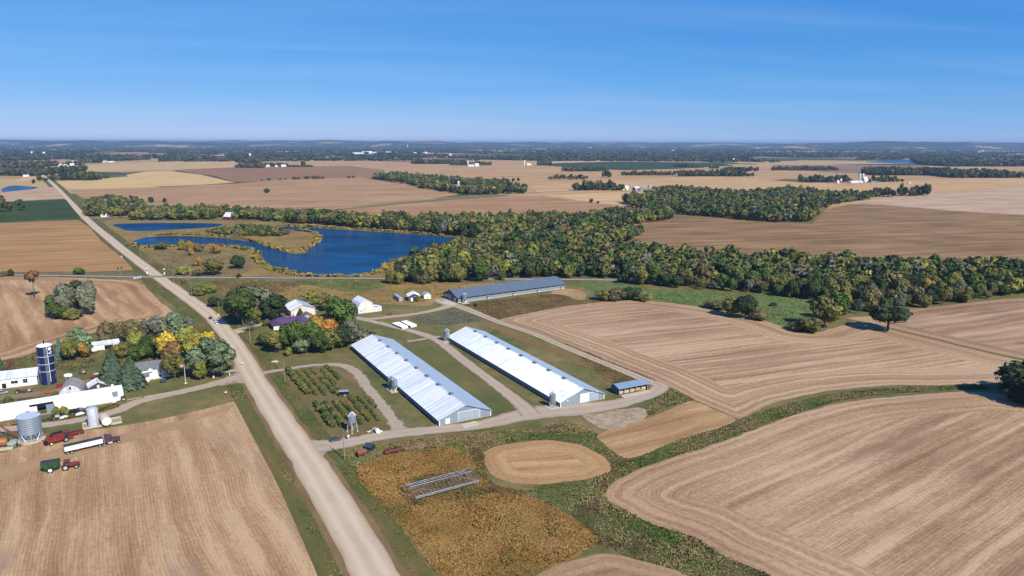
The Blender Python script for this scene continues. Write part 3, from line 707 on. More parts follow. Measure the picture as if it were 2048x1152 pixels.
# rubble patch
sheet('rubble_patch', [(1165, 832), (1200, 826), (1260, 816), (1290, 818), (1292, 834), (1265, 848), (1240, 858), (1212, 860), (1190, 852)], grass_mat('rubble', [pc(128, 108, 92), pc(160, 140, 120), pc(188, 166, 142), pc(218, 200, 178)], .06, .3, 1.0, (0.3, .5, .5)), 'pale patch of crushed rubble beside the drive', 'rubble', z=.391, jit=.5, step=2)
# concrete aprons
conc = solid('concrete', pc(206, 196, 182), .9, 0, .10, .4)
def apron(px, label, z): sheet('concrete_pad', px, conc, label, 'pad', smooth=False, z=z)
apron([(923, 849), (950, 842), (961, 849), (930, 857)], 'concrete apron at the big door of the left silver barn', .40)
apron([(1241, 791), (1296, 780), (1305, 785), (1248, 797)], 'concrete apron in front of the open shed', .40)
apron([(880, 605), (893, 600), (917, 608), (905, 612)], 'concrete apron along the gable of the dark roofed barn', .40)

# ---- railway
bal = solid('ballast', pc(158, 150, 146), .95, 0, .18, .4)
RAIL = [(-200, 547.5), (0, 549.5), (150, 551.5), (300, 554), (450, 555), (600, 556), (770, 556.6), (1000, 558), (1190, 559.5), (1300, 562), (1500, 568)]
P_, N_, w_ = strip_pts(RAIL, 1.0, 6)
mb = MB()
for i in range(len(P_)):
    for c_, z_ in ((-3.6, .25), (-2.0, .75), (2.0, .75), (3.6, .25)):
        q = P_[i] + N_[i] * c_; mb.v.append((q[0], q[1], z_))
for i in range(len(P_) - 1):
    for k in range(3): mb.f.append((i * 4 + k, i * 4 + k + 1, i * 4 + k + 5, i * 4 + k + 4))
rb = mb.build('railway', bal); tag(rb, 'straight grey railway embankment crossing the whole view', 'railway', None, 'structure')
railm = solid('rail_steel', (.12, .09, .08), .5, .6, .2, .5)
for s_ in (-.75, .75):
    mb = MB()
    for i in range(len(P_)):
        for c_, z_ in ((-.05, .75), (-.05, .92), (.05, .92), (.05, .75)):
            q = P_[i] + N_[i] * (s_ + c_); mb.v.append((q[0], q[1], z_))
    for i in range(len(P_) - 1):
        for k in range(3): mb.f.append((i * 4 + k, i * 4 + k + 1, i * 4 + k + 5, i * 4 + k + 4))
    mb.build('rail', railm, rb)
sl = MB(); S2 = resample(P_, 1.3, False); T2 = np.gradient(S2, axis=0)
for q, tt in zip(S2, T2):
    if q[0] < -420 or q[0] > 120: continue
    sl.box(q[0], q[1], .78, .24, 2.6, .06, math.atan2(tt[1], tt[0]))
so = sl.build('sleepers', solid('sleeper_wood', (.08, .065, .055), .9), rb); so['kind'] = 'stuff'

# flared mouths where drives meet the road
for px, lab, mt, zz in (([(598, 868), (640, 893), (700, 880), (700, 890), (652, 905), (645, 925), (660, 955), (600, 900)], 'gravel mouth of the main drive', drive, .358), ([(478, 722), (500, 745), (470, 757), (450, 765), (450, 755), (475, 744), (470, 738)], 'gravel mouth of the left farm drive', drive, .356), ([(505, 765), (500, 750), (480, 755), (440, 766), (440, 772), (480, 766), (505, 775), (520, 800)], 'lower gravel mouth of the left farm drive', drive, .357), ([(428, 650), (462, 661), (490, 655), (492, 660), (470, 672), (474, 690)], 'gravel mouth of the house drive', drive, .3555)):
    sheet('driveway_mouth', px, mt, lab, 'driveway', z=zz, jit=.3, step=2)
# ------------------------------------------------------------------ buildings
M_wht = solid('white_siding', (.78, .78, .77), .6, 0, .06, .8)
M_wht2 = solid('old_white_boards', (.66, .64, .62), .8, 0, .16, 1.0)
M_dark = solid('dark_opening', (.012, .012, .014), .9, 0, .1)
M_glass = solid('window_glass', (.03, .04, .055), .12, 0, .1, 1, .6)
M_trim = solid('white_trim', (.80, .80, .80), .5, 0, .04)
M_conc = conc
M_foot = solid('stained_concrete', pc(170, 160, 148), .9, 0, .2, .7)
M_wall = steel_sheet('barn_wall_steel', (.24, .30, .36), (.34, .40, .46), 0, .9, .25, .45, .35, .5)
M_wallL = steel_sheet('barn_wall_steel_long', (.24, .30, .36), (.34, .40, .46), 1, .9, .25, .45, .35, .5)
M_roofA = steel_sheet('barn_roof_steel', (.50, .55, .57), (.90, .90, .88), 1, .9, .20, .42, .55, 1.0)
M_roofB = steel_sheet('barn_roof_glare', (.50, .55, .57), (.90, .90, .88), 1, .9, .20, .42, .55, 1.0, patch=(-20.0, 60.0, (.93, .92, .88)))  # glare on the near half painted as whiter, less metallic sheets
M_roofR = steel_sheet('barn_roof_painted_shade', (.36, .45, .52), (.44, .53, .60), 1, .9, .35, .40, .35, .35)  # darker blue copy of the roof steel: slope's shade and sky reflection painted in
M_roofD = steel_sheet('slate_blue_roof', (.13, .17, .215), (.18, .225, .27), 1, .9, .25, .5, .25, .5)
M_wallD = steel_sheet('slate_wall', (.055, .06, .07), (.085, .09, .10), 0, .9, .1, .5, .25, .4)
M_wallD2 = steel_sheet('grey_long_wall', (.22, .26, .31), (.28, .32, .37), 1, .9, .1, .5, .25, .4)
M_curt = solid('side_curtain', (.17, .20, .25), .8, 0, .15, .3)
M_galv = steel_sheet('galvanised', (.24, .28, .32), (.40, .44, .48), 0, .8, .45, .36, .4, .4)
M_galvs = solid('galvanised_frame', (.55, .58, .62), .4, .6, .1)
M_black = solid('black_rubber', (.018, .018, .019), .8, 0, .2)
M_rust = solid('rusty_red', (.22, .055, .035), .7, 0, .3, 1.5)
M_wood = solid('grey_wood', (.30, .26, .22), .9, 0, .2, 1.5)

def opening(parent, name, side, W, L, u, z0, w, h, mat, frame=None, proud=.06, sub=None):
    """A door or window on side F/K (gables, y) or L/R (long walls, x), with frame and optional pane as sub-parts."""
    mb = MB(); fb = MB(); t = .14
    def bx(m_, uu, zz, ww, hh, d0, d1):
        dm, dd = (d0 + d1) / 2, abs(d1 - d0)
        if side == 'F': m_.box(uu, -L / 2 - dm, zz, ww, dd, hh)
        elif side == 'K': m_.box(uu, L / 2 + dm, zz, ww, dd, hh)
        elif side == 'L': m_.box(-W / 2 - dm, uu, zz, dd, ww, hh)
        else: m_.box(W / 2 + dm, uu, zz, dd, ww, hh)
    bx(mb, u, z0 + h / 2, w, h, -.02, proud)
    o = mb.build(name, mat, parent)
    if frame:
        bx(fb, u - w / 2 - t / 2, z0 + h / 2, t, h + t * 2, -.02, proud + .05); bx(fb, u + w / 2 + t / 2, z0 + h / 2, t, h + t * 2, -.02, proud + .05)
        bx(fb, u, z0 + h + t / 2, w, t, -.02, proud + .05)
        if 'window' in name: bx(fb, u, z0 - t / 2, w, t, -.02, proud + .09); bx(fb, u, z0 + h / 2, .06, h, -.02, proud + .03)
        fb.build('frame', frame, o)
    if sub:
        sb = MB()
        for k in range(sub):
            pass
    return o
def ribbed_slope(x0, z0, x1, z1, L, pitch=0.9, rib=0.05, thick=0.08, ov=0.0):
    """One roof slope from eave (x0,z0) to ridge (x1,z1), ribs running down the slope, length along y."""
    mb = MB(); ys = []
    y = -L / 2
    while y < L / 2 - 1e-6:
        e = min(y + pitch, L / 2)
        ys += [(y, 0), (e - .14 if e - y > .3 else e, 0), (e - .09 if e - y > .3 else e, rib), (e - .05 if e - y > .3 else e, rib)]
        y += pitch
    ys.append((L / 2, 0))
    dx, dz = x1 - x0, z1 - z0; ln = math.hypot(dx, dz); nx, nz = -dz / ln, dx / ln
    if nz < 0: nx, nz = -nx, -nz
    V = []
    for yy, h in ys: V += [(x0 + nx * h, yy, z0 + nz * h), (x1 + nx * h, yy, z1 + nz * h)]
    F = [(2 * i, 2 * i + 1, 2 * i + 3, 2 * i + 2) for i in range(len(ys) - 1)]
    n = len(V)
    for yy in (-L / 2, L / 2): V += [(x0 - nx * thick, yy, z0 - nz * thick), (x1 - nx * thick, yy, z1 - nz * thick)]
    k = len(ys) - 1
    F += [(n, n + 1, n + 3, n + 2), (0, n, n + 1, 1), (2 * k, 2 * k + 1, n + 3, n + 2), (0, 2 * k, n + 2, n)]
    return mb.add(V, F)
def gable(name, label, cat, loc, rz, W, L, eave, ridge, wall, roof, roof2=None, ov=.5, group=None, openings=(), wall_long=None, base=None, ribs=True):
    """Gabled building: width W across x, length L along y. rz turns +y onto the ridge heading."""
    o = thing(name, label, cat, loc, rz, group)
    t = .2
    for s in (-1, 1):
        g = MB().prism([(-W / 2, 0), (W / 2, 0), (W / 2, eave), (0, ridge), (-W / 2, eave)], s * L / 2 - t / 2 - s * t / 2, s * L / 2 + t / 2 - s * t / 2, 'y')
        g.build('gable_wall', wall, o)
        MB().box(s * (W / 2 - t / 2 - .003), 0, eave / 2, t, L - 2 * t, eave).build('side_wall', wall_long or wall, o)
    sl = (ridge - eave) / (W / 2)
    for s in (-1, 1):
        x0, z0 = s * (W / 2 + ov), eave - sl * ov + .10
        if ribs: mb = ribbed_slope(x0, z0, 0, ridge + .10, L + 2 * ov)
        else:
            mb = MB().prism([(x0, z0), (0, ridge + .12), (0, ridge + .0), (x0, z0 - .12)], -L / 2 - ov, L / 2 + ov, 'y')
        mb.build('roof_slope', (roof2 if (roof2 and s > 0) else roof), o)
    MB().prism([(-.3, ridge + .08 - .3 * sl + .06), (0, ridge + .22), (.3, ridge + .08 - .3 * sl + .06)], -L / 2 - ov, L / 2 + ov, 'y').build('ridge_cap', roof, o)
    if base: MB().box(0, 0, .1, W + .25, L + .25, .36).build('foundation', base, o)
    for op in openings: opening(o, op[0], op[1], W, L, *op[2:])
    return o
def place3(a, b, c):
    """Frame from ground spots: near-left corner a, near-right corner b, far-left corner c. -> centre, rz, W, L"""
    A, B, C_ = (np.array(G(*p)) for p in (a, b, c))
    ax = C_ - A; L = np.linalg.norm(ax); ax /= L
    W = abs(np.cross(ax, B - A)); rt = np.array([ax[1], -ax[0]])
    if rt.dot(B - A) < 0: rt = -rt
    cen = A + ax * L / 2 + rt * W / 2
    return cen, math.atan2(-ax[0], ax[1]), float(W), float(L)
def place_c(px, py, az, W, L, corner=None):
    x, y = G(px, py)
    return np.array((x, y)), -R(az)
def at_az(px, py, dx, dy, az):
    """Spot dx to the right and dy ahead of a ground spot, along heading az."""
    x, y = G(px, py); a = R(az)
    return np.array((x + dx * math.cos(a) + dy * math.sin(a), y - dx * math.sin(a) + dy * math.cos(a)))

# --- the two long silver barns
def silver_barn(label, corner, L, W, roof, vents, doors, glare):
    a = np.array(G(*corner)); az = R(GRID); ax = np.array((math.sin(az), math.cos(az))); rt = np.array((ax[1], -ax[0]))
    cen = a + ax * L / 2 + rt * W / 2
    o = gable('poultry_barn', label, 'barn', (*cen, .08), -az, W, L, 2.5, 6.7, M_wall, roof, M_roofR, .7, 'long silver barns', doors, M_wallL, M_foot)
    # long low openings with curtain panels, one per bay
    nb = int(L / 6)
    for i in range(nb):
        y = -L / 2 + (i + .5) * L / nb
        for s in (-1, 1):
            p = MB().box(s * (W / 2 + .03), y, 1.35, .08, L / nb - .35, 1.3).build('curtain_panel', M_curt, o)
    for y in vents:
        v = MB().box(0, y, 6.95, 1.1, 2.2, .5).build('ridge_vent', solid('vent_grey', (.10, .12, .16), .6), o)
        MB().prism([(-.7, 7.2), (0, 7.36), (.7, 7.2), (.7, 7.16), (-.7, 7.16)], y - 1.25, y + 1.25, 'y').build('hood', solid('vent_hood', (.20, .24, .29), .5, .2), v)
    for s in (-1, 1):
        for e in (-1, 1): MB().box(s * (W / 2 + .02), e * (L / 2 + .02), 1.25, .34, .34, 2.5).build('corner_trim', M_trim, o)
    return o
slide = steel_sheet('sliding_door', (.34, .40, .46), (.46, .52, .58), 0, .9, .2, .4, .3, .6)
silver_barn('left long silver barn beside the orchard, twin feed bins at its wall', (879, 852), 120, 22.6, M_roofA, [-46 + 13.2 * i for i in range(8)],
    [('sliding_door', 'F', 1.6, .1, 9.6, 3.9, slide, M_trim), ('entry_door', 'F', -7.8, .1, 1.6, 2.2, M_trim, M_trim)], None)
silver_barn('right long silver barn with white glare painted into its roof colour', (1121, 815.5), 117, 22.4, M_roofB, [-44 + 13.0 * i for i in range(8)],
    [('sliding_door', 'F', 1.0, .1, 4.4, 4.0, solid('new_door', (.72, .76, .78), .4, .2, .08), M_trim), ('sliding_door', 'F', 5.6, .1, 4.4, 3.9, slide, M_trim), ('wall_light', 'F', -7.6, 2.2, .5, .6, M_trim)], True)
# --- dark roofed barn at the back
cen, rz, W, L = place3((917, 606.5), (891, 594), (1130.5, 577.5))
W = 21.5
o = gable('poultry_barn', 'long barn with slate blue roof near the wood behind the farm', 'barn', (*cen, .08), rz, W, L, 3.6, 7.6, M_wallD, M_roofD, M_roofD, .6, None,
    [('sliding_door', 'F', -1.5, .1, 4.5, 3.6, M_wallD2, M_wallD2), ('entry_door', 'F', 6.2, .1, 1.6, 2.4, M_trim, M_trim), ('window', 'F', -5.8, 1.6, 1.4, 1.2, M_trim, M_trim), ('window', 'F', -8.2, 1.6, 1.4, 1.2, M_trim, M_trim)], M_wallD2, M_conc)
side = 1 if True else -1
for s in (-1, 1):
    MB().box(s * (W / 2 + .25), 0, .3, .35, L + .6, .5).build('footing', M_conc, o)
    for i in range(15): MB().box(s * (W / 2 + .05), -L / 2 + (i + .5) * L / 15, 2.95, .12, L / 15 - .5, .7).build('vent_slot', M_dark, o)
    for k in range(4):
        f = MB().lathe([(.75, -.5), (.9, .25), (1.05, .7)], 16, s * (W / 2 + .35), -L / 2 + 24 + k * 22, 1.45, False, 'x').build('fan_cone', M_trim, o)
        MB().lathe([(.1, 0), (.72, .02)], 16, s * (W / 2 + .12), -L / 2 + 24 + k * 22, 1.45, False, 'x').build('fan_blade', M_dark, f)

# --- round bins
def bin_(name, label, cat, px, py, r, eave, cone, legs=0, hopper=0.0, group=None, mat=None, rings=0, ladder=True, pad=None, roofmat=None, loc=None, n=24, topcap=True):
    x, y = G(px, py) if loc is None else loc
    o = thing(name, label, cat, (x, y, .08), RNG.uniform(0, 6), group)
    mat = mat or M_galv
    z0 = hopper + (legs and .9 or 0)
    prof = [(r, z0)]
    if rings:
        h = (eave - z0) / rings
        for i in range(rings): prof += [(r, z0 + i * h + h * .06), (r * 1.012, z0 + i * h + h * .10), (r * 1.012, z0 + i * h + h * .9), (r, z0 + i * h + h * .96)]
    prof += [(r, eave)]
    MB().lathe(prof, n).build('shell', mat, o, True)
    ro = MB().lathe([(r * 1.05, eave - .05), (r * 1.05, eave + .03), (r * .16, eave + cone)], n).build('roof', roofmat or M_galv, o)
    rs = MB()
    for i in range(n // 2):
        a = 2 * math.pi * i / (n // 2)
        rs.tube((r * 1.04 * math.cos(a), r * 1.04 * math.sin(a), eave + .06), (r * .18 * math.cos(a), r * .18 * math.sin(a), eave + cone + .03), .05, 4)
    rs.build('roof_ribs', M_galvs, ro)
    if topcap: MB().lathe([(r * .2, eave + cone - .05), (r * .2, eave + cone + .25), (.03, eave + cone + .45)], 12).build('lid', M_galvs, ro)
    if hopper: MB().lathe([(r, z0 + .0), (r * .18, .9 if legs else .3)], n, cap=True).build('hopper', mat, o)
    if legs:
        for i in range(legs):
            a = 2 * math.pi * (i + .5) / legs
            MB().tube((r * .98 * math.cos(a), r * .98 * math.sin(a), z0 + .3), (r * 1.05 * math.cos(a), r * 1.05 * math.sin(a), 0), .09, 5).build('leg', M_galvs, o)
        br = MB()
        for i in range(legs):
            a, b = 2 * math.pi * (i + .5) / legs, 2 * math.pi * (i + 1.5) / legs
            br.tube((r * math.cos(a), r * math.sin(a), z0 * .9), (r * math.cos(b), r * math.sin(b), .3), .045, 4)
            br.tube((r * math.cos(b), r * math.sin(b), z0 * .9), (r * math.cos(a), r * math.sin(a), .3), .045, 4)
        br.build('brace', M_galvs, o)
    if ladder:
        ld = MB(); a = 0
        for s in (-.22, .22): ld.box(r + .14, s, (eave + .3) / 2, .06, .06, eave)
        z = .5
        while z < eave: ld.box(r + .14, 0, z, .05, .44, .05); z += .5
        ld.build('ladder', M_galvs, o)
    if pad: MB().box(0, 0, .0, r * 2 + pad, r * 2 + pad, .3, -o.rotation_euler.z - R(GRID)).build('pad', M_conc, o)
    return o
gb = 'feed bins beside the barns'
bin_('feed_bin', 'front bin of the pair at the left silver barn', 'feed bin', 789, 782, 1.42, 5.4, .9, 4, 1.4, gb, pad=1.6, rings=4)
bin_('feed_bin', 'rear bin of the pair at the left silver barn', 'feed bin', 782, 777, 1.42, 5.4, .9, 4, 1.4, gb, pad=1.2, rings=4)
bin_('feed_bin', 'feed bin at the near corner of the right silver barn', 'feed bin', 1105, 814, 1.4, 5.6, .9, 6, 1.4, gb, pad=2.4, rings=4)
bin_('feed_bin', 'feed bin at the far corner of the right silver barn', 'feed bin', 894, 683, 1.6, 6.3, 1.0, 6, 1.4, gb, pad=2.4, rings=4)
bin_('feed_bin', 'feed bin at the slate roofed barn', 'feed bin', 929, 606, 1.6, 6.0, 1.0, 6, 1.4, gb, pad=2.4, rings=4)
# bin raised on long legs at the orchard corner
o = bin_('raised_bin', 'shiny hopper bin raised on four tall legs at the orchard corner', 'hopper bin', 705, 864, 2.1, 7.6, 1.6, 0, 0, None, rings=2, ladder=False)
for ch in list(o.children):
    if ch.name.startswith('shell'): bpy.data.objects.remove(ch)
MB().lathe([(2.1, 4.6), (2.13, 6.1), (2.1, 6.2), (2.12, 7.5), (2.1, 7.6)], 24).build('shell', M_galv, o, True)
MB().lathe([(2.1, 4.6), (.4, 3.5)], 24).build('hopper', M_galvs, o)
for sx, sy in ((1, 1), (1, -1), (-1, 1), (-1, -1)):
    MB().tube((sx * 1.45, sy * 1.45, 4.9), (sx * 1.8, sy * 1.8, 0), .13, 5).build('leg', solid('pale_legs', (.62, .60, .55), .6), o)
    MB().box(sx * 1.8, sy * 1.8, .1, .8, .8, .3).build('footing', M_conc, o)
xb = MB()
for k in range(4):
    a, b = [(1.6, 1.6), (-1.6, 1.6), (-1.6, -1.6), (1.6, -1.6)][k], [(-1.6, 1.6), (-1.6, -1.6), (1.6, -1.6), (1.6, 1.6)][k]
    xb.tube((*a, 2.6), (*b, 2.6), .06, 4)
xb.build('brace', M_galvs, o)
o.scale = (.76, .76, .88)

# --- blue silo
M_blue = steel_sheet('blue_glass_steel', (.008, .022, .085), (.014, .034, .12), 0, 1.4, .1, .22, .3, .6)
x, y = G(98, 766)
so_ = thing('blue_silo', 'tall dark blue silo with white domed cap in the left farmyard', 'silo', (x, y, .08))
prof = []
for i in range(12): prof += [(3.15, i * 1.5), (3.2, i * 1.5 + .05), (3.2, i * 1.5 + 1.4), (3.15, i * 1.5 + 1.45)]
prof += [(3.15, 18.0)]
MB().lathe(prof, 36).build('shell', M_blue, so_, True)
MB().lathe([(3.22, 17.9), (3.22, 18.15), (2.2, 18.7), (.3, 19.1), (.3, 19.5), (.02, 19.55)], 36).build('cap', M_trim, so_, True)
for z in (13.2, 9.6, 6.2): MB().lathe([(3.22, z), (3.27, z + .02), (3.27, z + .16), (3.22, z + .18)], 36, cap=False).build('band', M_trim, so_)
cd_ = np.array((-x, -y)); cd_ /= np.linalg.norm(cd_); ca = math.atan2(cd_[1], cd_[0])
ld = MB(); lx, ly = 3.45 * math.cos(ca), 3.45 * math.sin(ca); tx, ty = -math.sin(ca), math.cos(ca)
for s in (-.35, .35): ld.box(lx + tx * s, ly + ty * s, 9.4, .1, .1, 18.8, ca)
for k in range(36): ld.box(lx, ly, .6 + k * .5, .06, .7, .06, ca)
ld.build('ladder', solid('ladder_grey', (.5, .5, .5), .5, .3), so_)
MB().tube((lx * 1.06 + tx * .9, ly * 1.06 + ty * .9, 1.5), (lx * 1.06 + tx * .9, ly * 1.06 + ty * .9, 18.5), .13, 6).build('fill_pipe', M_trim, so_)
MB().tube((.6 * math.cos(ca), .6 * math.sin(ca), 18.8), (.6 * math.cos(ca), .6 * math.sin(ca), 20.6), .3, 6).build('blower_pipe', M_dark, so_)
# white emblem on the upper right of the shell, bent with it
em = MB()
def patch(a0, a1, z0, z1, r=3.235):
    n = 5; V = []
    for i in range(n + 1):
        a = ca + a0 + (a1 - a0) * i / n
        V += [(r * math.cos(a), r * math.sin(a), z0), (r * math.cos(a), r * math.sin(a), z1)]
    em.add(V, [(2 * i, 2 * i + 2, 2 * i + 3, 2 * i + 1) for i in range(n)])
patch(.42, .92, 16.3, 17.5); patch(.50, .80, 15.9, 16.25); patch(.42, .62, 14.7, 15.1); patch(.66, .92, 14.9, 15.5); patch(.44, .9, 14.3, 14.6)
em.build('emblem', M_trim, so_)
bin_('grain_bin', 'small silver bin between the white shed and the blue silo', 'bin', 78, 757, 2.0, 4.6, 1.0, rings=4, ladder=False)
# --- big drying bin
bg = bin_('grain_bin', 'large blue grey drying bin on a lattice base near the combine', 'grain bin', 63, 880, 3.75, 9.6, 1.4, 0, 0, None, rings=0, ladder=True, mat=steel_sheet('weathered_bin', (.26, .33, .40), (.38, .45, .52), 0, .8, .45, .45, .5, .5), roofmat=steel_sheet('bin_roof', (.46, .54, .62), (.56, .63, .70), 0, .8, .3, .45, .3, .4), n=32)
for ch in list(bg.children):
    if ch.name.startswith('shell'): bpy.data.objects.remove(ch)
prof = [(3.75, 3.0)]
for i in range(8): prof += [(3.75, 3.0 + i * .825), (3.79, 3.06 + i * .825), (3.79, 3.75 + i * .825), (3.75, 3.80 + i * .825)]
MB().lathe(prof + [(3.75, 9.6)], 36).build('shell', MATS['weathered_bin'], bg, True)
MB().lathe([(3.6, 3.0), (.5, .9)], 24).build('hopper', MATS['weathered_bin'], bg)
for i in range(14):
    a = 2 * math.pi * i / 14; b = 2 * math.pi * (i + 1) / 14
    lg = MB().box(3.7 * math.cos(a), 3.7 * math.sin(a), 1.6, .18, .18, 3.2, a).build('leg', M_galvs, bg)
    MB().tube((3.7 * math.cos(a), 3.7 * math.sin(a), 3.0), (3.7 * math.cos(b), 3.7 * math.sin(b), .4), .07, 4).tube((3.7 * math.cos(b), 3.7 * math.sin(b), 3.0), (3.7 * math.cos(a), 3.7 * math.sin(a), .4), .07, 4).build('brace', M_galvs, lg)
MB().lathe([(4.6, -.1), (4.6, .25), (4.4, .25)], 32).build('pad', M_conc, bg)

# --- upright tank, lying tank and their curbed slab
sx, sy = G(213, 846); saz = -R(azd((164, 860), (230, 848))) + math.pi / 2
sl = thing('concrete_slab', 'curbed concrete slab under the two storage tanks', 'slab', (sx, sy, .06), saz)
MB().box(-1.5, 0, .05, 13.5, 6.4, .2).build('floor', M_foot, sl)
for cx_, cy_, wx, wy in ((-1.5, 3.1, 13.5, .3), (-1.5, -3.1, 13.5, .3), (5.1, 0, .3, 5.9), (-8.1, 0, .3, 5.9)): MB().box(cx_, cy_, .3, wx, wy, .7).build('curb', M_conc, sl)
M_tank = solid('pale_tank', (.50, .54, .60), .5, .1, .1, .6)
x, y = G(188, 853); o = thing('storage_tank', 'upright pale grey tank on the curbed slab', 'tank', (x, y, .2))
MB().lathe([(1.95, 0), (1.95, 3.6), (1.97, 3.62), (1.97, 3.7), (1.95, 3.72), (1.95, 7.2), (1.8, 7.45), (.4, 7.75), (.02, 7.8)], 28).build('shell', M_tank, o, True)
MB().cyl(.35, 7.6, 8.05, 10, .3, .3).build('hatch', M_galvs, o)
MB().tube((1.9, -.9, 7.3), (2.15, -.9, .4), .08, 6).build('pipe', M_galvs, o)
x, y = G(212, 850); o = thing('storage_tank', 'lying cream tank with white round end on the curbed slab', 'tank', (x, y, .2), math.atan2(-x, y) + .15)
MB().lathe([(.05, -2.9), (1.5, -2.8), (1.75, -2.6), (1.75, 2.6), (1.5, 2.8), (.05, 2.9)], 24, 0, 0, 2.1, True, 'y').build('shell', solid('cream_tank', (.62, .50, .38), .6, 0, .15), o, True)
MB().lathe([(.02, -2.98), (1.55, -2.86), (1.55, -2.8)], 24, 0, 0, 2.1, True, 'y').build('end_cap', M_trim, o)
for yy in (-1.7, 1.7): MB().box(0, yy, .5, 2.4, .35, 1.0).build('saddle', M_dark, o)

# --- long white shed of the left farm: bowed white roof running down into the wall
A_, B_ = np.array(G(-40, 852)), np.array(G(249, 802))
ax = B_ - A_; L = float(np.linalg.norm(ax)); ax /= L; nrm = np.array((-ax[1], ax[0]))
if nrm[1] < 0: nrm = -nrm
W = 10.0
cen = (A_ + B_) / 2 + nrm * W / 2
ls = thing('long_shed', 'long white shed with bowed white roof at the left edge', 'shed', (*cen, .08), math.atan2(ax[1], ax[0]))
nvec = 1 if True else -1
prof = [(-W / 2, 0), (-W / 2, 2.6), (-W / 2 + .5, 3.5), (-W / 2 + 1.7, 4.6), (-W / 2 + 3.3, 5.4), (0, 5.75), (W / 2 - 3.3, 5.4), (W / 2 - 1.7, 4.6), (W / 2 - .5, 3.5), (W / 2, 2.6), (W / 2, 0)]
M_shw = solid('white_shed_skin', (.80, .80, .79), .55, 0, .05, .25)
outer = [(p, q) for p, q in prof]; inner = [(p * .97, q * .97 - .02) for p, q in prof][::-1]
ds0, ds1 = -L / 2 + L * (55 + 40) / 289, -L / 2 + L * (103 + 40) / 289   # bay of the big door
for nm, y0, y1 in (('roof_shell', -L / 2, ds0), ('roof_shell', ds1, L / 2)):
    MB().prism(outer + inner, y0, y1, 'x').build(nm, M_shw, ls)
MB().prism([q for q in outer if q[1] > 4.4] + [q for q in inner if q[1] > 4.2], ds0, ds1, 'x').build('roof_shell', M_shw, ls)
MB().prism(outer[5:] + inner[:6], ds0 + .01, ds1 - .01, 'x').build('roof_shell', M_shw, ls)
for s in (-1, 1): MB().prism(prof, s * (L / 2 - .1) - .1, s * (L / 2 - .1) + .1, 'x').build('end_wall', M_wht, ls)
MB().box((ds0 + ds1) / 2 + (ds1 - ds0) * .36, -W / 2 - .25, 2.1, (ds1 - ds0) * .36, .14, 4.2).build('sliding_door', M_wall, ls)
MB().box((ds0 + ds1) / 2 - (ds1 - ds0) * .34, -W / 2 - .22, 2.1, (ds1 - ds0) * .3, .14, 4.2).build('sliding_door', M_shw, ls)
MB().box(L / 2 - 3.2, -W / 2 + .25, 3.6, 2.1, .5, 2.3, 0, 0).build('window', M_wallD2, ls)
MB().box(L / 2 - 3.6, 0, 6.1, .9, .9, 1.0).build('vent', M_trim, ls)
for k in range(6): MB().box(-L / 2 + 8 + k * 11, -W / 2 - .02, .25, 10, .12, .5).build('footing', M_foot, ls)

# --- white shed with pale roof by the blue silo
cen, rz, W, L = place3((73, 775), (66, 752), (-60, 792))
o = gable('farm_shed', 'white shed with pale blue metal roof beside the blue silo', 'shed', (*cen, .08), rz, 11.5, L, 4.4, 6.6, M_wht, M_roofA, M_roofA, .4, None, (), None, M_foot)
sgn = 'L' if np.dot(np.array((math.cos(rz), math.sin(rz))) * -1, -cen) > 0 else 'R'
for nm, u, z0, w, h in (('window', -L / 2 + 4.5, 1.6, 1.7, 1.9), ('window', -L / 2 + 8.6, 1.9, 2.6, 1.3), ('door', -L / 2 + 12.6, .1, 1.6, 2.4), ('window', -L / 2 + 16.5, 2.8, 1.1, .9), ('door', -L / 2 + 22, .1, 1.6, 2.3), ('window', -L / 2 + 19, 1.2, .9, .8)):
    opening(o, nm, sgn, 11.5, L, u, z0, w, h, M_dark, M_trim)

# --- old arched barn, weathered boards
def arch_building(name, label, cat, loc, rz, W, L, prof, wallm, roofm, openings=()):
    o = thing(name, label, cat, (*loc, .08), rz)
    for s in (-1, 1):
        MB().prism(prof, s * (L / 2 - .1) - .1, s * (L / 2 - .1) + .1, 'y').build('gable_wall', wallm, o)
    up = [(p * 1.04, q + .15) for p, q in prof[1:-1]]
    MB().prism(up + [(p * .98, q - .05) for p, q in prof[1:-1]][::-1], -L / 2 - .35, L / 2 + .35, 'y').build('roof', roofm, o)
    for s in (0, -1): p, q = prof[1] if s == 0 else prof[-2]; MB().box(p * .985, 0, q / 2, .18, L - .3, q).build('side_wall', wallm, o)
    for op in openings: opening(o, op[0], op[1], W, L, *op[2:])
    return o
aw = 4.6
archp = [(-aw, 0), (-aw, 1.2), (-aw * .93, 2.7), (-aw * .76, 4.2), (-aw * .45, 5.5), (0, 6.3), (aw * .45, 5.5), (aw * .76, 4.2), (aw * .93, 2.7), (aw, 1.2), (aw, 0)]
M_oldw = steel_sheet('weathered_boards', (.40, .40, .42), (.70, .69, .68), 0, .3, 0, .9, .5, .9)
M_oldr = steel_sheet('weathered_shingles', (.20, .19, .18), (.34, .31, .29), 1, .5, 0, .9, .5, .6)
lc = at_az(143, 796, 0, 4.5, GRID + 4)
arch_building('old_barn', 'old arched barn with grey weathered roof behind the long white shed', 'barn', lc, -R(GRID + 4), aw * 2, 10, archp, M_oldw, M_oldr, [('hatch', 'F', 0, 4.0, .7, 1.1, M_dark)])
# --- small shed, pale roof and brown gable
cen = at_az(198, 786, 0, 3.5, GRID - 6)
gable('small_shed', 'small shed with pale roof and brown gable beside the spruces', 'shed', (*cen, .08), -R(GRID - 6), 7.4, 7.0, 3.0, 4.9, solid('brown_boards', (.075, .045, .045), .8, 0, .2), M_roofA, M_roofA, .35, None,
      [('window', 'F', 0, 2.6, .7, .9, M_trim, M_trim)], None, None)
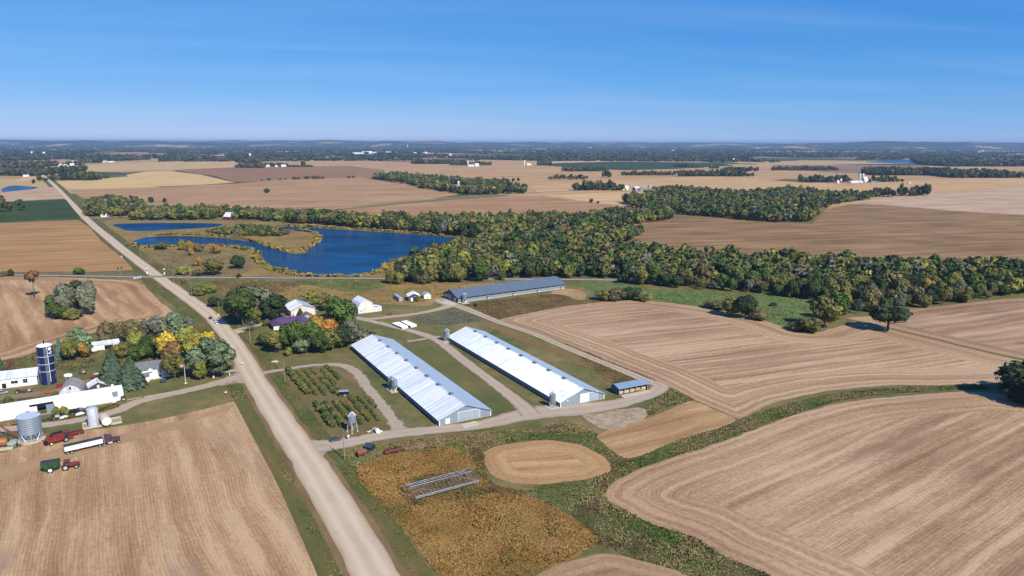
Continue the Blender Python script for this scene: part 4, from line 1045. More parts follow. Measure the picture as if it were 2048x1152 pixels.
# --- white farmhouse
cen, rz, W, L = place3((276, 765), (273, 748), (332, 757))
hz = -R(azd((276, 765), (330, 757)))
M_shing = solid('grey_shingles', (.15, .155, .17), .9, 0, .18, 1.2)
hx = np.array((math.sin(-hz), math.cos(-hz))); hn = np.array((-hx[1], hx[0]))
if hn[1] < 0: hn = -hn
hA = np.array(G(276, 765))
hc = hA + hx * 5.8 + hn * 5.2
hs_ = gable('farmhouse', 'white two storey farmhouse with grey shingle roof at the left farm', 'house', (*hc, .08), hz, 8.6, 11.6, 5.2, 7.8, M_wht, M_shing, M_shing, .4, None, (), None, M_foot, ribs=False)
# front side is the one towards the camera
frt = 'L' if np.dot(np.array((math.cos(hz), math.sin(hz))), hn) > 0 else 'R'
fs = -1 if frt == 'L' else 1
for nm, u, z0, w, h in (('window', 3.6, 2.9, 1.0, 1.3), ('window', 3.8, .9, 1.0, 1.3), ('window', -.2, 3.4, 1.0, 1.3)): opening(hs_, nm, frt, 8.6, 11.6, u, z0, w, h, M_glass, M_trim)
# lean-to porch with bay window at the left, kitchen wing at the right
pr = MB().box(fs * 5.5, -3.4, 1.4, 2.6, 4.6, 2.8).build('porch', M_wht, hs_)
MB().prism([(fs * 4.2, 3.9), (fs * 7.1, 2.75), (fs * 7.1, 2.6), (fs * 4.2, 3.7)], -6.0, -.8, 'y').build('porch_roof', M_shing, pr)
bw = MB().box(fs * 6.95, -3.6, 1.5, .5, 2.2, 1.5).build('bay_window', M_glass, pr)
dm = MB().prism([(-1.1, 5.0), (1.1, 5.0), (1.1, 5.9), (0, 6.6), (-1.1, 5.9)], 0, 1)  # dormer face, turned below
d2 = MB()
for vx, vy, vz in dm.v: d2.v.append((fs * (3.2 + vy * 1.6), -.2 + vx, vz - .9))
d2.f = dm.f; d2.build('dormer', M_wht, hs_)
wg = MB().box(fs * .6, 8.1, 1.6, 6.2, 4.6, 3.2).build('wing', M_wht, hs_)
MB().prism([(fs * .6 - 3.5, 3.1), (fs * .6, 4.9), (fs * .6 + 3.5, 3.1)], 5.85, 10.8, 'y').build('wing_roof', M_shing, wg)
MB().box(fs * 3.75, 8.2, 1.8, .12, 1.0, 1.1).build('window', M_glass, wg)
MB().box(0, 3.2, 8.1, .8, .8, 1.5).build('chimney', solid('brick', (.22, .09, .06), .9), hs_)
# --- white shed with dark opening in the trees
cen, rz, W, L = place3((189, 705), (187, 695), (231, 699))
gable('small_shed', 'white open shed among the trees behind the blue silo', 'shed', (*cen, .08), rz, 7, 14.5, 3.1, 4.2, M_wht, M_roofA, M_roofA, .3, None,
      [('opening', 'R' if True else 'L', 2.2, .1, 4.2, 2.4, M_dark, None), ('opening', 'L', 2.2, .1, 4.2, 2.4, M_dark, None)], None, None)

# --- central farm: house with purple roof
cx_, cy_ = G(572, 657); ph = -R(GRID + 90)
hp = thing('house', 'low house with purple hipped metal roof behind the shade trees', 'house', (cx_, cy_ + 7, .08), R(24))
M_pur = steel_sheet('purple_metal', (.10, .055, .125), (.135, .08, .165), 1, .5, .1, .45, .3, .5)
M_brk = solid('brown_brick', (.20, .12, .09), .9, 0, .15)
MB().box(0, 0, 1.4, 21, 10.5, 2.8).build('wall', M_brk, hp)
MB().add([(-11.3, -6, 2.7), (11.3, -6, 2.7), (11.3, 6, 2.7), (-11.3, 6, 2.7), (-6.5, 0, 5.6), (6.5, 0, 5.6)], [(0, 1, 5, 4), (1, 2, 5), (2, 3, 4, 5), (3, 0, 4), (3, 2, 1, 0)]).build('roof', M_pur, hp)
w2 = MB().box(4.6, -7.2, 1.35, 8, 6, 2.7).build('wing', M_brk, hp)
MB().add([(.0, -11, 2.65), (9.2, -11, 2.65), (4.6, -11, 4.9), (0, -2, 2.65), (9.2, -2, 2.65), (4.6, 0, 4.9)], [(0, 2, 5, 3), (1, 4, 5, 2), (0, 1, 2), (3, 4, 1, 0)]).build('wing_roof', M_pur, w2)
g2 = MB().box(-7.5, -6.2, 1.35, 5.2, 4.4, 2.7).build('porch', M_wht2, hp)
MB().add([(-10.6, -8.8, 2.65), (-4.4, -8.8, 2.65), (-7.5, -8.8, 4.4), (-10.6, -2, 2.65), (-4.4, -2, 2.65), (-7.5, -.5, 4.4)], [(0, 2, 5, 3), (1, 4, 5, 2), (0, 1, 2), (3, 4, 1, 0)]).build('porch_roof', M_pur, g2)
for u in (-3, 0): MB().box(u, -5.3, 1.5, 1.6, .12, 1.3).build('window', M_glass, hp)
MB().box(2.5, 1.2, 5.9, .7, .7, .9).build('chimney', M_brk, hp)
# --- garage with pale roof and cream gable
cen = at_az(607, 632, 0, 9, GRID - 2)
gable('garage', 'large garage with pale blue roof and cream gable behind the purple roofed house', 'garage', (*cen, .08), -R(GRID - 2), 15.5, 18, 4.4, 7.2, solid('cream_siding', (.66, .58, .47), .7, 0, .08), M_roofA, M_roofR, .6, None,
      [('garage_door', 'F', -3.6, .1, 3.4, 3.2, M_trim, M_trim), ('garage_door', 'F', 3.2, .1, 3.4, 3.2, M_wht2, M_trim), ('window', 'L', -4, 1.6, 1.4, 1.2, M_glass, M_trim)], solid('tan_siding', (.45, .36, .28), .8), None)
cen = at_az(615, 642, 0, 3, GRID + 8)
gable('small_shed', 'small grey shed in front of the garage', 'shed', (*cen, .08), -R(GRID + 8), 6, 7.5, 2.9, 4.6, solid('grey_siding', (.34, .37, .40), .8), M_shing, M_shing, .35, None, [('door', 'F', 0, .1, 1.4, 2.2, M_trim, M_trim)], None, None, ribs=False)
# --- white gambrel barn with lean-to
bw_ = 5.6
gam = [(-bw_, 0), (-bw_, 3.6), (-bw_ * .62, 7.0), (0, 9.0), (bw_ * .62, 7.0), (bw_, 3.6), (bw_, 0)]
lc = at_az(733, 626, 0, 7, GRID - 4)
gbn = arch_building('gambrel_barn', 'white gambrel roofed barn with boarded gable beside the drive', 'barn', lc, -R(GRID - 4), bw_ * 2, 14, gam, steel_sheet('pale_boards', (.58, .53, .49), (.74, .71, .68), 0, .4, 0, .9, .5, .8), solid('white_metal_roof', (.80, .80, .79), .5, .1, .05), [('loft_door', 'F', 0, 4.6, 1.6, 1.8, M_wht2), ('door', 'F', -1.2, .1, 1.8, 2.3, M_wht2, M_wood), ('window', 'F', -3.6, 1.3, .8, 1.0, M_glass, M_trim), ('door', 'L', 2.0, .3, 5.0, 2.4, M_dark, None)])
lt = MB().box(bw_ + 2.6, -4.6, 1.5, 4.8, 4.6, 3.0).build('lean_to', M_wht, gbn)
MB().prism([(bw_ + .1, 4.1), (bw_ + 5.3, 2.95), (bw_ + 5.3, 2.8), (bw_ + .1, 3.9)], -7.2, -2.0, 'y').build('lean_to_roof', M_trim, lt)
# --- container and two small sheds on the rise
cen = at_az(801, 603, 0, 6, azd((801, 603), (783, 591)))
ct = thing('shipping_container', 'grey box container on the grassy rise', 'container', (*cen, .1), -R(azd((801, 603), (783, 591))))
M_cont = steel_sheet('container_steel', (.20, .23, .28), (.28, .31, .36), 1, .4, .2, .5, .3, .5)
MB().box(0, 0, 1.45, 2.6, 13.5, 2.7).build('body', M_cont, ct)
MB().box(0, 0, 2.83, 2.5, 13.4, .06).build('roof', solid('container_roof', (.42, .45, .50), .5, .2), ct)
for s in (-.62, .62): d_ = MB().box(s, -6.8, 1.45, 1.18, .08, 2.5).build('door', solid('container_door', (.34, .38, .44), .5), ct); MB().box(s, -6.87, 1.45, .06, .06, 2.3).build('lock_bar', M_galvs, d_)
cen = at_az(831, 602, -1.0, 4, GRID + 14)
gable('small_shed', 'dark sided shed with white roof and white door on the rise', 'shed', (*cen, .08), -R(GRID + 14), 8.4, 9, 3.4, 5.4, M_wallD, solid('shed_white_roof', (.74, .75, .75), .5), None, .3, None,
      [('door', 'F', 2.2, .1, 3.4, 3.2, M_trim, M_trim), ('door', 'F', -1.6, .1, 1.3, 2.2, M_trim, M_trim)], M_wallD, None)
cen = at_az(855, 598, 0, 3, GRID + 10)
gable('small_shed', 'little white shed with pale roof near the slate roofed barn', 'shed', (*cen, .08), -R(GRID + 10), 5, 6.4, 2.9, 4.4, M_wht, M_roofR, None, .3, None, [('door', 'F', 0, .1, 1.1, 2.0, M_wht2, M_wood)], None, None)

# --- open fronted shed
A_, B_ = np.array(G(1238, 791)), np.array(G(1295, 780)); ax = B_ - A_; L = float(np.linalg.norm(ax)); ax /= L
nrm = np.array((-ax[1], ax[0])); W = 6.0; cen = (A_ + B_) / 2 + nrm * W / 2
os_ = thing('open_shed', 'open fronted shed with blue metal roof beside the right silver barn', 'shed', (*cen, .08), math.atan2(ax[1], ax[0]))
M_bl = steel_sheet('blue_grey_roof', (.28, .38, .48), (.36, .46, .55), 0, .9, .35, .4, .3, .4)
M_bs = steel_sheet('blue_side', (.06, .10, .14), (.09, .14, .19), 1, .9, .15, .5, .3, .4)
MB().box(0, W / 2, 1.5, L, .14, 3.0).build('back_wall', M_bs, os_)
for s in (-1, 1): MB().prism([(-W / 2, 0), (W / 2, 0), (W / 2, 3.0), (.6, 4.1), (-W / 2, 3.1)], s * L / 2 - .07, s * L / 2 + .07, 'x').build('side_wall', M_bs, os_)
MB().prism([(W / 2 + .4, 2.95), (.6, 4.2), (.6, 4.1), (W / 2 + .4, 2.85)], -L / 2 - .4, L / 2 + .4, 'x').build('roof_slope', M_bl, os_)
MB().prism([(-W / 2 - .6, 3.02), (.6, 4.2), (.6, 4.1), (-W / 2 - .6, 2.92)], -L / 2 - .4, L / 2 + .4, 'x').build('roof_slope', M_bl, os_)
for k in range(6): MB().box(-L / 2 + .1 + k * (L - .2) / 5, -W / 2, 1.5, .2, .2, 3.1).build('post', M_wood, os_)
for k in range(5):
    MB().box(-L / 2 + (k + .5) * L / 5, -W / 2 + 1.0, .75, L / 5 - .5, .12, 1.3).build('rail_panel', solid('pale_planks', (.50, .40, .28), .9), os_)
x, y = G(1277, 784)
hb = thing('straw_pile', 'heap of straw under the roof of the open shed', 'straw', (x, y + 1.5, .1))
sp = MB()
for k in range(14): sp.box(RNG.uniform(-2.6, 2.6), RNG.uniform(-.7, .7), .25 + RNG.uniform(0, .4), 1.4, .8, .5, RNG.uniform(0, 3))
sp.build('straw', solid('straw_gold', (.45, .30, .11), .95), hb)
# ------------------------------------------------------------------ vehicles and small things
def wheels(parent, spots, r, w, rim=None, rimr=.55):
    rim = rim or M_galvs
    for x, y in spots:
        t = MB().wheel(x, y, r, r, w).build('wheel', M_black, parent)
        MB().lathe([(.05, -w * .53), (r * rimr, -w * .52), (r * rimr, w * .52), (.05, w * .53)], 14, x, y, r, True, 'y').build('rim', rim, t)
def head(p, q):
    a, b = np.array(G(*p)), np.array(G(*q)); d = b - a
    return (a + b) / 2, math.atan2(d[1], d[0]), float(np.linalg.norm(d))
def car(name, label, cat, px, py, az, paint, L=4.5, W=1.8, H=1.45, pickup=False, group=None):
    x, y = G(px, py)
    o = thing(name, label, cat, (x, y, .12), R(90 - az), group)
    h = H * .56
    MB().prism([(-L / 2, .35), (L / 2, .35), (L / 2, h * .82), (L * .42, h * .95), (L * .2, h * 1.02), (-L * .46, h * 1.02), (-L / 2, h * .9)], -W / 2, W / 2, 'y').build('body', paint, o)
    if pickup:
        c = [(-L * .08, h), (L * .22, h), (L * .13, H), (-L * .05, H)]
        bed = MB()
        for s in (-1, 1): bed.box(-L * .29, s * (W / 2 - .06), h + .2, L * .40, .1, .45)
        bed.box(-L * .485, 0, h + .2, .1, W - .14, .45); bed.build('cargo_bed', paint, o)
    else: c = [(-L * .40, h), (L * .24, h), (L * .10, H), (-L * .28, H)]
    g = MB().prism(c, -W * .45, W * .45, 'y').build('cabin', M_glass, o)
    MB().prism([(c[3][0] - .02, H - .02), (c[2][0] + .02, H - .02), (c[2][0] - .04, H + .05), (c[3][0] + .04, H + .05)], -W * .42, W * .42, 'y').build('roof', paint, g)
    for s in (-1, 1): MB().box(L / 2 + .01, s * W * .36, h * .72, .06, .3, .16).build('headlight', M_trim, o); MB().box(-L / 2 - .01, s * W * .38, h * .78, .06, .24, .2).build('tail_light', M_rust, o)
    wheels(o, [(L * .31, W / 2 - .06), (L * .31, -W / 2 + .06), (-L * .31, W / 2 - .06), (-L * .31, -W / 2 + .06)], .34, .24)
    return o
def paint(name, c): return solid('paint_' + name, c, .42, 0, .30, 1.1, .5)   # dusty paint
RA = -37
car('parked_car', 'dark blue car at the roadside, first of three by the yellow sign', 'car', 421, 638, RA + 8, paint('navy', (.012, .018, .05)), group='cars parked by the road')
car('parked_car', 'silver car at the roadside, middle of the three', 'car', 430.5, 643, RA + 8, paint('silver', (.50, .54, .60)), group='cars parked by the road')
car('parked_car', 'white car at the roadside nearest the house drive', 'car', 433.5, 648, RA + 8, paint('white', (.75, .75, .75)), group='cars parked by the road')
car('parked_car', 'dark grey blue car at the mouth of the main drive', 'car', 671, 882, 62, paint('slate', (.05, .075, .11)), L=4.3)
car('pickup_truck', 'red pickup truck beside the old arched barn', 'pickup', 128, 774, 62, paint('red', (.30, .01, .014)), 5.6, 1.95, 1.85, True)
car('pickup_truck', 'black pickup truck parked against the long white shed', 'pickup', 156, 826, 70, paint('black', (.014, .014, .018)), 5.8, 2.0, 1.9, True)
car('parked_car', 'red car beside the garage', 'car', 584, 631, 10, paint('orange_red', (.42, .035, .02)), 4.2)
car('parked_car', 'grey car in front of the white shed at the left edge', 'car', 4, 788, 70, paint('pale', (.35, .38, .40)), 4.4)

# --- grain truck
c_, a_, l_ = head((130, 909), (246, 882))
st = thing('grain_truck', 'semi truck with white hopper trailer and maroon cab in the stubble field', 'truck', (*c_, .12), a_)
M_mar = paint('maroon', (.085, .035, .05)); M_tarp = solid('dark_tarp', (.035, .037, .045), .8, 0, .15)
tr = MB().prism([(-9.4, 1.35), (-9.4, 3.1), (2.6, 3.1), (2.6, 1.35)], -1.28, 1.28, 'y').build('trailer', solid('white_trailer', (.78, .78, .78), .45, 0, .05), st)
MB().prism([(-1.3, 3.1), (-.9, 3.34), (0, 3.42), (.9, 3.34), (1.3, 3.1)], -9.45, 2.65, 'x').build('tarp', M_tarp, tr)
for hx_ in (-5.2, -1.6): MB().lathe([(1.6, 1.36), (.5, .7)], 4, hx_, 0, 0, True, 'z', math.pi / 4, math.pi / 4 + 2 * math.pi).build('hopper', M_galvs, tr)
for k in range(11): MB().box(-8.9 + k * 1.1, 1.31, 2.4, .07, .07, 1.4).box(-8.9 + k * 1.1, -1.31, 2.4, .07, .07, 1.4).build('stake', M_galvs, tr)
MB().box(-3, 0, 1.28, 12, .9, .16).build('frame', M_dark, st)
cab = MB().prism([(3.3, 1.0), (6.2, 1.0), (6.2, 2.3), (5.7, 3.25), (5.2, 3.35), (3.3, 3.35)], -1.2, 1.2, 'y').build('cab', M_mar, st)
MB().prism([(5.72, 3.2), (6.22, 2.35), (6.26, 2.4), (5.76, 3.25)], -1.05, 1.05, 'y').build('windshield', M_glass, cab)
for s in (-1, 1): MB().box(5.5, s * 1.21, 2.6, .8, .06, .7).build('window', M_glass, cab)
MB().box(3.9, 0, 3.55, 1.1, 2.1, .5).build('sleeper_fairing', M_mar, cab)
MB().prism([(6.2, 1.0), (8.4, 1.0), (8.5, 1.7), (8.2, 2.0), (6.2, 2.25)], -.85, .85, 'y').build('hood', M_mar, st)
MB().box(8.52, 0, 1.4, .1, 1.2, .9).build('grille', M_galvs, st)
for s in (-1, 1):
    MB().box(7.7, s * 1.0, 1.15, 1.2, .4, .12).build('fender', M_mar, st)
    MB().tube((3.1, s * 1.05, 1.0), (3.1, s * 1.05, 4.1), .11, 8).build('exhaust_stack', M_galvs, st)
    MB().lathe([(.05, -.7), (.4, -.68), (.4, .68), (.05, .7)], 12, 5.0, s * 1.1, .75, True, 'x').build('fuel_tank', M_galvs, st)
wheels(st, [(x, s * 1.05) for x in (-8.6, -7.3, 1.6, 2.95, 7.7) for s in (-1, 1)], .52, .5)
# --- tractor and grain cart
c_, a_, l_ = head((87, 943), (162, 931))
M_red = paint('tractor_red', (.20, .026, .022)); M_grn = paint('cart_green', (.018, .075, .022))
tc_ = np.array(G(141, 937)); tk = thing('tractor', 'red tractor hitched to the green grain cart', 'tractor', (*tc_, .12), a_)
MB().prism([(-.2, .9), (2.9, .9), (2.95, 1.7), (2.6, 1.95), (-.2, 2.05)], -.5, .5, 'y').build('hood', M_red, tk)
cb = MB().prism([(-1.6, 1.4), (-.1, 1.4), (.05, 2.9), (-1.5, 2.9)], -.85, .85, 'y').build('cab', M_glass, tk)
MB().box(-.75, 0, 3.0, 2.0, 2.0, .2).build('roof', M_red, cb)
MB().box(.2, 0, .85, 5.2, .55, .5).build('chassis', M_dark, tk)
for s in (-1, 1): MB().prism([(-2.1, 1.75), (-1.0, 2.0), (-.2, 1.7), (-.2, 1.6), (-1.0, 1.9), (-2.1, 1.65)], s * 1.15 - .35, s * 1.15 + .35, 'y').build('fender', M_red, tk)
MB().tube((1.4, .45, 1.9), (1.4, .45, 3.0), .07, 6).build('exhaust', M_dark, tk)
wheels(tk, [(-1.2, 1.35), (-1.2, -1.35)], 1.0, .75, solid('tire_rim', (.55, .58, .62), .4, .3), .58); wheels(tk, [(2.0, 1.1), (2.0, -1.1)], .7, .5, M_galvs)
cc_ = np.array(G(103, 942)); gc = thing('grain_cart', 'green grain cart with dark tarp behind the red tractor', 'grain cart', (*cc_, .12), a_)
MB().prism([(-2.7, 2.3), (-2.7, 3.3), (2.7, 3.3), (2.7, 2.3), (1.2, 1.1), (-1.2, 1.1)], -1.55, 1.55, 'y').build('hopper', M_grn, gc)
MB().prism([(-1.6, 3.3), (-1.1, 3.65), (0, 3.8), (1.1, 3.65), (1.6, 3.3)], -2.75, 2.75, 'x').build('tarp', M_tarp, gc)
MB().box(3.2, 0, .9, 4.0, .25, .25).build('tongue', M_grn, gc); MB().box(0, 0, 1.0, 3.6, 1.6, .3).build('frame', M_grn, gc)
MB().tube((1.9, -1.2, 1.2), (2.9, -1.7, 3.9), .22, 8).build('auger', M_grn, gc)
wheels(gc, [(0, 1.75), (0, -1.75)], .95, .8, M_trim, .62)
# --- combine and its header on a trailer
c_, a_, l_ = head((95, 890), (140, 878))
cm = thing('combine_harvester', 'red combine harvester parked beside the big drying bin', 'combine', (*np.array(G(117, 885)), .12), a_)
MB().prism([(-3.6, 1.1), (-3.9, 2.3), (-2.6, 3.0), (1.9, 3.0), (1.9, 1.0), (-1.6, .9)], -1.4, 1.4, 'y').build('body', M_red, cm)
MB().prism([(-1.7, 2.95), (1.6, 2.95), (2.0, 3.75), (-2.1, 3.75)], -1.5, 1.5, 'y').build('grain_tank', M_red, cm)
MB().box(-.05, 0, 3.72, 3.5, 2.5, .12).build('tank_opening', M_dark, cm)
cb = MB().prism([(1.9, 1.7), (3.5, 1.7), (3.7, 3.4), (1.9, 3.5)], -1.0, 1.0, 'y').build('cab', M_glass, cm); MB().box(2.8, 0, 3.55, 2.1, 2.2, .2).build('roof', M_red, cb)
MB().prism([(3.2, .5), (4.9, .35), (4.9, 1.0), (2.2, 1.8)], -.75, .75, 'y').build('feeder_house', M_red, cm)
MB().tube((-1.2, 1.5, 3.2), (-4.6, 1.9, 3.5), .24, 8).build('unload_auger', M_red, cm)
MB().box(-4.1, 0, 1.0, .9, 2.2, .9).build('straw_chopper', M_dark, cm); MB().box(-1.5, 0, 3.2, 1.6, 2.0, .4).build('engine_deck', M_dark, cm)
for s in (-1, 1): MB().box(2.3, s * 1.35, 1.9, 1.2, .3, .15).build('platform', M_dark, cm)
wheels(cm, [(2.1, 1.7), (2.1, -1.7)], .95, .8, M_galvs); wheels(cm, [(-2.6, 1.45), (-2.6, -1.45)], .6, .5, M_trim)
c_, a2_, l_ = head((133, 878), (160, 871))
hd = thing('combine_header', 'long red grain header with black reel lying behind the combine', 'header', (*np.array(G(145, 873)), .12), a2_)
def header_parts(hd, L, red):
    MB().prism([(-.7, .7), (.7, .5), (.75, .65), (-.2, .85), (-.5, 1.7), (-.75, 1.7)], -L / 2, L / 2, 'x').build('trough', red, hd)
    for s in (-1, 1): MB().prism([(-.8, .5), (1.0, .45), (.9, 1.0), (-.5, 1.85), (-.8, 1.85)], s * L / 2 - .06, s * L / 2 + .06, 'x').build('end_plate', red, hd)
    rl = MB(); rl.tube((-L / 2, .35, 1.5), (L / 2, .35, 1.5), .09, 6)
    for k in range(5):
        a = k * 2 * math.pi / 5; rl.tube((-L / 2 + .2, .35 + .55 * math.cos(a), 1.5 + .55 * math.sin(a)), (L / 2 - .2, .35 + .55 * math.cos(a), 1.5 + .55 * math.sin(a)), .05, 4)
    rl.build('reel', M_dark, hd)
    MB().tube((-L / 2 + .2, .0, .95), (L / 2 - .2, 0, .95), .22, 8).build('auger', red, hd)
    MB().box(0, -.1, .35, L * .8, .2, .2).build('trailer_beam', M_dark, hd)
    wheels(hd, [(-L * .3, .55), (-L * .3, -.55), (L * .3, .55), (L * .3, -.55)], .32, .2)
header_parts(hd, 7.6, M_red)
c_, a2_, l_ = head((766, 911), (806, 902))
hd = thing('combine_header', 'rusty red grain header parked in the weeds above the soybeans', 'header', (*c_, .12), a2_)
header_parts(hd, 6.6, solid('faded_red', (.20, .045, .035), .6, 0, .2)); 
# --- red wagon and dark hutch in the weeds
c_, a2_, l_ = head((713, 915), (733, 909))
wg = thing('box_wagon', 'small faded red wagon with curved lid in the weeds by the drive', 'wagon', (*np.array(G(723, 912)), .12), a2_)
MB().prism([(-.9, .7), (.9, .7), (1.0, 1.5), (.6, 1.95), (-.6, 1.95), (-1.0, 1.5)], -1.7, 1.7, 'x').build('body', solid('faded_red_body', (.19, .05, .04), .7, 0, .2), wg)
MB().prism([(-.65, 1.96), (.65, 1.96), (.5, 2.12), (-.5, 2.12)], -1.75, 1.75, 'x').build('lid', solid('faded_pink', (.26, .09, .07), .7), wg)
MB().box(2.4, 0, .55, 1.6, .12, .12).build('tongue', M_dark, wg); wheels(wg, [(-1.1, .9), (-1.1, -.9), (1.1, .9), (1.1, -.9)], .42, .25)
gw = thing('dark_hutch', 'dark blue gable roofed hutch on skids beside the drive', 'hutch', (*np.array(G(740, 900)), .12), R(62))
M_navy = solid('navy_panels', (.022, .028, .042), .6, 0, .2)
MB().prism([(-1.2, .3), (1.2, .3), (1.2, 1.5), (0, 2.5), (-1.2, 1.5)], -1.4, 1.4, 'y').build('body', M_navy, gw)
for s in (-1, 1): MB().prism([(s * 1.4, 1.42), (0, 2.6), (0, 2.52), (s * 1.4, 1.34)], -1.6, 1.6, 'y').build('roof_slope', solid('navy_roof', (.045, .055, .075), .5, 0, .1), gw); MB().box(s * .9, 0, .15, .18, 3.2, .3).build('skid', M_wood, gw)
MB().box(.1, -1.42, .9, .8, .05, 1.0).build('door', M_dark, gw)
# --- black enclosed trailer in the orchard
x, y = G(688, 792); et = thing('enclosed_trailer', 'black enclosed trailer with pale roof standing in the orchard', 'trailer', (x, y, .12), R(6))
MB().box(0, 0, 1.35, 4.2, 2.1, 1.9).build('body', solid('black_trailer', (.014, .015, .028), .4, 0, .1), et)
MB().prism([(-1.1, 2.3), (1.1, 2.3), (.9, 2.42), (-.9, 2.42)], -2.15, 2.15, 'x').build('roof', solid('trailer_roof', (.40, .46, .50), .4, .3), et)
MB().box(-2.7, 0, .5, 1.4, .12, .12).build('tongue', M_dark, et); MB().box(0, -1.07, .42, 4.2, .05, .12).build('trim_strip', M_galvs, et)
wheels(et, [(.6, 1.08), (.6, -1.08)], .34, .22, M_trim)
MB().box(.6, -1.15, .75, 1.0, .25, .08).build('fender', M_trim, et)
# --- white debris at the loop corner
x, y = G(755, 866); ws = thing('white_tank', 'white plastic tank lying with scraps at the corner of the gravel loop', 'tank', (x, y, .1), .5)
MB().lathe([(.1, -1.2), (.8, -1.0), (.9, -.6), (.9, .6), (.8, 1.0), (.1, 1.2)], 16, 0, 0, .85, True, 'y').build('shell', M_trim, ws, True)
MB().cyl(.3, 1.6, 1.95, 10).build('lid', M_wht2, ws)
for k, (px, py, lab) in enumerate(((739, 865, 'flat pale tarp scrap left of the white plastic tank'), (747, 859, 'tan board heap behind the white plastic tank'), (761, 864, 'white bucket scrap right of the white plastic tank'))):
    x, y = G(px, py); s_ = thing('scrap_pile', lab, 'scrap', (x, y, .1), .7 * k)
    sp = MB()
    for j in range(5): sp.box(RNG.uniform(-.8, .8), RNG.uniform(-.4, .4), .12 + .1 * j, RNG.uniform(.5, 1.4), RNG.uniform(.3, .6), .12, RNG.uniform(0, 3))
    sp.build('boards', (M_wht, solid('tan_boards', (.5, .38, .25), .9), M_trim)[k], s_)
x, y = G(697, 879); s_ = thing('mailbox', 'white mailbox on a post beside the main drive', 'mailbox', (x, y, .1))
MB().box(0, 0, .55, .16, .16, 1.1).build('post', M_trim, s_); MB().prism([(-.3, 1.1), (.3, 1.1), (.3, 1.45), (.15, 1.65), (-.15, 1.65), (-.3, 1.45)], -.6, .6, 'y').build('box', M_trim, s_)

# --- galvanised building frame standing in the soybeans
FL, FR, BL, BR = (np.array(G(*p)) for p in ((832, 1008), (957, 974), (813, 977), (944, 952)))
ax = FR - FL; L = float(np.linalg.norm(ax)); ax /= L; nn = np.array((-ax[1], ax[0])); W = float(abs(np.dot(BL - FL, nn)))
W = min(W, 9.0)
cen = FL + ax * L / 2 + nn * W / 2
fr = thing('steel_frame', 'bare galvanised shed frame standing among the soybeans', 'frame', (*cen, .1), math.atan2(ax[1], ax[0]))
M_fr = solid('bright_galvanised', (.27, .30, .36), .35, .5, .08)
hf, hr = 2.3, 3.6
for sx in (-1, 1):
    for sy, h in ((-1, hf), (1, hf)): MB().tube((sx * L / 2, sy * W / 2, -.1), (sx * L / 2, sy * W / 2, h), .09, 6).build('post', M_fr, fr)
    MB().tube((sx * L / 2, -W / 2, hf), (sx * L / 2, 0, hr), .08, 6).tube((sx * L / 2, 0, hr), (sx * L / 2, W / 2, hf), .08, 6).tube((sx * L / 2, -W / 2, hf), (sx * L / 2, W / 2, hf), .06, 5).build('end_truss', M_fr, fr)
MB().box(0, -W / 2 - .05, hf, L + .4, .1, .2).build('eave_rail', solid('white_rail', (.36, .38, .43), .5), fr)
MB().tube((-L / 2, 0, hr), (L / 2, 0, hr), .08, 6).build('ridge_rail', M_fr, fr)
MB().tube((-L / 2, W / 2, hf), (L / 2, W / 2, hf), .07, 6).tube((-L / 2, W / 2, hf - .5), (L / 2, W / 2, hf - .5), .08, 6).build('eave_rail', M_fr, fr)
MB().tube((-L / 2, -W / 2, hf - .55), (L / 2, -W / 2, hf - .55), .08, 6).build('lower_rail', M_fr, fr)
for k in range(15):
    xx = -L / 2 + (k + 1) * L / 16
    MB().tube((xx, -W / 2, hf), (xx, 0, hr), .075, 5).tube((xx, 0, hr), (xx, W / 2, hf), .075, 5).build('rafter', M_fr, fr)
for a, b in (((-L / 2, 0), (-L / 2 + L * .35, -1)), ((L / 2, 0), (L / 2 - L * .35, 1)), ((-L / 2, 1), (-L / 2 + L * .3, 0)), ((L / 2, -1), (L / 2 - L * .3, 0))):
    za = hr if a[1] == 0 else hf; zb = hr if b[1] == 0 else hf
    MB().tube((a[0], a[1] * W / 2, za), (b[0], b[1] * W / 2, zb), .07, 5).build('brace', M_fr, fr)

# --- calf hutches, two blocks of white boxes
def lerp(a, b, t): return (a[0] + (b[0] - a[0]) * t, a[1] + (b[1] - a[1]) * t)
blocks = [('left', [(783, 650), (797, 647.5), (817, 656.5), (804, 659)]), ('right', [(801, 646.5), (812, 644.5), (834, 653.5), (821, 656.5)])]
M_hut = solid('hutch_white', (.80, .80, .79), .5, 0, .04)
ordn = ['first', 'second', 'third', 'fourth', 'fifth', 'last']
for bn, c4 in blocks:
    Wq = [np.array(G(*p)) for p in c4]
    for k in range(6):
        l0 = Wq[0] + (Wq[3] - Wq[0]) * (k + .5) / 6; r0 = Wq[1] + (Wq[2] - Wq[1]) * (k + .5) / 6
        d = r0 - l0; Lh = float(np.linalg.norm(d)); wd = float(np.linalg.norm(Wq[3] - Wq[0])) / 6 * .80
        h = thing('calf_hutch', f'{ordn[k]} white hutch from the far end of the {bn} block', 'hutch', (*((l0 + r0) / 2), .1), math.atan2(d[1], d[0]), 'white calf hutches on the grass')
        MB().box(0, 0, .55, Lh * .92, wd, 1.1).build('body', M_wht2, h)
        MB().prism([(-wd / 2 - .1, 1.08), (0, 1.45), (wd / 2 + .1, 1.08)], -Lh / 2, Lh / 2, 'x').build('roof', M_hut, h)
        MB().box(-Lh * .46 - .02, 0, .45, .06, wd * .5, .8).build('opening', M_dark, h)

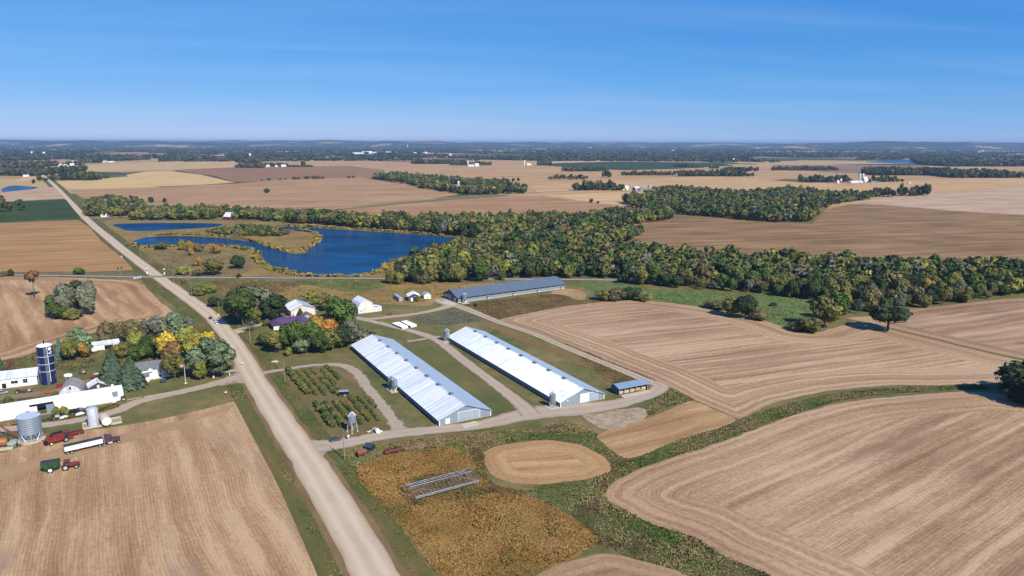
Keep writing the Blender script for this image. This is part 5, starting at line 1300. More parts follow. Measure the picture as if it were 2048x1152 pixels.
# --- utility poles, signals, signs
M_pole = solid('pole_wood', (.27, .22, .17), .9, 0, .15, 2)
def upole(px, py, h, label, arm=True):
    x, y = G(px, py); o = thing('utility_pole', label, 'utility pole', (x, y, .05), R(-GRID + 90), 'utility poles')
    MB().tube((0, 0, 0), (0, 0, h), .19, 8, .13).build('pole', M_pole, o)
    if arm:
        a = MB().box(0, 0, h - .7, 2.4, .13, .16).build('crossarm', M_pole, o)
        for s in (-1.05, 0, 1.05): MB().lathe([(.04, h - .62), (.09, h - .5), (.05, h - .36)], 6, s).build('insulator', M_glass, a)
for p in ((570, 764, 10.8, 'pale utility pole at the orchard corner by the gravel loop'), (689, 919, 11.0, 'utility pole standing in the weeds beside the main drive'), (501, 688, 10.5, 'utility pole on the lawn near the purple roofed house'),
          (760, 645, 9.0, 'utility pole beside the drive near the white gambrel barn'), (384, 594, 11, 'utility pole in the green grass below the crossing'), (439, 633, 10, 'utility pole behind the three parked cars'),
          (348, 566, 11, 'utility pole just right of the railway crossing'), (332, 546, 11, 'utility pole beyond the railway crossing'), (254, 487, 9, 'utility pole on the verge near the pond arm'), (281, 512, 9, 'utility pole on the verge beside the rough meadow'), (197, 443, 9, 'utility pole at the far crossroads')):
    upole(*p)
M_blkp = solid('signal_black', (.02, .02, .02), .6)
for px, py, lab in ((294.5, 548, 'railway crossing signal on the left of the road'), (329, 549, 'railway crossing signal on the right of the road')):
    x, y = G(px, py); o = thing('crossing_signal', lab, 'signal', (x, y, .1), R(20), 'railway crossing signals')
    MB().tube((0, 0, 0), (0, 0, 5.0), .12, 6).build('mast', M_galvs, o); MB().box(0, -.1, 3.4, 1.8, .1, .5).build('light_bar', M_blkp, o)
    MB().box(0, -.15, 4.5, 1.9, .06, .3, 0, R(40)).box(0, -.17, 4.5, 1.9, .06, .3, 0, R(-40)).build('crossbuck', M_trim, o); MB().box(0, 0, .8, 1.0, .8, 1.6).build('base', M_trim, o)
x, y = G(241, 553); o = thing('signal_mast', 'twin headed railway signal mast left of the crossing', 'signal', (x, y, .4), R(62))
MB().tube((0, 0, 0), (0, 0, 7.0), .14, 6).build('mast', M_galvs, o); MB().box(0, 0, 6.2, 3.2, .2, .2).build('arm', M_galvs, o)
for s in (-1.4, 1.4): MB().box(s, -.1, 6.4, .9, .5, 1.6).build('signal_head', M_blkp, o)
for k in range(10): pass
x, y = G(275, 557); o = thing('control_box', 'low grey control boxes beside the railway crossing', 'box', (x, y, .1), R(62))
for s in (-2.6, 0, 2.4): MB().box(s, 0, .7, 1.8, 1.2, 1.4).build('cabinet', M_tank, o)
x, y = G(437.5, 637); o = thing('road_sign', 'round yellow sign behind the parked cars', 'sign', (x, y, .1), R(30))
MB().tube((0, 0, 0), (0, 0, 2.6), .05, 5).build('post', M_galvs, o); MB().lathe([(.02, -.03), (.62, -.03), (.62, .03), (.02, .03)], 16, 0, 0, 2.2, True, 'y').build('plate', solid('sign_yellow', (.75, .62, .01), .5), o)
# --- flag pole
x, y = G(371.5, 767); o = thing('flag_pole', 'white flag pole with a flag in front of the farmhouse', 'flag pole', (x, y, .1))
MB().tube((0, 0, 0), (0, 0, 9.6), .12, 6, .07).build('pole', M_trim, o)
fl = MB()
n = 8
for i in range(n + 1):
    u = i / n
    for z in (9.3, 8.1): fl.v.append((-.1 - 1.9 * u, .18 * math.sin(u * 7), z - .35 * u))
fl.f = [(2 * i, 2 * i + 1, 2 * i + 3, 2 * i + 2) for i in range(n)]
fm = NT('flag_cloth'); oc = fm.sep(fm.objco())
fz = fm.math('MULTIPLY_ADD', oc[0], -.184, oc[2])
stp = fm.math('GREATER_THAN', fm.math('FRACT', fm.math('MULTIPLY', fz, 5.4)), .5)
cc = fm.mix(stp, (.55, .03, .04), (.72, .72, .72))
can = fm.math('MULTIPLY', fm.math('GREATER_THAN', oc[0], -.9), fm.math('GREATER_THAN', fz, 8.65))
fl.build('flag', fm.done(fm.mix(can, cc, (.03, .05, .18)), .8), o)
MB().lathe([(.9, 0), (.9, .2), (.6, .3)], 12).build('planter', M_conc, o)
# --- yard things of the left farm
x, y = G(137, 757); o = thing('propane_tank', 'white lying propane tank on the grass right of the blue silo', 'tank', (x, y, .1), R(10))
MB().lathe([(.05, -1.9), (.75, -1.6), (.95, -1.1), (.95, 1.1), (.75, 1.6), (.05, 1.9)], 16, 0, 0, 1.35, True, 'x').build('shell', M_trim, o, True)
for s in (-1, 1): MB().box(s * .9, 0, .3, .3, 1.2, .7).build('saddle', M_conc, o)
MB().cyl(.25, 2.2, 2.55, 8).build('valve_cover', M_trim, o)
def old_tractor(px, py, rz, label, red, canopy=True):
    x, y = G(px, py); o = thing('old_tractor', label, 'tractor', (x, y, .1), rz)
    MB().prism([(-.2, .8), (2.2, .8), (2.25, 1.4), (-.2, 1.55)], -.32, .32, 'y').build('hood', red, o); MB().box(.2, 0, .7, 3.8, .4, .4).build('chassis', M_dark, o); MB().box(-.9, 0, 1.3, .6, .7, .5).build('seat', M_dark, o)
    if canopy:
        cn_ = MB().box(-.8, 0, 2.7, 1.9, 1.7, .12).build('canopy', M_wht2, o)
        for sx in (-1.5, -.1):
            for sy in (-.7, .7): MB().box(sx, sy, 1.9, .07, .07, 1.5).build('canopy_post', M_dark, o)
    wheels(o, [(-1.0, .95), (-1.0, -.95)], .75, .45); wheels(o, [(1.7, .75), (1.7, -.75)], .45, .3)
old_tractor(190, 759, R(200), 'old red tractor with pale canopy beside the dirt lane', solid('old_red', (.20, .035, .03), .7))
old_tractor(41, 786, R(25), 'rusty brown tractor in front of the white shed', solid('old_brown', (.17, .065, .045), .8), False)
x, y = G(25, 893); o = thing('hopper_wagon', 'small pale green hopper wagon beside the big drying bin', 'wagon', (x, y, .1), R(25))
MB().prism([(-1.6, 1.3), (-1.6, 2.2), (1.6, 2.2), (1.6, 1.3), (.5, .7), (-.5, .7)], -1.1, 1.1, 'y').build('hopper', solid('pale_green', (.28, .33, .29), .7, 0, .2), o)
MB().box(0, 0, .6, 3.2, 1.2, .15).build('frame', M_dark, o); wheels(o, [(-1.1, .9), (-1.1, -.9), (1.1, .9), (1.1, -.9)], .42, .25); MB().box(2.4, 0, .5, 1.8, .12, .12).build('tongue', M_dark, o)
x, y = G(2, 897); o = thing('grain_dryer', 'orange grain dryer on a concrete slab at the left edge', 'dryer', (x, y, .1), R(25))
M_or = solid('dryer_orange', (.40, .14, .05), .5, .2, .15)
MB().lathe([(.1, -2.4), (1.5, -2.0), (1.5, 2.0), (.7, 2.4), (.6, 2.5)], 18, 0, 0, 2.4, True, 'x').build('drum', M_or, o, True); MB().cyl(.7, 3.6, 4.6, 12, -1.2).build('stack', M_galvs, o)
MB().box(0, 0, .1, 8, 5.5, .3).build('slab', M_conc, o); MB().lathe([(.05, 2.4), (.8, 2.45), (.8, 2.7), (.05, 2.7)], 14, 0, 0, 2.4, True, 'x').build('burner', M_dark, o)
for sx in (-1.5, 1.5):
    for sy in (-.9, .9): MB().box(sx, sy, .8, .14, .14, 1.6).build('leg', M_dark, o)
x0, y0 = G(-2, 872); x1, y1 = G(41, 880)
o = thing('grain_auger', 'long red grain auger between the dryer and the big bin', 'auger', ((x0 + x1) / 2, (y0 + y1) / 2, .1), math.atan2(y1 - y0, x1 - x0)); Lx = math.hypot(x1 - x0, y1 - y0)
MB().tube((-Lx / 2, 0, 4.6), (Lx / 2, 0, 1.0), .26, 8).build('tube', M_rust, o); MB().tube((-Lx / 2, 0, 4.6), (-Lx / 2, 0, 3.6), .24, 8).build('spout', M_rust, o)
for s in (-.8, .8): MB().tube((0, s, .4), (-Lx * .25, s * .2, 3.6), .07, 5).build('strut', M_rust, o)
wheels(o, [(0, .9), (0, -.9)], .4, .25)
M_jk = [solid('junk_dark', (.05, .05, .055), .8, 0, .3), solid('junk_pale', (.5, .5, .5), .7, 0, .2), solid('junk_orange', (.42, .10, .03), .7, 0, .2), solid('junk_brown', (.14, .09, .07), .8, 0, .3)]
def implement(px, py, rz, L, label, mi, name='farm_implement', cat='implement'):
    x, y = G(px, py); o = thing(name, label, cat, (x, y, .1), rz)
    f = MB(); f.box(0, 0, .6, L, .2, .2); f.box(0, .8, .6, L * .8, .15, .15); f.box(0, -.8, .6, L * .8, .15, .15)
    for k in range(4): f.box(-L * .35 + k * L * .23, 0, .6, .15, 1.7, .15)
    f.build('frame', M_jk[mi], o)
    for k in range(5): MB().tube((-L * .38 + k * L * .19, .8, .6), (-L * .38 + k * L * .19, 1.0, 0), .08, 5).build('tine', M_jk[mi], o)
    MB().box(L * .2, 0, .95, L * .25, 1.0, .6).build('hopper', M_jk[(mi + 1) % 4 if mi != 2 else 2], o)
    wheels(o, [(0, 1.0), (0, -1.0)], .4, .25)
implement(92, 788, .3, 5, 'orange tillage implement in the weeds left of the arched barn', 2)
implement(55, 785, .4, 4, 'dark machine parked beside the rusty brown tractor', 0)
implement(165, 748, .2, 3.5, 'small dark implement on the grass behind the red tractor', 0)
implement(178, 724, .1, 7, 'dark brown implement in the weeds below the open shed', 3)
implement(122, 836, .6, 4.5, 'brown implement among junk in front of the long white shed', 3)
implement(180, 770, 1.0, 3, 'dark loader frame beside the small brown shed', 0)
implement(108, 838, .6, 6, 'low dark hay rack in front of the grey sliding door', 0)
implement(195, 805, .5, 9, 'long flat trailer frame along the long white shed', 3, 'flat_trailer', 'trailer')
implement(244, 803, .3, 4, 'dark machine at the right end of the long white shed', 0)
for px, py, lab in ((160, 830, 'white boat shaped cover below the black pickup'), (128, 837, 'white chest in front of the long white shed'),):
    x, y = G(px, py); o = thing('white_cover', lab, 'cover', (x, y, .1), .9); MB().prism([(-1.6, .2), (1.6, .2), (1.3, .8), (.4, 1.0), (-1.3, .8)], -.55, .55, 'y').build('hull', M_trim, o); MB().box(0, 0, .2, 2.4, .8, .3).build('cradle', M_dark, o)
x, y = G(327, 766); o = thing('garden_swing', 'blue garden swing on the farmhouse lawn', 'swing', (x, y, .1), .4); M_sw = solid('swing_blue', (.04, .09, .18), .6)
MB().box(0, 0, 1.9, 2.6, 1.3, .1).build('canopy', M_sw, o); MB().box(0, .1, .6, 1.9, .6, .1).build('seat', M_sw, o); MB().box(0, .4, .95, 1.9, .08, .6).build('backrest', M_sw, o)
for sx in (-1.2, 1.2): MB().tube((sx, -.8, 0), (sx, 0, 1.9), .05, 5).tube((sx, .8, 0), (sx, 0, 1.9), .05, 5).build('leg', M_dark, o)
x, y = G(452, 790); o = thing('hydrant', 'red and white post box on the grass by the left drive', 'post', (x, y, .1)); MB().box(0, 0, .5, .4, .4, 1.0).build('post', solid('hyd_red', (.5, .03, .02), .5), o); MB().box(0, 0, 1.2, .6, .9, .5).build('box', M_trim, o)
x, y = G(427, 757); o = thing('stone_statue', 'pale boulder ornament under the big grey green willow', 'ornament', (x, y, .1)); MB().lathe([(.5, 0), (.65, .4), (.5, 1.0), (.35, 1.4), (.1, 1.6)], 9).build('stone', M_conc, o)
x, y = G(459.5, 751); o = thing('yard_post', 'short white post at the edge of the left drive', 'post', (x, y, .1)); MB().box(0, 0, .6, .25, .25, 1.2).build('post', M_trim, o); MB().box(0, 0, 1.25, .35, .35, .12).build('cap', M_trim, o)
x, y = G(485.5, 731); o = thing('mailbox', 'white mailbox at the road end of the willow spur', 'mailbox', (x, y, .1)); MB().box(0, 0, .5, .12, .12, 1.0).build('post', M_wood, o); MB().box(0, 0, 1.2, 1.2, .4, .4).build('box', M_trim, o)
x, y = G(549, 724); o = thing('boulder', 'flat pale boulder on the lawn above the gravel loop', 'boulder', (x, y, .0)); MB().add([(-1.7, -.8, 0), (1.5, -.9, 0), (1.8, .8, 0), (-1.4, .9, 0), (-.9, -.4, .7), (1.2, -.5, .9), (1.3, .4, .8), (-.7, .5, .6)], [(0, 1, 5, 4), (1, 2, 6, 5), (2, 3, 7, 6), (3, 0, 4, 7), (4, 5, 6, 7)]).build('stone', M_conc, o)
x, y = G(479, 664); o = thing('rock_bed', 'ring of pale rocks on the lawn by the house drive', 'rocks', (x, y, .0))
for k in range(9): a = k * .7; MB().lathe([(.5, 0), (.55, .3), (.2, .5)], 6, 2.0 * math.cos(a), 1.0 * math.sin(a)).build('rock', M_conc, o)
x, y = G(265, 776); o = thing('pumpkin_pile', 'orange pumpkins under the second spruce', 'pumpkins', (x, y, .05))
for k in range(9): MB().lathe([(.1, 0), (.4, .15), (.45, .35), (.3, .55), (.05, .55)], 8, RNG.uniform(-1.6, 1.6), RNG.uniform(-.6, .6)).build('pumpkin', solid('pumpkin', (.55, .14, .02), .6), o)
x, y = G(629, 621); o = thing('play_tent', 'turquoise tarp covered stack beside the garage', 'tarp', (x, y, .1), .4); MB().prism([(-2.0, 0), (2.0, 0), (2.0, 1.6), (0, 2.6), (-2.0, 1.6)], -2.2, 2.2, 'y').build('cover', solid('turquoise', (.06, .32, .42), .6), o); MB().box(0, 0, .1, 4.4, 4.8, .2).build('skid', M_wood, o)
x, y = G(780, 630); o = thing('red_bin', 'small rust red hopper beside the drive below the rise', 'hopper', (x, y, .1)); MB().prism([(-1.0, .2), (1.0, .2), (1.4, 1.3), (-1.4, 1.3)], -.8, .8, 'y').build('hopper', M_rust, o); MB().box(0, 0, .1, 1.8, 1.4, .2).build('base', M_dark, o)
x, y = G(951, 613); o = thing('skid_loader', 'small dark loader in the brown weeds near the slate roofed barn', 'loader', (x, y, .1), 2.0); MB().prism([(-1.3, .5), (1.0, .5), (1.0, 1.1), (.3, 1.2), (.2, 2.0), (-.9, 2.0), (-1.3, 1.4)], -.6, .6, 'y').build('body', M_dark, o); MB().box(1.7, 0, .5, .7, 1.6, .6).build('bucket', M_jk[3], o); wheels(o, [(.6, .75), (.6, -.75), (-.7, .75), (-.7, -.75)], .4, .3)
x, y = G(243.5, 516); o = thing('sign_post', 'small white sign at the field corner beside the road', 'sign', (x, y, .1)); MB().box(0, 0, .6, .12, .12, 1.2).build('post', M_trim, o); MB().box(0, 0, 1.5, 1.2, .08, .9).build('plate', M_trim, o)
# ------------------------------------------------------------------ trees
def leaf_mat(name, vertex=False):
    t = NT(name)
    a = t.new('ShaderNodeAttribute'); a.attribute_name = 'tint'
    if vertex:
        v = t.new('ShaderNodeAttribute'); v.attribute_name = 'col'; base = v.outputs['Color']
    else:
        base = t.new('ShaderNodeObjectInfo').outputs['Color']
    n = t.noise(t.pos(), .35, 2)
    h = t.new('ShaderNodeHueSaturation'); t.put(h.inputs['Color'], base)
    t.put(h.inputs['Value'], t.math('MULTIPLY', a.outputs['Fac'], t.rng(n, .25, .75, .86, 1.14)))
    t.put(h.inputs['Hue'], t.math('MULTIPLY_ADD', n, .024, .488))
    m_ = t.done(h.outputs[0], .8, 0, .15)
    return m_
def grass_leaf():
    t = NT('grass_blades')
    a = t.new('ShaderNodeAttribute'); a.attribute_name = 'tint'
    v = t.new('ShaderNodeAttribute'); v.attribute_name = 'col'
    h = t.new('ShaderNodeHueSaturation'); t.put(h.inputs['Color'], v.outputs['Color']); t.put(h.inputs['Value'], a.outputs['Fac'])
    # soft thin blades glow with the light that falls on the sward as a whole
    g = t.new('ShaderNodeNewGeometry'); m1 = t.new('ShaderNodeMix'); m1.data_type = 'VECTOR'; m1.inputs[0].default_value = .72
    t.l.new(g.outputs['Normal'], m1.inputs[4]); m1.inputs[5].default_value = (0, 0, 1)
    nz = t.new('ShaderNodeVectorMath'); nz.operation = 'NORMALIZE'; t.l.new(m1.outputs[1], nz.inputs[0]); t.l.new(nz.outputs[0], t.b.inputs['Normal'])
    return t.done(h.outputs[0], .9, 0, .05)
GRASSL = grass_leaf()
LEAF = leaf_mat('foliage'); LEAFV = leaf_mat('foliage_mass', True)
BARK = solid('bark', (.10, .08, .065), .95, 0, .2, 2)
CUBE = []
def cube_sphere():
    V, F = [], []
    def face(o, u, v):
        n = len(V)
        for j in range(3):
            for i in range(3):
                p = np.array(o, float) + np.array(u, float) * (i - 1) + np.array(v, float) * (j - 1); V.append(p / np.linalg.norm(p))
        for j in range(2):
            for i in range(2): F.append((n + j * 3 + i, n + j * 3 + i + 1, n + (j + 1) * 3 + i + 1, n + (j + 1) * 3 + i))
    face((0, 0, 1), (1, 0, 0), (0, 1, 0)); face((0, 0, -1), (0, 1, 0), (1, 0, 0)); face((1, 0, 0), (0, 1, 0), (0, 0, 1)); face((-1, 0, 0), (0, 0, 1), (0, 1, 0)); face((0, 1, 0), (0, 0, 1), (1, 0, 0)); face((0, -1, 0), (1, 0, 0), (0, 0, 1))
    return np.array(V), np.array(F)
CS_V, CS_F = cube_sphere()
LO_V = np.array([(x, y, z) for z in (-1, 1) for x, y in ((-1, -1), (1, -1), (1, 1), (-1, 1))], float) / math.sqrt(3) * 1.12
LO_F = np.array([(3, 2, 1, 0), (4, 5, 6, 7), (0, 1, 5, 4), (1, 2, 6, 5), (2, 3, 7, 6), (3, 0, 4, 7)])
def quads_at(P, N, size, rng, tint, squash=1.0):
    """Leaf clumps: one irregular four cornered leaf spray per point, lying across N."""
    n = len(P)
    r = rng.normal(size=(n, 3)); U = np.cross(N, r); U /= np.maximum(np.linalg.norm(U, axis=1, keepdims=True), 1e-6); W = np.cross(N, U)
    s = size * rng.uniform(.55, 1.35, (n, 1))
    V = np.empty((n, 4, 3))
    for k, (a, b) in enumerate(((-1, -.35), (.3, -1), (1, .4), (-.4, 1))):
        ja = rng.uniform(.6, 1.2, (n, 1)); V[:, k] = P + (U * a * ja + W * b * ja * squash) * s + N * rng.uniform(-.25, .25, (n, 1)) * s
    return V.reshape(-1, 3), np.arange(4 * n).reshape(n, 4), np.repeat(tint, 4)
def crown(seed, n, leaf, lobes=9, cz=.60, sz=.27, sr=.29, lr=(.16, .25), core=True, sparse=0.0, flat=1.0):
    rng = np.random.default_rng(seed)
    C, Rr = [], []
    while len(C) < lobes:
        p = rng.uniform(-1, 1, 3)
        if p.dot(p) > 1: continue
        p = p / max(np.linalg.norm(p), .01) * (np.linalg.norm(p) ** .5)
        q = np.array((p[0] * sr, p[1] * sr, cz + p[2] * sz))
        if all(np.linalg.norm(q - c) > .13 for c in C) or rng.random() < .05: C.append(q); Rr.append(rng.uniform(*lr))
    C = np.array(C); Rr = np.array(Rr)
    k = rng.choice(len(C), n, p=Rr ** 2 / (Rr ** 2).sum())
    d = rng.normal(size=(n, 3)); d[:, 2] += .25; d /= np.linalg.norm(d, axis=1, keepdims=True)
    rad = Rr[k] * rng.uniform(.80 - sparse, 1.12, n)
    P = C[k] + d * rad[:, None] * np.array((1, 1, flat))
    dist = np.linalg.norm(P[:, None] - C[None], axis=2) / Rr[None]
    keep = (dist.min(1) > .68) & (P[:, 2] > .04)
    P, d, k = P[keep], d[keep], k[keep]
    N = d + rng.normal(0, .36, d.shape); N /= np.linalg.norm(N, axis=1, keepdims=True)
    lobe_t = rng.uniform(.78, 1.22, len(C))
    V, F, T = quads_at(P, N, leaf, rng, lobe_t[k] * rng.uniform(.82, 1.18, len(P)))
    if core:
        Vs, Fs, Ts = [V], [F], [T]; o = len(V)
        for c, r, lt in zip(C, Rr, lobe_t):
            bv, bf = (LO_V, LO_F) if core == 'lo' else (CS_V, CS_F)
            w = bv * (r * rng.uniform(.70, .92, (len(bv), 1))) * np.array((1, 1, flat)) + c
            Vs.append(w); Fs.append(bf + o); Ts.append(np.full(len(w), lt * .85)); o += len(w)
        V, F, T = np.vstack(Vs), np.vstack(Fs), np.concatenate(Ts)
    return V, F, T
def spruce(seed, n):
    rng = np.random.default_rng(seed)
    z = rng.uniform(.06, 1.0, n) ** .85; lay = np.floor(z * 13) / 13
    rr = (1 - z) ** .85 * .50 * (1 + .28 * (1 - (z * 13 % 1)))
    a = rng.uniform(0, 2 * math.pi, n)
    rad = rr * rng.uniform(.72, 1.08, n)
    P = np.c_[rad * np.cos(a), rad * np.sin(a), z - rad * .10]
    N = np.c_[np.cos(a) * .75, np.sin(a) * .75, np.full(n, .65)] + rng.normal(0, .35, (n, 3)); N /= np.linalg.norm(N, axis=1, keepdims=True)
    V, F, T = quads_at(P, N, .06, rng, rng.uniform(.65, 1.35, n))
    m_ = 12; Vc = []; Fc = []
    rings = [(.36, .08), (.30, .3), (.20, .55), (.09, .8), (.01, .98)]
    for r, zz in rings:
        for i in range(m_): b = 2 * math.pi * i / m_; Vc.append((r * math.cos(b), r * math.sin(b), zz))
    for j in range(len(rings) - 1):
        for i in range(m_): Fc.append((j * m_ + i, j * m_ + (i + 1) % m_, (j + 1) * m_ + (i + 1) % m_, (j + 1) * m_ + i))
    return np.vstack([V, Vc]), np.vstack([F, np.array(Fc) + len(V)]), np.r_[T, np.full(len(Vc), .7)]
def crown_mesh(name, vft):
    V, F, T = vft
    me = np_mesh(name, V, F, LEAF)
    at = me.attributes.new('tint', 'FLOAT', 'POINT'); at.data.foreach_set('value', T.astype(np.float32))
    return me
def trunk_mesh(name, seed, top=.55, r=.022, limbs=5, spread=.26, z0=.3):
    rng = random.Random(seed); mb = MB()
    mb.tube((0, 0, -.02), (0, 0, top), r, 7, r * .45)
    for i in range(limbs):
        a = i * 2.4 + rng.random(); z = z0 + (top - z0) * rng.random(); q = spread * rng.uniform(.6, 1.1)
        e = (q * math.cos(a), q * math.sin(a), z + rng.uniform(.12, .3)); mb.tube((0, 0, z), e, r * .5, 5, r * .15)
        mb.tube(tuple(v * .6 + (0, 0, z * .4)[j] for j, v in enumerate(e)), (e[0] + rng.uniform(-.1, .1), e[1] + rng.uniform(-.1, .1), min(.92, e[2] + .12)), r * .22, 4, r * .06)
    return mesh_from(name, mb.v, mb.f, BARK)
PROTO = {}
for i in range(7): PROTO['broad%d' % i] = (crown_mesh('crown', crown(100 + i, 1500, .048, 9 + i % 4, .58, .27 + .02 * (i % 3), .28)), trunk_mesh('trunk', i))
for i in range(2): PROTO['spruce%d' % i] = (crown_mesh('crown', spruce(200 + i, 2600)), trunk_mesh('trunk', 20 + i, .9, .022, 0))
for i in range(2): PROTO['sparse%d' % i] = (crown_mesh('crown', crown(300 + i, 650, .038, 10, .58, .28, .29, (.16, .24), False, .45)), trunk_mesh('trunk', 30 + i, .8, .022, 14, .36, .22))
for i in range(3): PROTO['bush%d' % i] = (crown_mesh('crown', crown(400 + i, 700, .06, 7, .46, .24, .27, (.20, .28))), trunk_mesh('trunk', 40 + i, .4, .03, 3, .2, .1))
PROTO['oak0'] = (crown_mesh('crown', crown(500, 1700, .042, 14, .62, .22, .36, (.11, .18), True, .2, .8)), trunk_mesh('trunk', 50, .62, .035, 9, .42, .22))
PROTO['pole0'] = (crown_mesh('crown', crown(510, 700, .05, 6, .74, .12, .26, (.16, .24), True, .2, .62)), trunk_mesh('trunk', 51, .78, .028, 4, .25, .55))
PROTO['willow0'] = (crown_mesh('crown', crown(520, 2800, .036, 15, .52, .32, .33, (.14, .22))), trunk_mesh('trunk', 52, .6, .03, 6))
PAL = {'green': (70, 86, 40), 'dark': (52, 64, 38), 'darkgreen': (58, 72, 36), 'olive': (100, 98, 50), 'yellowgreen': (120, 120, 54), 'yellow': (168, 142, 52), 'orange': (158, 110, 56), 'gold': (146, 116, 54), 'rust': (116, 90, 60),
       'brown': (102, 94, 62), 'greygreen': (96, 110, 80), 'grey': (98, 100, 82), 'blue': (80, 100, 86), 'spruce': (66, 80, 62), 'red': (120, 70, 60)}
def leafcol(name, k=1.0):
    l = s2l(PAL[name]); j = RNG.uniform(.86, 1.14); return tuple(min(.8, v * 1.16 * k * j) for v in l)
def tree(proto, x, y, w, h, c, label, group=None, name='tree', cat='tree'):
    cm_, tm_ = PROTO[proto]
    o = thing(name, label, cat, (x, y, .0), RNG.uniform(0, 6.28), group)
    a = link('crown', cm_, o); b = link('trunk', tm_, o)
    a.color = (*c, 1)
    o.scale = (w, w, h)
    return o
def ptree(px, py, hpx, wpx, kind, c, label, group=None, name='tree', cat='tree', k=1.0):
    x, y = G(px, py); s = mpp(px, py)
    return tree(kind, x, y, wpx * s * 1.24, hpx * s * 1.10, leafcol(c, k), label, group, name, cat)
_bi = [0]
def B():
    _bi[0] += 1; return 'broad%d' % (_bi[0] % 7)
LF = 'shade trees of the left farm'
left = [
 (228, 773, 68, 46, 'spruce0', 'spruce', 'taller blue grey spruce left of the white farmhouse'), (263, 776, 56, 44, 'spruce1', 'spruce', 'shorter dark spruce against the white farmhouse'),
 (160, 716, 52, 46, B(), 'greygreen', 'grey green tree behind the gold tree near the blue silo'), (121, 718, 38, 19, 'spruce0', 'blue', 'narrow blue green conifer just right of the blue silo'),
 (141, 722, 40, 28, B(), 'olive', 'olive tree between the blue green conifer and the gold tree'), (167, 717, 40, 29, B(), 'gold', 'gold and orange tree right of the blue silo'),
 (1, 752, 42, 17, 'spruce1', 'spruce', 'dark spruce cut by the left edge above the white shed'), (22, 746, 28, 20, 'sparse0', 'red', 'reddish bare shrub behind the white shed'),
 (80, 744, 16, 13, 'bush1', 'rust', 'rust coloured bush behind the small silver bin'),
 (214, 692, 44, 30, B(), 'brown', 'brownish tree behind the white open shed'), (238, 688, 46, 34, 'sparse1', 'brown', 'thin brown tree right of the white open shed'), (262, 684, 44, 36, B(), 'brown', 'broad brown tree in the middle of the back row'),
 (288, 682, 46, 36, 'sparse0', 'grey', 'grey half bare tree in the back row'), (316, 684, 48, 40, B(), 'grey', 'grey green tree in the back row left of the willow'), (350, 684, 52, 50, B(), 'greygreen', 'wide grey green tree at the back beside the road'),
 (376, 672, 34, 26, B(), 'grey', 'grey tree at the road end of the back row'), (346, 646, 22, 22, 'bush0', 'olive', 'olive bush at the field corner beside the road'),
 (276, 708, 40, 36, B(), 'yellowgreen', 'yellow green crown above the farmhouse'), (277, 724, 32, 30, B(), 'green', 'small green tree just behind the farmhouse'), (302, 718, 44, 36, B(), 'darkgreen', 'dark green tree behind the farmhouse gable'),
 (247, 716, 30, 30, B(), 'olive', 'olive tree between the open shed and the farmhouse'), (336, 724, 54, 42, B(), 'yellow', 'bright yellow tree behind the rusty brown tree'), (352, 742, 56, 42, B(), 'rust', 'rusty brown tree beside the farmhouse wing'),
 (350, 760, 46, 42, B(), 'olive', 'olive tree in front of the farmhouse wing'), (378, 718, 56, 46, B(), 'yellowgreen', 'yellow green tree between the two yellow trees'), (412, 716, 50, 52, B(), 'yellow', 'wide yellow tree beside the gravel road'),
 (424, 754, 78, 78, 'willow0', 'greygreen', 'huge grey green willow at the left drive corner'), (401, 761, 42, 28, B(), 'yellowgreen', 'small yellow green tree in front of the big willow'),
 (20, 812, 20, 18, 'bush2', 'green', 'green bush in the weeds left of the long white shed'), (60, 836, 10, 10, 'bush0', 'green', 'small bush against the long white shed by the drying bin'),
 (112, 834, 22, 14, 'bush1', 'olive', 'olive bush against the long white shed'), (131, 831, 20, 16, 'bush2', 'yellowgreen', 'yellow green bush beside the black pickup'), (246, 802, 14, 11, 'bush0', 'green', 'round bush at the right end of the long white shed'),
 (113, 795, 14, 12, 'bush2', 'olive', 'olive bush left of the arched barn'),
]
for px, py, h, w, k, c, lab in left: ptree(px, py, h, w, k, c, lab, LF, 'spruce_tree' if 'spruce' in k else ('bush' if 'bush' in k else 'tree'), 'tree' if 'bush' not in k else 'bush')
CL = 'trees of the oval clump in the left field'
for px, py, h, w, k, c, lab in [(110, 636, 46, 34, B(), 'green', 'green tree at the left end of the oval clump'), (134, 632, 58, 46, B(), 'grey', 'tall grey green tree in the oval clump'), (158, 628, 60, 44, B(), 'dark', 'dark tree in the middle of the oval clump'),
    (177, 630, 60, 34, B(), 'grey', 'dark grey tree at the right end of the oval clump'), (122, 638, 30, 34, 'bush0', 'green', 'low green bush at the front of the oval clump'), (150, 638, 22, 34, 'bush1', 'olive', 'low olive bush between the clump trunks')]:
    ptree(px, py, h, w, k, c, lab, CL)
ptree(69.5, 596, 54, 29, 'pole0', 'rust', 'tall thin rust crowned tree standing alone in the left stubble', None)
HC = 'trees round the purple roofed house'
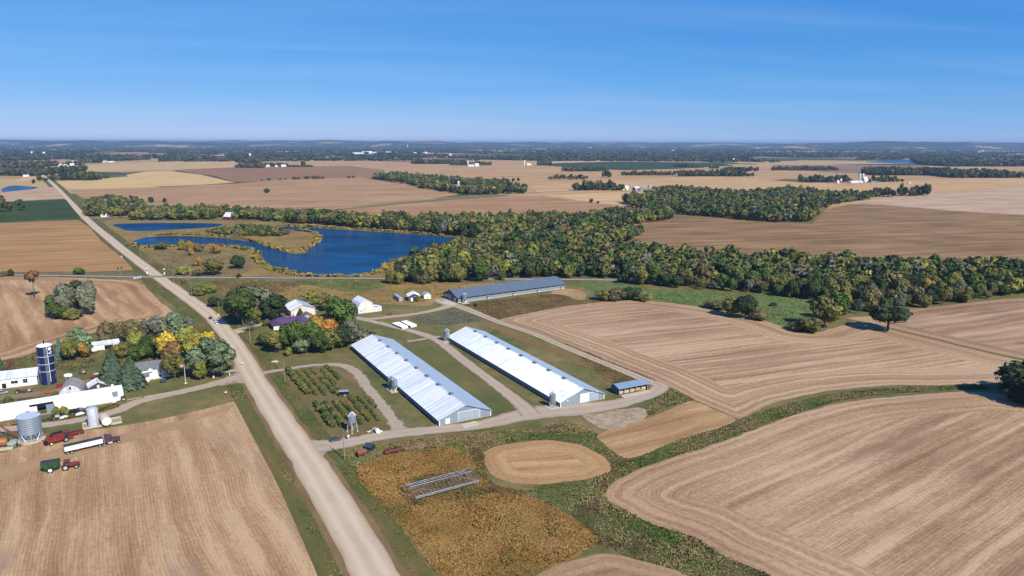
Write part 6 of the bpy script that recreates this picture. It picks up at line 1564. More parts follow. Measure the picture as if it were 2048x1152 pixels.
for px, py, h, w, k, c, lab in [
 (486, 652, 70, 60, B(), 'darkgreen', 'huge dark green tree left of the purple roofed house'), (520, 638, 62, 50, B(), 'grey', 'dark grey tree behind the huge green tree'), (548, 640, 46, 50, B(), 'dark', 'dark rounded tree behind the purple roof'), (505, 618, 42, 50, B(), 'olive', 'olive tree at the back left of the house'),
 (474, 615, 34, 34, B(), 'green', 'green tree nearest the road behind the huge tree'), (512, 648, 30, 26, B(), 'olive', 'small olive tree at the bend of the house drive'), (533, 652, 14, 16, 'bush0', 'olive', 'low shrub beside the house porch'),
 (501, 664, 26, 22, 'sparse0', 'grey', 'thin bare tree beside the lawn pole'), (528, 694, 24, 28, B(), 'green', 'small green tree at the left of the front row'), (552, 706, 40, 32, B(), 'olive', 'yellowish tree at the front left of the house trees'), (574, 702, 50, 38, B(), 'green', 'green tree in the front row, third from the left'),
 (600, 703, 56, 42, B(), 'green', 'tall green tree in the middle of the front row'), (603, 708, 30, 30, B(), 'greygreen', 'grey green small tree before the tall front tree'), (625, 704, 54, 44, B(), 'green', 'green tree right of the tall front tree'), (643, 706, 40, 40, B(), 'darkgreen', 'dark green tree at the right of the front row'),
 (576, 712, 18, 16, 'bush1', 'yellowgreen', 'little yellow green bush before the front row'), (636, 682, 46, 46, B(), 'gold', 'olive and gold tree behind the front row'), (661, 684, 42, 34, B(), 'orange', 'bright orange crowned tree near the grey shed'), (662, 702, 44, 42, B(), 'olive', 'olive tree below the orange crown'),
 (683, 697, 44, 42, B(), 'dark', 'dark tree between the orange tree and the silver barn'), (662, 698, 22, 20, 'bush2', 'dark', 'dark bush at the edge of the barn lawn'), (690, 662, 62, 58, B(), 'green', 'large round green tree by the drive fork'), (672, 640, 42, 40, B(), 'green', 'green tree right of the garage'),
 (704, 690, 44, 38, B(), 'grey', 'grey dark tree beside the silver barn end'), (724, 686, 32, 36, 'bush0', 'grey', 'low dark thicket at the silver barn end'), (740, 684, 20, 24, 'bush1', 'dark', 'smaller thicket nearest the silver barn'),
 (622, 612, 26, 26, B(), 'yellowgreen', 'yellow green tree behind the garage'), (646, 622, 32, 38, B(), 'olive', 'olive tree behind the garage at the right'), (601, 636, 18, 14, 'spruce0', 'dark', 'small dark conifer in front of the garage'), (836, 603, 14, 10, 'bush0', 'olive', 'bush between the two sheds on the rise')]:
    ptree(px, py, h, w, k, c, lab, HC)
SC = 'scrub between the road and the pond'
for i, (px, py, h, w, k, c, lab) in enumerate([
 (400, 591, 22, 30, 'bush0', 'olive', 'olive bush beside the road below the crossing'), (420, 586, 16, 24, 'bush1', 'yellowgreen', 'yellow green bush in the railway scrub'), (432, 613, 20, 28, 'bush2', 'dark', 'dark bush left of the huge house tree'), (368, 567, 10, 12, 'bush0', 'rust', 'small reddish bush just below the railway'),
 (475, 537, 24, 30, B(), 'dark', 'dark lone tree on the pond meadow'), (432, 507, 19, 18, 'bush1', 'gold', 'gold bush at the pond edge'), (383, 511, 16, 11, 'bush2', 'gold', 'small orange bush on the pond meadow'), (321, 499, 15, 26, 'bush0', 'olive', 'olive bush at the pond arm'),
 (366, 500, 20, 16, 'bush1', 'yellowgreen', 'yellow green bush at the pond arm'), (384, 502, 20, 20, 'bush2', 'gold', 'gold topped bush at the pond arm'), (399, 503, 14, 18, 'bush0', 'rust', 'rust bush at the pond arm'), (395, 532, 18, 16, 'bush1', 'gold', 'pale gold bush mid meadow'), (428, 550, 30, 38, B(), 'olive', 'big olive bush by the railway'),
 (368, 550, 18, 26, 'bush2', 'yellowgreen', 'yellow green thicket by the railway'), (394, 552, 14, 20, 'bush0', 'olive', 'low thicket by the railway'), (478, 556, 9, 9, 'bush1', 'dark', 'tiny dark bush on the railway bank'), (160, 550, 16, 22, 'bush2', 'green', 'round green bush above the railway at the left'), (23, 552, 15, 11, 'bush0', 'dark', 'dark bush above the railway at the far left'), (9, 553, 11, 12, 'bush1', 'brown', 'brown bush above the railway at the left edge')]):
    ptree(px, py, h, w, k, c, lab, SC, 'bush', 'bush')
RB = 'bushes round the green pasture'
for px, py, h, w, k, c, lab in [(1206, 600, 22, 34, 'bush0', 'olive', 'olive bush at the left end of the pasture'), (1234, 602, 26, 34, 'bush1', 'brown', 'brownish bush at the left of the pasture'), (1262, 600, 26, 32, B(), 'dark', 'dark round bush on the pasture edge'), (1288, 603, 20, 28, 'bush2', 'olive', 'olive bush below the dark round bush'),
   (1244, 594, 20, 30, 'bush0', 'green', 'green bush behind the pasture edge bushes'), (1430, 617, 16, 40, 'bush1', 'brown', 'low brown scrub on the lower pasture edge'), (1462, 632, 34, 40, B(), 'olive', 'olive tree on the lower pasture edge'), (1490, 636, 42, 44, B(), 'dark', 'dark olive tree on the lower pasture edge'), (1515, 640, 22, 34, 'bush2', 'brown', 'brown scrub below the pasture'),
   (1618, 665, 34, 42, 'bush0', 'olive', 'yellowish bush at the field notch'), (1648, 656, 54, 52, B(), 'olive', 'large olive tree at the field notch'), (1674, 642, 50, 42, B(), 'green', 'green tree above the field notch'), (1590, 660, 16, 30, 'bush1', 'brown', 'low brown bush left of the field notch'), (1546, 612, 8, 14, 'bush2', 'dark', 'tiny dark bush in the pasture')]:
    ptree(px, py, h, w, k, c, lab, RB)
ptree(1775, 662, 53, 66, 'oak0', 'dark', 'lone dark oak with spreading limbs in the right stubble', None, 'oak_tree')
ptree(2078, 806, 92, 130, 'willow0', 'dark', 'large dark tree cut by the right edge', None)
ptree(2030, 800, 38, 60, 'bush0', 'dark', 'dark bush at the foot of the right edge tree', None, 'bush', 'bush')
ptree(2052, 810, 44, 60, 'bush1', 'dark', 'lower dark bush at the right picture edge', None, 'bush', 'bush')

# ---- woods: the nearest as single trees, the rest as one mass per wood
def fill(px, spacing, jitter=.42, world=None):
    P = np.array([G(*p) for p in px]) if world is None else world
    lo, hi = P.min(0), P.max(0)
    gx, gy = np.meshgrid(np.arange(lo[0], hi[0], spacing), np.arange(lo[1], hi[1], spacing * .87))
    gx[::2] += spacing / 2
    Q = np.c_[gx.ravel(), gy.ravel()] + RNG.uniform(-jitter, jitter, (gx.size, 2)) * spacing
    return Q[inside(Q, P)]
MIX = [('green', .17), ('darkgreen', .14), ('dark', .12), ('olive', .31), ('yellowgreen', .045), ('brown', .09), ('grey', .06), ('gold', .006), ('rust', .006)]
MN = [a for a, b in MIX]; MP = np.array([b for a, b in MIX]); MP /= MP.sum()
MID = [crown(600 + i, 195, .092, 6 + i, .54, .28 + .02 * (i % 3), .24 + .02 * i, (.15, .26), 'lo') for i in range(7)]
MIDF = [crown(650 + i, 95, .125, 5 + i % 3, .54, .28, .25 + .02 * i, (.18, .27), 'lo') for i in range(5)]
FAR = [crown(700 + i, 34, .19, 3, .52, .26, .24, (.26, .34), 'lo') for i in range(4)]
TINY = [crown(720 + i, 9, .30, 1, .46, .1, .12, (.36, .42), 'lo') for i in range(4)]
def mass(name, T, protos, label, cat='wood', clump=None):
    """T rows: x, y, width, height, colour. One joined mesh of many crowns."""
    Vs, Fs, Ts, Cs = [], [], [], []; o = 0
    for x, y, w, h, c in T:
        V, F, t = protos[RNG.integers(len(protos))]
        a = RNG.uniform(0, 6.28); ca_, sa_ = math.cos(a), math.sin(a)
        q = np.empty_like(V); q[:, 0] = (V[:, 0] * ca_ - V[:, 1] * sa_) * w + x; q[:, 1] = (V[:, 0] * sa_ + V[:, 1] * ca_) * w + y; q[:, 2] = V[:, 2] * h
        Vs.append(q); Fs.append(F + o); o += len(V); Ts.append(t); Cs.append(np.repeat(np.array([[*c, 1.0]]), len(V), 0))
    me = np_mesh(name, np.vstack(Vs), np.vstack(Fs), LEAFV)
    me.attributes.new('tint', 'FLOAT', 'POINT').data.foreach_set('value', np.concatenate(Ts).astype(np.float32))
    me.attributes.new('col', 'FLOAT_COLOR', 'POINT').data.foreach_set('color', np.vstack(Cs).astype(np.float32).ravel())
    return tag(link(name, me), label, cat, None, 'stuff')
def wcol(k=1.0): return leafcol(MN[RNG.choice(len(MN), p=MP)], k)
WB = [(778, 570), (770, 562), (800, 540), (870, 515), (960, 490), (1100, 477), (1180, 468), (1285, 470), (1250, 486), (1228, 500), (1300, 513), (1400, 523), (1500, 530), (1620, 534), (1700, 536), (1900, 545), (2048, 549), (2150, 552), (2150, 590), (2048, 592), (1960, 600), (1890, 611), (1840, 618), (1760, 624), (1700, 630), (1670, 615), (1640, 603), (1500, 586), (1400, 580), (1300, 573), (1220, 563), (1160, 560), (1000, 562), (900, 568)]
Q = fill(WB, 8.6)
Q = Q[np.argsort(Q[:, 1] + .15 * np.abs(Q[:, 0]))]
# keep the railway and the dark barn clear
Pr = P_[(P_[:, 0] > -160)]
dr = np.array([np.min(np.linalg.norm(Pr - q, axis=1)) for q in Q]); 
S3 = resample(P_, 4, False); dr = np.array([np.min(np.linalg.norm(S3 - q, axis=1)) for q in Q])
near_x = (Q[:, 0] > 20) & (Q[:, 0] < 120)
Q = Q[(dr > np.where(near_x, 6.5, 4.0))]
nind = 165; USED = {}; ORD2 = ['second', 'third', 'fourth', 'fifth', 'sixth', 'seventh', 'eighth', 'ninth', 'tenth', 'eleventh', 'twelfth']
PALN = {'green': 'green', 'dark': 'dark', 'darkgreen': 'deep green', 'olive': 'olive', 'yellowgreen': 'yellowish', 'brown': 'brown', 'grey': 'grey green', 'gold': 'gold', 'rust': 'rusty'}
front = Q[:nind]; rest = Q[nind:]
for i, q in enumerate(front):
    s = RNG.choice([.7, .85, 1.0, 1.2, 1.5], p=[.15, .25, .3, .2, .1]); low = RNG.random() < .3
    kind = RNG.choice(['broad%d' % j for j in range(7)] + ['sparse0', 'sparse1', 'bush0'])
    cn_ = MN[RNG.choice(len(MN), p=MP)]; hgt = (9.0 if low else 12.0) * s; az_ = math.degrees(math.atan2(q[0], q[1]))
    size = 'low' if hgt < 8.6 else ('tall' if hgt > 12.6 else 'middling')
    tex = 'half bare' if 'sparse' in kind else ('shrubby' if 'bush' in kind else 'leafy')
    mark = 'by the pond'
    for lim, mk in ((-9.6, 'above the container and small sheds'), (-6.2, 'behind the slate barn, near end'), (-2.0, 'behind the slate barn, middle'), (2.5, 'behind the slate barn, far end'), (6.5, 'right of the slate roofed barn'), (10, 'above the left green pasture'), (14, 'above the middle green pasture'), (18.5, 'above the right green pasture'), (23, 'left of the lone dark oak'), (27, 'behind the lone dark oak'), (31, 'right of the lone dark oak'), (34, 'near the right picture edge')):
        if az_ > lim: mark = mk
    lab_ = f'{size} {tex} {PALN[cn_]} tree at the wood edge {mark}'
    USED[lab_] = USED.get(lab_, 0) + 1
    if USED[lab_] > 1: lab_ = f'{ORD2[USED[lab_] - 2]} {size} {tex} {PALN[cn_]} tree inward, wood edge {mark}'
    tree(kind, q[0], q[1], 10.8 * s, hgt, leafcol(cn_), lab_[:140], 'trees along the near edge of the big wood')
mass('woodland', [(q[0], q[1], 11.0 * z_, 12.0 * z_ ** .6 * RNG.uniform(.75, 1.2), wcol()) for q, z_ in zip(rest, RNG.choice([.7, .9, 1.1, 1.4, 1.75], len(rest), p=[.2, .25, .25, .2, .1]))], MID, 'dense mixed autumn wood behind the barns and the green pasture')
WA = [(575, 447), (640, 450), (700, 456), (800, 463), (900, 473), (960, 482), (1100, 474), (1180, 462), (1340, 440), (1350, 428), (1240, 433), (1150, 441), (1060, 444), (950, 446), (850, 446), (760, 446), (700, 443), (640, 440), (580, 436)]
mass('tree_belt', [(q[0], q[1], 13 * RNG.uniform(.8, 1.3), 14.5 * RNG.uniform(.7, 1.3), wcol()) for q in fill(WA, 10.5)], MID, 'tree belt along the far shore of the pond')
WD = [(1248, 406), (1262, 399), (1330, 398), (1290, 390), (1330, 384), (1400, 386), (1450, 392), (1500, 392), (1560, 386), (1600, 386), (1660, 394), (1740, 394), (1745, 400), (1690, 406), (1640, 420), (1622, 446), (1560, 446), (1480, 440), (1420, 434), (1350, 428), (1300, 422), (1262, 414)]
mass('woodland', [(q[0], q[1], 15 * RNG.uniform(.8, 1.3), 15.5 * RNG.uniform(.7, 1.25), wcol(.85)) for q in fill(WD, 13)], MIDF, 'dark wood in the middle distance above the brown corn stubble')
WEH = np.array([G(*p) for p in ((898, 371), (930, 371), (936, 383), (905, 384))])
WE = [(742, 357), (800, 365), (850, 377), (820, 373), (930, 390), (1050, 387), (1048, 380), (1020, 376), (1015, 366), (950, 366), (870, 359), (790, 351)]
mass('woodland', [(q[0], q[1], 17 * RNG.uniform(.8, 1.3), 15 * RNG.uniform(.7, 1.2), wcol(.85)) for q in fill(WE, 15) if not inside(q[None], WEH)[0]], MIDF, 'grove around the farm with the concrete silo in the middle distance')
WF = [(172, 432), (190, 434), (240, 434), (285, 428), (290, 420), (270, 408), (225, 404), (190, 408), (175, 415)]
mass('woodland', [(q[0], q[1], 14 * RNG.uniform(.8, 1.3), 14 * RNG.uniform(.7, 1.2), wcol(.9)) for q in fill(WF, 10.5)], MIDF, 'round grove at the crossroads on the left')
WG = [(262, 441), (350, 441), (440, 441), (480, 440), (560, 444), (582, 440), (580, 430), (500, 428), (430, 424), (360, 424), (300, 427)]
mass('tree_belt', [(q[0], q[1], 13 * RNG.uniform(.8, 1.3), 12.5 * RNG.uniform(.7, 1.25), wcol()) for q in fill(WG, 11) if not (abs(q[0] - G(457, 437)[0]) < 16 and -34 < q[1] - G(457, 437)[1] < 16)], MIDF, 'tree belt around the small red barn north of the pond')
isl = [(412, 468), (440, 472), (500, 473), (560, 473), (580, 468), (560, 460), (500, 455), (440, 460)]
mass('shrubbery', [(q[0], q[1], 8 * RNG.uniform(.7, 1.3), 6 * RNG.uniform(.6, 1.3), wcol()) for q in fill(isl, 7)], MIDF, 'low shrubs on the marshy spit in the pond', 'shrubs')
# far groves: (x0, x1, base y, front-to-back depth in metres, height m, label)
far_groves = [
 (68, 112, 332, 60, 13, 'dark grove left of the white domes'), (128, 168, 331, 30, 12, 'grove behind the far white barn and silo'), (160, 200, 326, 60, 13, 'grove beside the far dark roofed farm'), (102, 188, 361, 110, 15, 'long grove with white farm buildings beside the road'), (190, 216, 357, 20, 8, 'few trees beside the white farm at the left'),
 (320, 405, 322, 130, 17, 'long dark oval grove on the left plain'), (235, 300, 320, 20, 9, 'thin hedge left of the dark oval grove'), (405, 452, 319, 20, 9, 'thin hedge right of the dark oval grove'), (474, 520, 326, 120, 15, 'dark wood around the far white farm'), (474, 530, 336, 60, 13, 'dark hedge wood in front of the far white farm'), (512, 575, 333, 40, 10, 'trees around the two small white houses'), (575, 625, 334, 15, 6, 'low hedge with one tall tree right of the small white houses'),
 (512, 650, 314, 320, 14, 'broad dark wood on the plain right of the small white houses'), (825, 930, 328, 120, 14, 'long dark grove left of the grey barn farm'), (900, 985, 331, 30, 12, 'trees around the grey barn farm'), (1075, 1102, 331, 70, 14, 'clump beside the far white silo'), (1128, 1212, 343, 40, 12, 'hedge wood below the dark green crop field'), (1100, 1175, 359, 12, 10, 'row of round field trees in the right middle'), (1208, 1225, 355, 30, 14, 'short stand of tall trees in the far right middle'), (1245, 1350, 351, 30, 10, 'long russet hedge in the far right middle'),
 (1358, 1506, 353, 60, 13, 'long dark shelter belt in the far right middle'), (1350, 1380, 334, 25, 11, 'short dark hedge at the end of the green crop'), (1385, 1408, 336, 15, 9, 'low hedge right of the green crop'), (1420, 1436, 338, 15, 11, 'small pair of trees right of the green crop'), (1445, 1518, 343, 25, 12, 'dark hedge beyond the shelter belt'), (1152, 1245, 381, 45, 14, 'grove left of the silver bins'), (1545, 1676, 341, 40, 11, 'long dark hedge at the far right'), (1605, 1700, 365, 45, 13, 'trees around the twin silo farm'), (1745, 1802, 364, 25, 11, 'trees right of the twin silos'),
 (1755, 1892, 351, 260, 15, 'dark wood before the long lake'), (1912, 2060, 356, 380, 15, 'broad dark wood at the right edge before the lake'), (1900, 2060, 333, 500, 15, 'dark wood along the near shore of the long lake'), (1870, 2060, 327, 500, 15, 'dark wood along the far shore of the long lake'), (1750, 1790, 394, 30, 13, 'round trees in the small green hollow at the right'), (1800, 1868, 392, 30, 15, 'stand of dark trees right of the small green hollow'), (0, 62, 352, 420, 14, 'wood left of the road at the far left'), (76, 92, 362, 20, 10, 'dark clump on the roadside at the far left'), (-6, 26, 424, 26, 17, 'rusty oak clump at the left edge by the green field'), (2, 60, 336, 300, 14, 'distant wood at the far left edge'),
]
tot = 0
for x0, x1, yb, dep, ht, lab in far_groves:
    a, b = np.array(G(x0, yb)), np.array(G(x1, yb)); ln = np.linalg.norm(b - a); ax = (b - a) / ln; nn = np.array((-ax[1], ax[0]));
    if nn[1] < 0: nn = -nn
    sp = max(ht * .75, math.sqrt(ln * dep / 420))
    Q = []
    for u in np.arange(0, ln, sp):
        for v in np.arange(0, max(dep, sp * .9), sp):
            e = (2 * u / ln - 1); 
            if v > dep * (1 - e * e * .8) + sp * .5: continue
            q = a + ax * (u + RNG.uniform(-.45, .45) * sp) + nn * (v + RNG.uniform(-.45, .45) * sp)
            Q.append((q[0], q[1], sp * RNG.uniform(1.0, 1.9), ht * 1.5 * RNG.uniform(.5, 1.2), wcol(.62)))
    tot += len(Q)
    mass('far_grove', Q, MIDF if yb > 338 else FAR, lab)
# singles on the far fields
for i, (px, py, h, w, lab) in enumerate([(303, 405, 12, 11, 'round bush on the field edge above the crossroads grove'), (330, 405, 9, 7, 'small bush right of the round field edge bush'), (534, 386, 10, 11, 'single round bush in the wide brown field'), (1182, 405, 8, 8, 'round bush on the track of the small pale field'), (1196, 407, 5, 5, 'tiny bush beside the round track bush'), (762, 322, 8, 8, 'lone tree in the far reddish field'), (607, 333, 12, 9, 'tall grey tree right of the small white houses'), (1027, 363, 7, 6, 'left of two bushes above the dark hedge'), (1037, 362, 7, 6, 'right of two bushes above the dark hedge'), (67, 367, 9, 7, 'small tree by the far left pond')]):
    ptree(px, py, h, w, 'bush%d' % (i % 3), 'dark', lab, 'single bushes on the far fields', 'bush', 'bush')
Q = []
row = [(524, 4), (538, 6), (560, 5), (571, 4), (588, 7), (598, 7), (614, 9), (628, 8), (636, 9), (645, 6), (697, 6), (707, 6)]
ROWN = 'first second third fourth fifth sixth seventh eighth ninth tenth eleventh twelfth'.split()
for i, (px, w) in enumerate(row): ptree(px, 361 - (px - 524) * .03, w * .75, w * 1.3, 'bush%d' % (i % 3), 'olive', ROWN[i] + ' round bush from the left in the hedge row across the brown field', 'hedge row bushes on the brown field', 'bush', 'bush', .8)

# ---- distant woods by land pattern, out to the hills
def vnoise(P, s, seed):
    r = np.random.default_rng(seed); g = r.uniform(0, 1, (256, 256)); q = P / s; i = np.floor(q).astype(int); f = q - i; f = f * f * (3 - 2 * f)
    a = g[i[:, 0] % 256, i[:, 1] % 256]; b = g[(i[:, 0] + 1) % 256, i[:, 1] % 256]; c = g[i[:, 0] % 256, (i[:, 1] + 1) % 256]; d = g[(i[:, 0] + 1) % 256, (i[:, 1] + 1) % 256]
    return (a * (1 - f[:, 0]) + b * f[:, 0]) * (1 - f[:, 1]) + (c * (1 - f[:, 0]) + d * f[:, 0]) * f[:, 1]
zones = [(4300, 6500, 6500, 'near belt of far woods across the plain', 17), (6500, 9500, 6500, 'middle belt of far woods across the plain', 22), (9500, 15000, 6500, 'hazy last belt of woods before the hills', 28)]
g_ = R(GRID)
for d0, d1, N_t, lab, sz in zones:
    D = np.sqrt(RNG.uniform(d0 ** 2, d1 ** 2, N_t * 4)); A = RNG.uniform(-.68, .68, N_t * 4)
    P = np.c_[D * np.sin(A), D * np.cos(A)]
    rot = np.c_[P[:, 0] * math.cos(g_) - P[:, 1] * math.sin(g_), P[:, 0] * math.sin(g_) + P[:, 1] * math.cos(g_)]
    n = .62 * vnoise(rot * np.array((1.0, .6)), 620, 5) + .38 * vnoise(rot, 210, 9)
    # the far right and far left are more open
    thr = .43 + .10 * np.clip((A - .30) / .3, 0, 1) + (.04 if d0 < 5000 else 0)
    P = P[n > thr][:N_t]
    mass('far_woods', [(p[0], p[1], sz * RNG.uniform(1.4, 2.3), 19 * RNG.uniform(.6, 1.2), wcol(.55)) for p in P], TINY, lab)

# ---- orchard bushes
def o8(x, y): return (560 + x / 8, 720 + y / 8)
rows_ = [((130, 180), (455, 560), 17, 2.7, 'thick'), ((255, 175), (590, 585), 13, 1.5, ''), ((370, 155), (725, 575), 14, 1.5, ''), ((490, 135), (880, 555), 14, 1.6, ''), ((640, 155), (940, 480), 10, 1.7, ''), ((730, 95), (960, 330), 8, 1.8, ''),
         ((560, 700), (860, 1080), 16, 2.5, 'thick'), ((715, 680), (1010, 1090), 15, 1.7, ''), ((850, 670), (1090, 980), 11, 1.5, ''), ((980, 650), (1310, 1050), 13, 1.7, ''), ((1110, 610), (1440, 1000), 14, 1.6, ''), ((1240, 600), (1600, 990), 12, 1.5, ''), ((1360, 590), (1540, 775), 6, 1.3, '')]
BUSH = [crown_mesh('fruit_bush', crown(800 + i, 150, .13, 6, .45, .26, .28, (.2, .28))) for i in range(4)]
ORD = 'first second third fourth fifth sixth seventh eighth ninth tenth eleventh twelfth thirteenth fourteenth fifteenth sixteenth seventeenth eighteenth nineteenth twentieth twenty-first twenty-second twenty-third twenty-fourth'.split()
names_ = ['first', 'second', 'third', 'fourth', 'fifth', 'sixth', 'seventh']
for ri, (a, b, n, h, st_) in enumerate(rows_):
    blk = 'upper' if ri < 6 else 'lower'; nm = names_[ri if ri < 6 else ri - 6]
    A_, B_ = np.array(G(*o8(*a))), np.array(G(*o8(*b)))
    n = int(n * 1.25); h *= 1.02
    for k in range(n):
        if not st_ and RNG.random() < .08: continue
        q = A_ + (B_ - A_) * (k + RNG.uniform(.3, .7)) / n + RNG.normal(0, .2, 2)
        s = RNG.uniform(.75, 1.2)
        o = link('fruit_bush', BUSH[RNG.integers(4)]); o.location = (q[0], q[1], .02); w = h * (1.25 if st_ else 1.15) * s; o.scale = (w, w, h * s); o.rotation_euler = (0, 0, RNG.uniform(0, 6))
        o.color = (*leafcol(RNG.choice(['green', 'darkgreen', 'olive'])), 1)
        tag(o, f'{ORD[k]} bush from the far end, {nm} row from the road, {blk} orchard block', 'bush', 'fruit bushes in the orchard rows')
# ---- planted strips between the drives
CR = [((822, 638), (903, 622)), ((830, 641), (912, 624)), ((838, 643.5), (922, 625.5)), ((846, 645.5), (931, 627.5)), ((854, 647), (938, 630)), ((862, 648.5), (944, 632.5)), ((872, 649.5), (950, 635)), ((882, 650), (956, 637.5)), ((894, 650.5), (962, 640))]
M_mul = solid('mulch_strip', (.055, .065, .07), .8, 0, .3, 1.5)
for i, (a, b) in enumerate(CR):
    A_, B_ = np.array(G(*a)), np.array(G(*b)); d = B_ - A_; L = float(np.linalg.norm(d))
    o = thing('crop_row', f'{["first", "second", "third", "fourth", "fifth", "sixth", "seventh", "eighth", "last"][i]} dark mulched crop row from the upper drive', 'crop row', (*((A_ + B_) / 2), .06), math.atan2(d[1], d[0]), 'mulched crop rows between the drives')
    MB().prism([(-.65, 0), (-.45, .16), (.45, .16), (.65, 0)], -L / 2, L / 2, 'x').build('mulch', M_mul, o)
    rng = np.random.default_rng(i); nn_ = int(L / .8); P = np.c_[np.linspace(-L / 2, L / 2, nn_) + rng.normal(0, .2, nn_), rng.normal(0, .2, nn_), rng.uniform(.2, .55, nn_)]
    P = P[rng.random(nn_) < .75]; N = rng.normal(size=P.shape); N[:, 2] += 1; N /= np.linalg.norm(N, axis=1, keepdims=True)
    pl = link('plants', crown_mesh('plants', quads_at(P, N, .4, rng, rng.uniform(.6, 1.3, len(P)))), o); pl.color = (*leafcol('darkgreen' if i % 3 else 'greygreen'), 1); pl['kind'] = 'stuff'
# ------------------------------------------------------------------ far farms
M_fw = solid('far_white', (.74, .74, .73), .6, 0, .05, .3); M_fr_ = solid('far_white_roof', (.70, .72, .74), .5, 0, .05, .3); M_fg = solid('far_grey_roof', (.24, .26, .29), .6, 0, .1, .3); M_frd = solid('far_red_wall', (.20, .03, .03), .8, 0, .1, .3); M_fb = solid('far_blue_wall', (.10, .16, .26), .6, 0, .1); M_cs = solid('silo_concrete', (.52, .50, .47), .9, 0, .1, .2)
def fbuild(px, py, wpx, hpx, label, wall=None, roof=None, depth_m=14, name='farm_building', cat='building', az=62, pitch=.35):
    s = mpp(px, py); L = wpx * s; H = hpx * s; x, y = G(px, py)
    W = min(depth_m, L * .8); eave = max(H * (1 - pitch), 2.2); ridge = max(H, eave + 1.2)
    az = az if az is not None else 62
    o = gable(name, label, cat, (x, y + W / 2, .2), -R(az), W, L, eave, ridge, wall or M_fw, roof or M_fr_, None, .3, None, (), None, None, ribs=False)
    for k in range(2): opening(o, 'door', 'R', W, L, -L * .25 + k * L * .45, .1, min(L * .12, 4), eave * .65, M_dark if k else M_wht2)
    return o
def fsilo(px, py, wpx, hpx, label, mat=None, dome=None):
    s = mpp(px, py); r = wpx * s / 2; h = hpx * s; x, y = G(px, py)
    o = thing('silo', label, 'silo', (x, y, .1))
    MB().lathe([(r, 0), (r, h * .88)], 16).build('shell', mat or M_cs, o, True); MB().lathe([(r * 1.02, h * .88), (r * .8, h * .96), (r * .3, h), (.02, h)], 16).build('dome', dome or M_galvs, o, True)
    return o
fbuild(208, 434, 17, 8, 'white shed at the crossroads grove', depth_m=9); fbuild(221, 433, 5, 5, 'tiny white lean building right of the crossroads shed', depth_m=4)
fbuild(457, 440, 20, 14, 'red barn with white roof north of the pond', M_frd, M_fr_, 13, 'red_barn', 'barn', -62, .55); fbuild(480, 438, 9, 7, 'small white roofed shed beside the red barn', M_wht2, M_fr_, 7); fbuild(515, 434, 7, 5, 'small white shed in the tree belt right of the red barn', depth_m=6)
for px, lab in ((122, 'left white dome shelter beside the far road'), (131, 'right white dome shelter beside the far road')):
    s = mpp(px, 332); x, y = G(px, 332); o = thing('dome_shelter', lab, 'shelter', (x, y, .2), R(28)); L = 9 * s
    MB().prism([(-L / 2, 0), (-L * .42, 4), (-L * .22, 7), (0, 8), (L * .22, 7), (L * .42, 4), (L / 2, 0)], -9, 9, 'y').build('cover', M_fw, o); MB().box(0, -9.1, 2.5, 6, .1, 5).build('door', M_dark, o)
fbuild(143, 332, 7, 5, 'white barn beside the far silo at the left'); fsilo(147, 331, 2.4, 10, 'pale silo beside the far white barn at the left')
fbuild(208, 325, 9, 4, 'dark roofed barn on the far left plain', M_wht2, M_fg); fbuild(221, 325, 10, 2.6, 'long white shed on the far left plain')
for px, py, w, h, lab in ((142, 360, 4, 4, 'narrow white building at the left end of the roadside farm'), (166, 360, 9, 3.5, 'low white shed of the roadside farm'), (187, 359, 17, 4.5, 'long white barn of the roadside farm'), (195, 357, 9, 6, 'tall white barn at the right of the roadside farm'), (50, 354, 10, 4, 'white house left of the far road'), (534, 334, 8, 4, 'left small white house on the far plain'), (566, 334, 9, 4.5, 'right small white house on the far plain'), (552, 334, 5, 3, 'white trailer between the small white houses'), (507, 314, 8, 4, 'white barn in the far dark wood')): fbuild(px, py, w, h, lab)
fsilo(500, 314, 3.5, 8, 'white silo in the far dark wood', M_fw)
for i, (px, py, w, h, lab) in enumerate(((716, 308, 26, 3, 'long pale hall at the left of the far factory'), (733, 306, 20, 3.5, 'wide pale factory hall'), (740, 307.5, 7, 5, 'white block at the middle of the factory'), (752, 307, 16, 3, 'low pale hall right of the factory block'), (776, 307, 12, 3.5, 'white hall right of the factory'), (795, 307, 7, 3, 'small white hall right of the factory'), (829, 307, 6, 2.6, 'white house left of the far church'), (851, 306.5, 6, 2.6, 'white house right of the far church'), (842, 307, 6, 3, 'white church on the far plain'), (900, 311, 5, 3, 'white house above the long dark grove'))): fbuild(px, py, w, h, lab, depth_m=40)
o = fsilo(815, 297, 1.3, 8, 'slim white water tower on the horizon plain', M_fw, M_fw)
fbuild(944, 333, 22, 5, 'grey roofed barn of the far plain farm', M_wht2, M_fg, 20); fbuild(953, 333, 8, 6, 'white barn of the far plain farm'); fsilo(936, 332, 2.4, 11, 'white silo of the far plain farm', M_fw)
fsilo(917, 381, 4.6, 19, 'concrete silo in the middle distance grove'); fsilo(912.0, 381, 3.8, 12, 'dark blue silo in the middle distance grove', M_fb); fbuild(924, 384, 14, 6, 'white shed below the concrete silo'); fbuild(970, 379, 4, 4, 'white hut in the middle distance grove')
fsilo(1049, 331, 2.2, 11, 'slim white silo left of the dark green crop', M_fw); fbuild(1057, 331, 9, 4, 'low white barn beside the slim white silo')
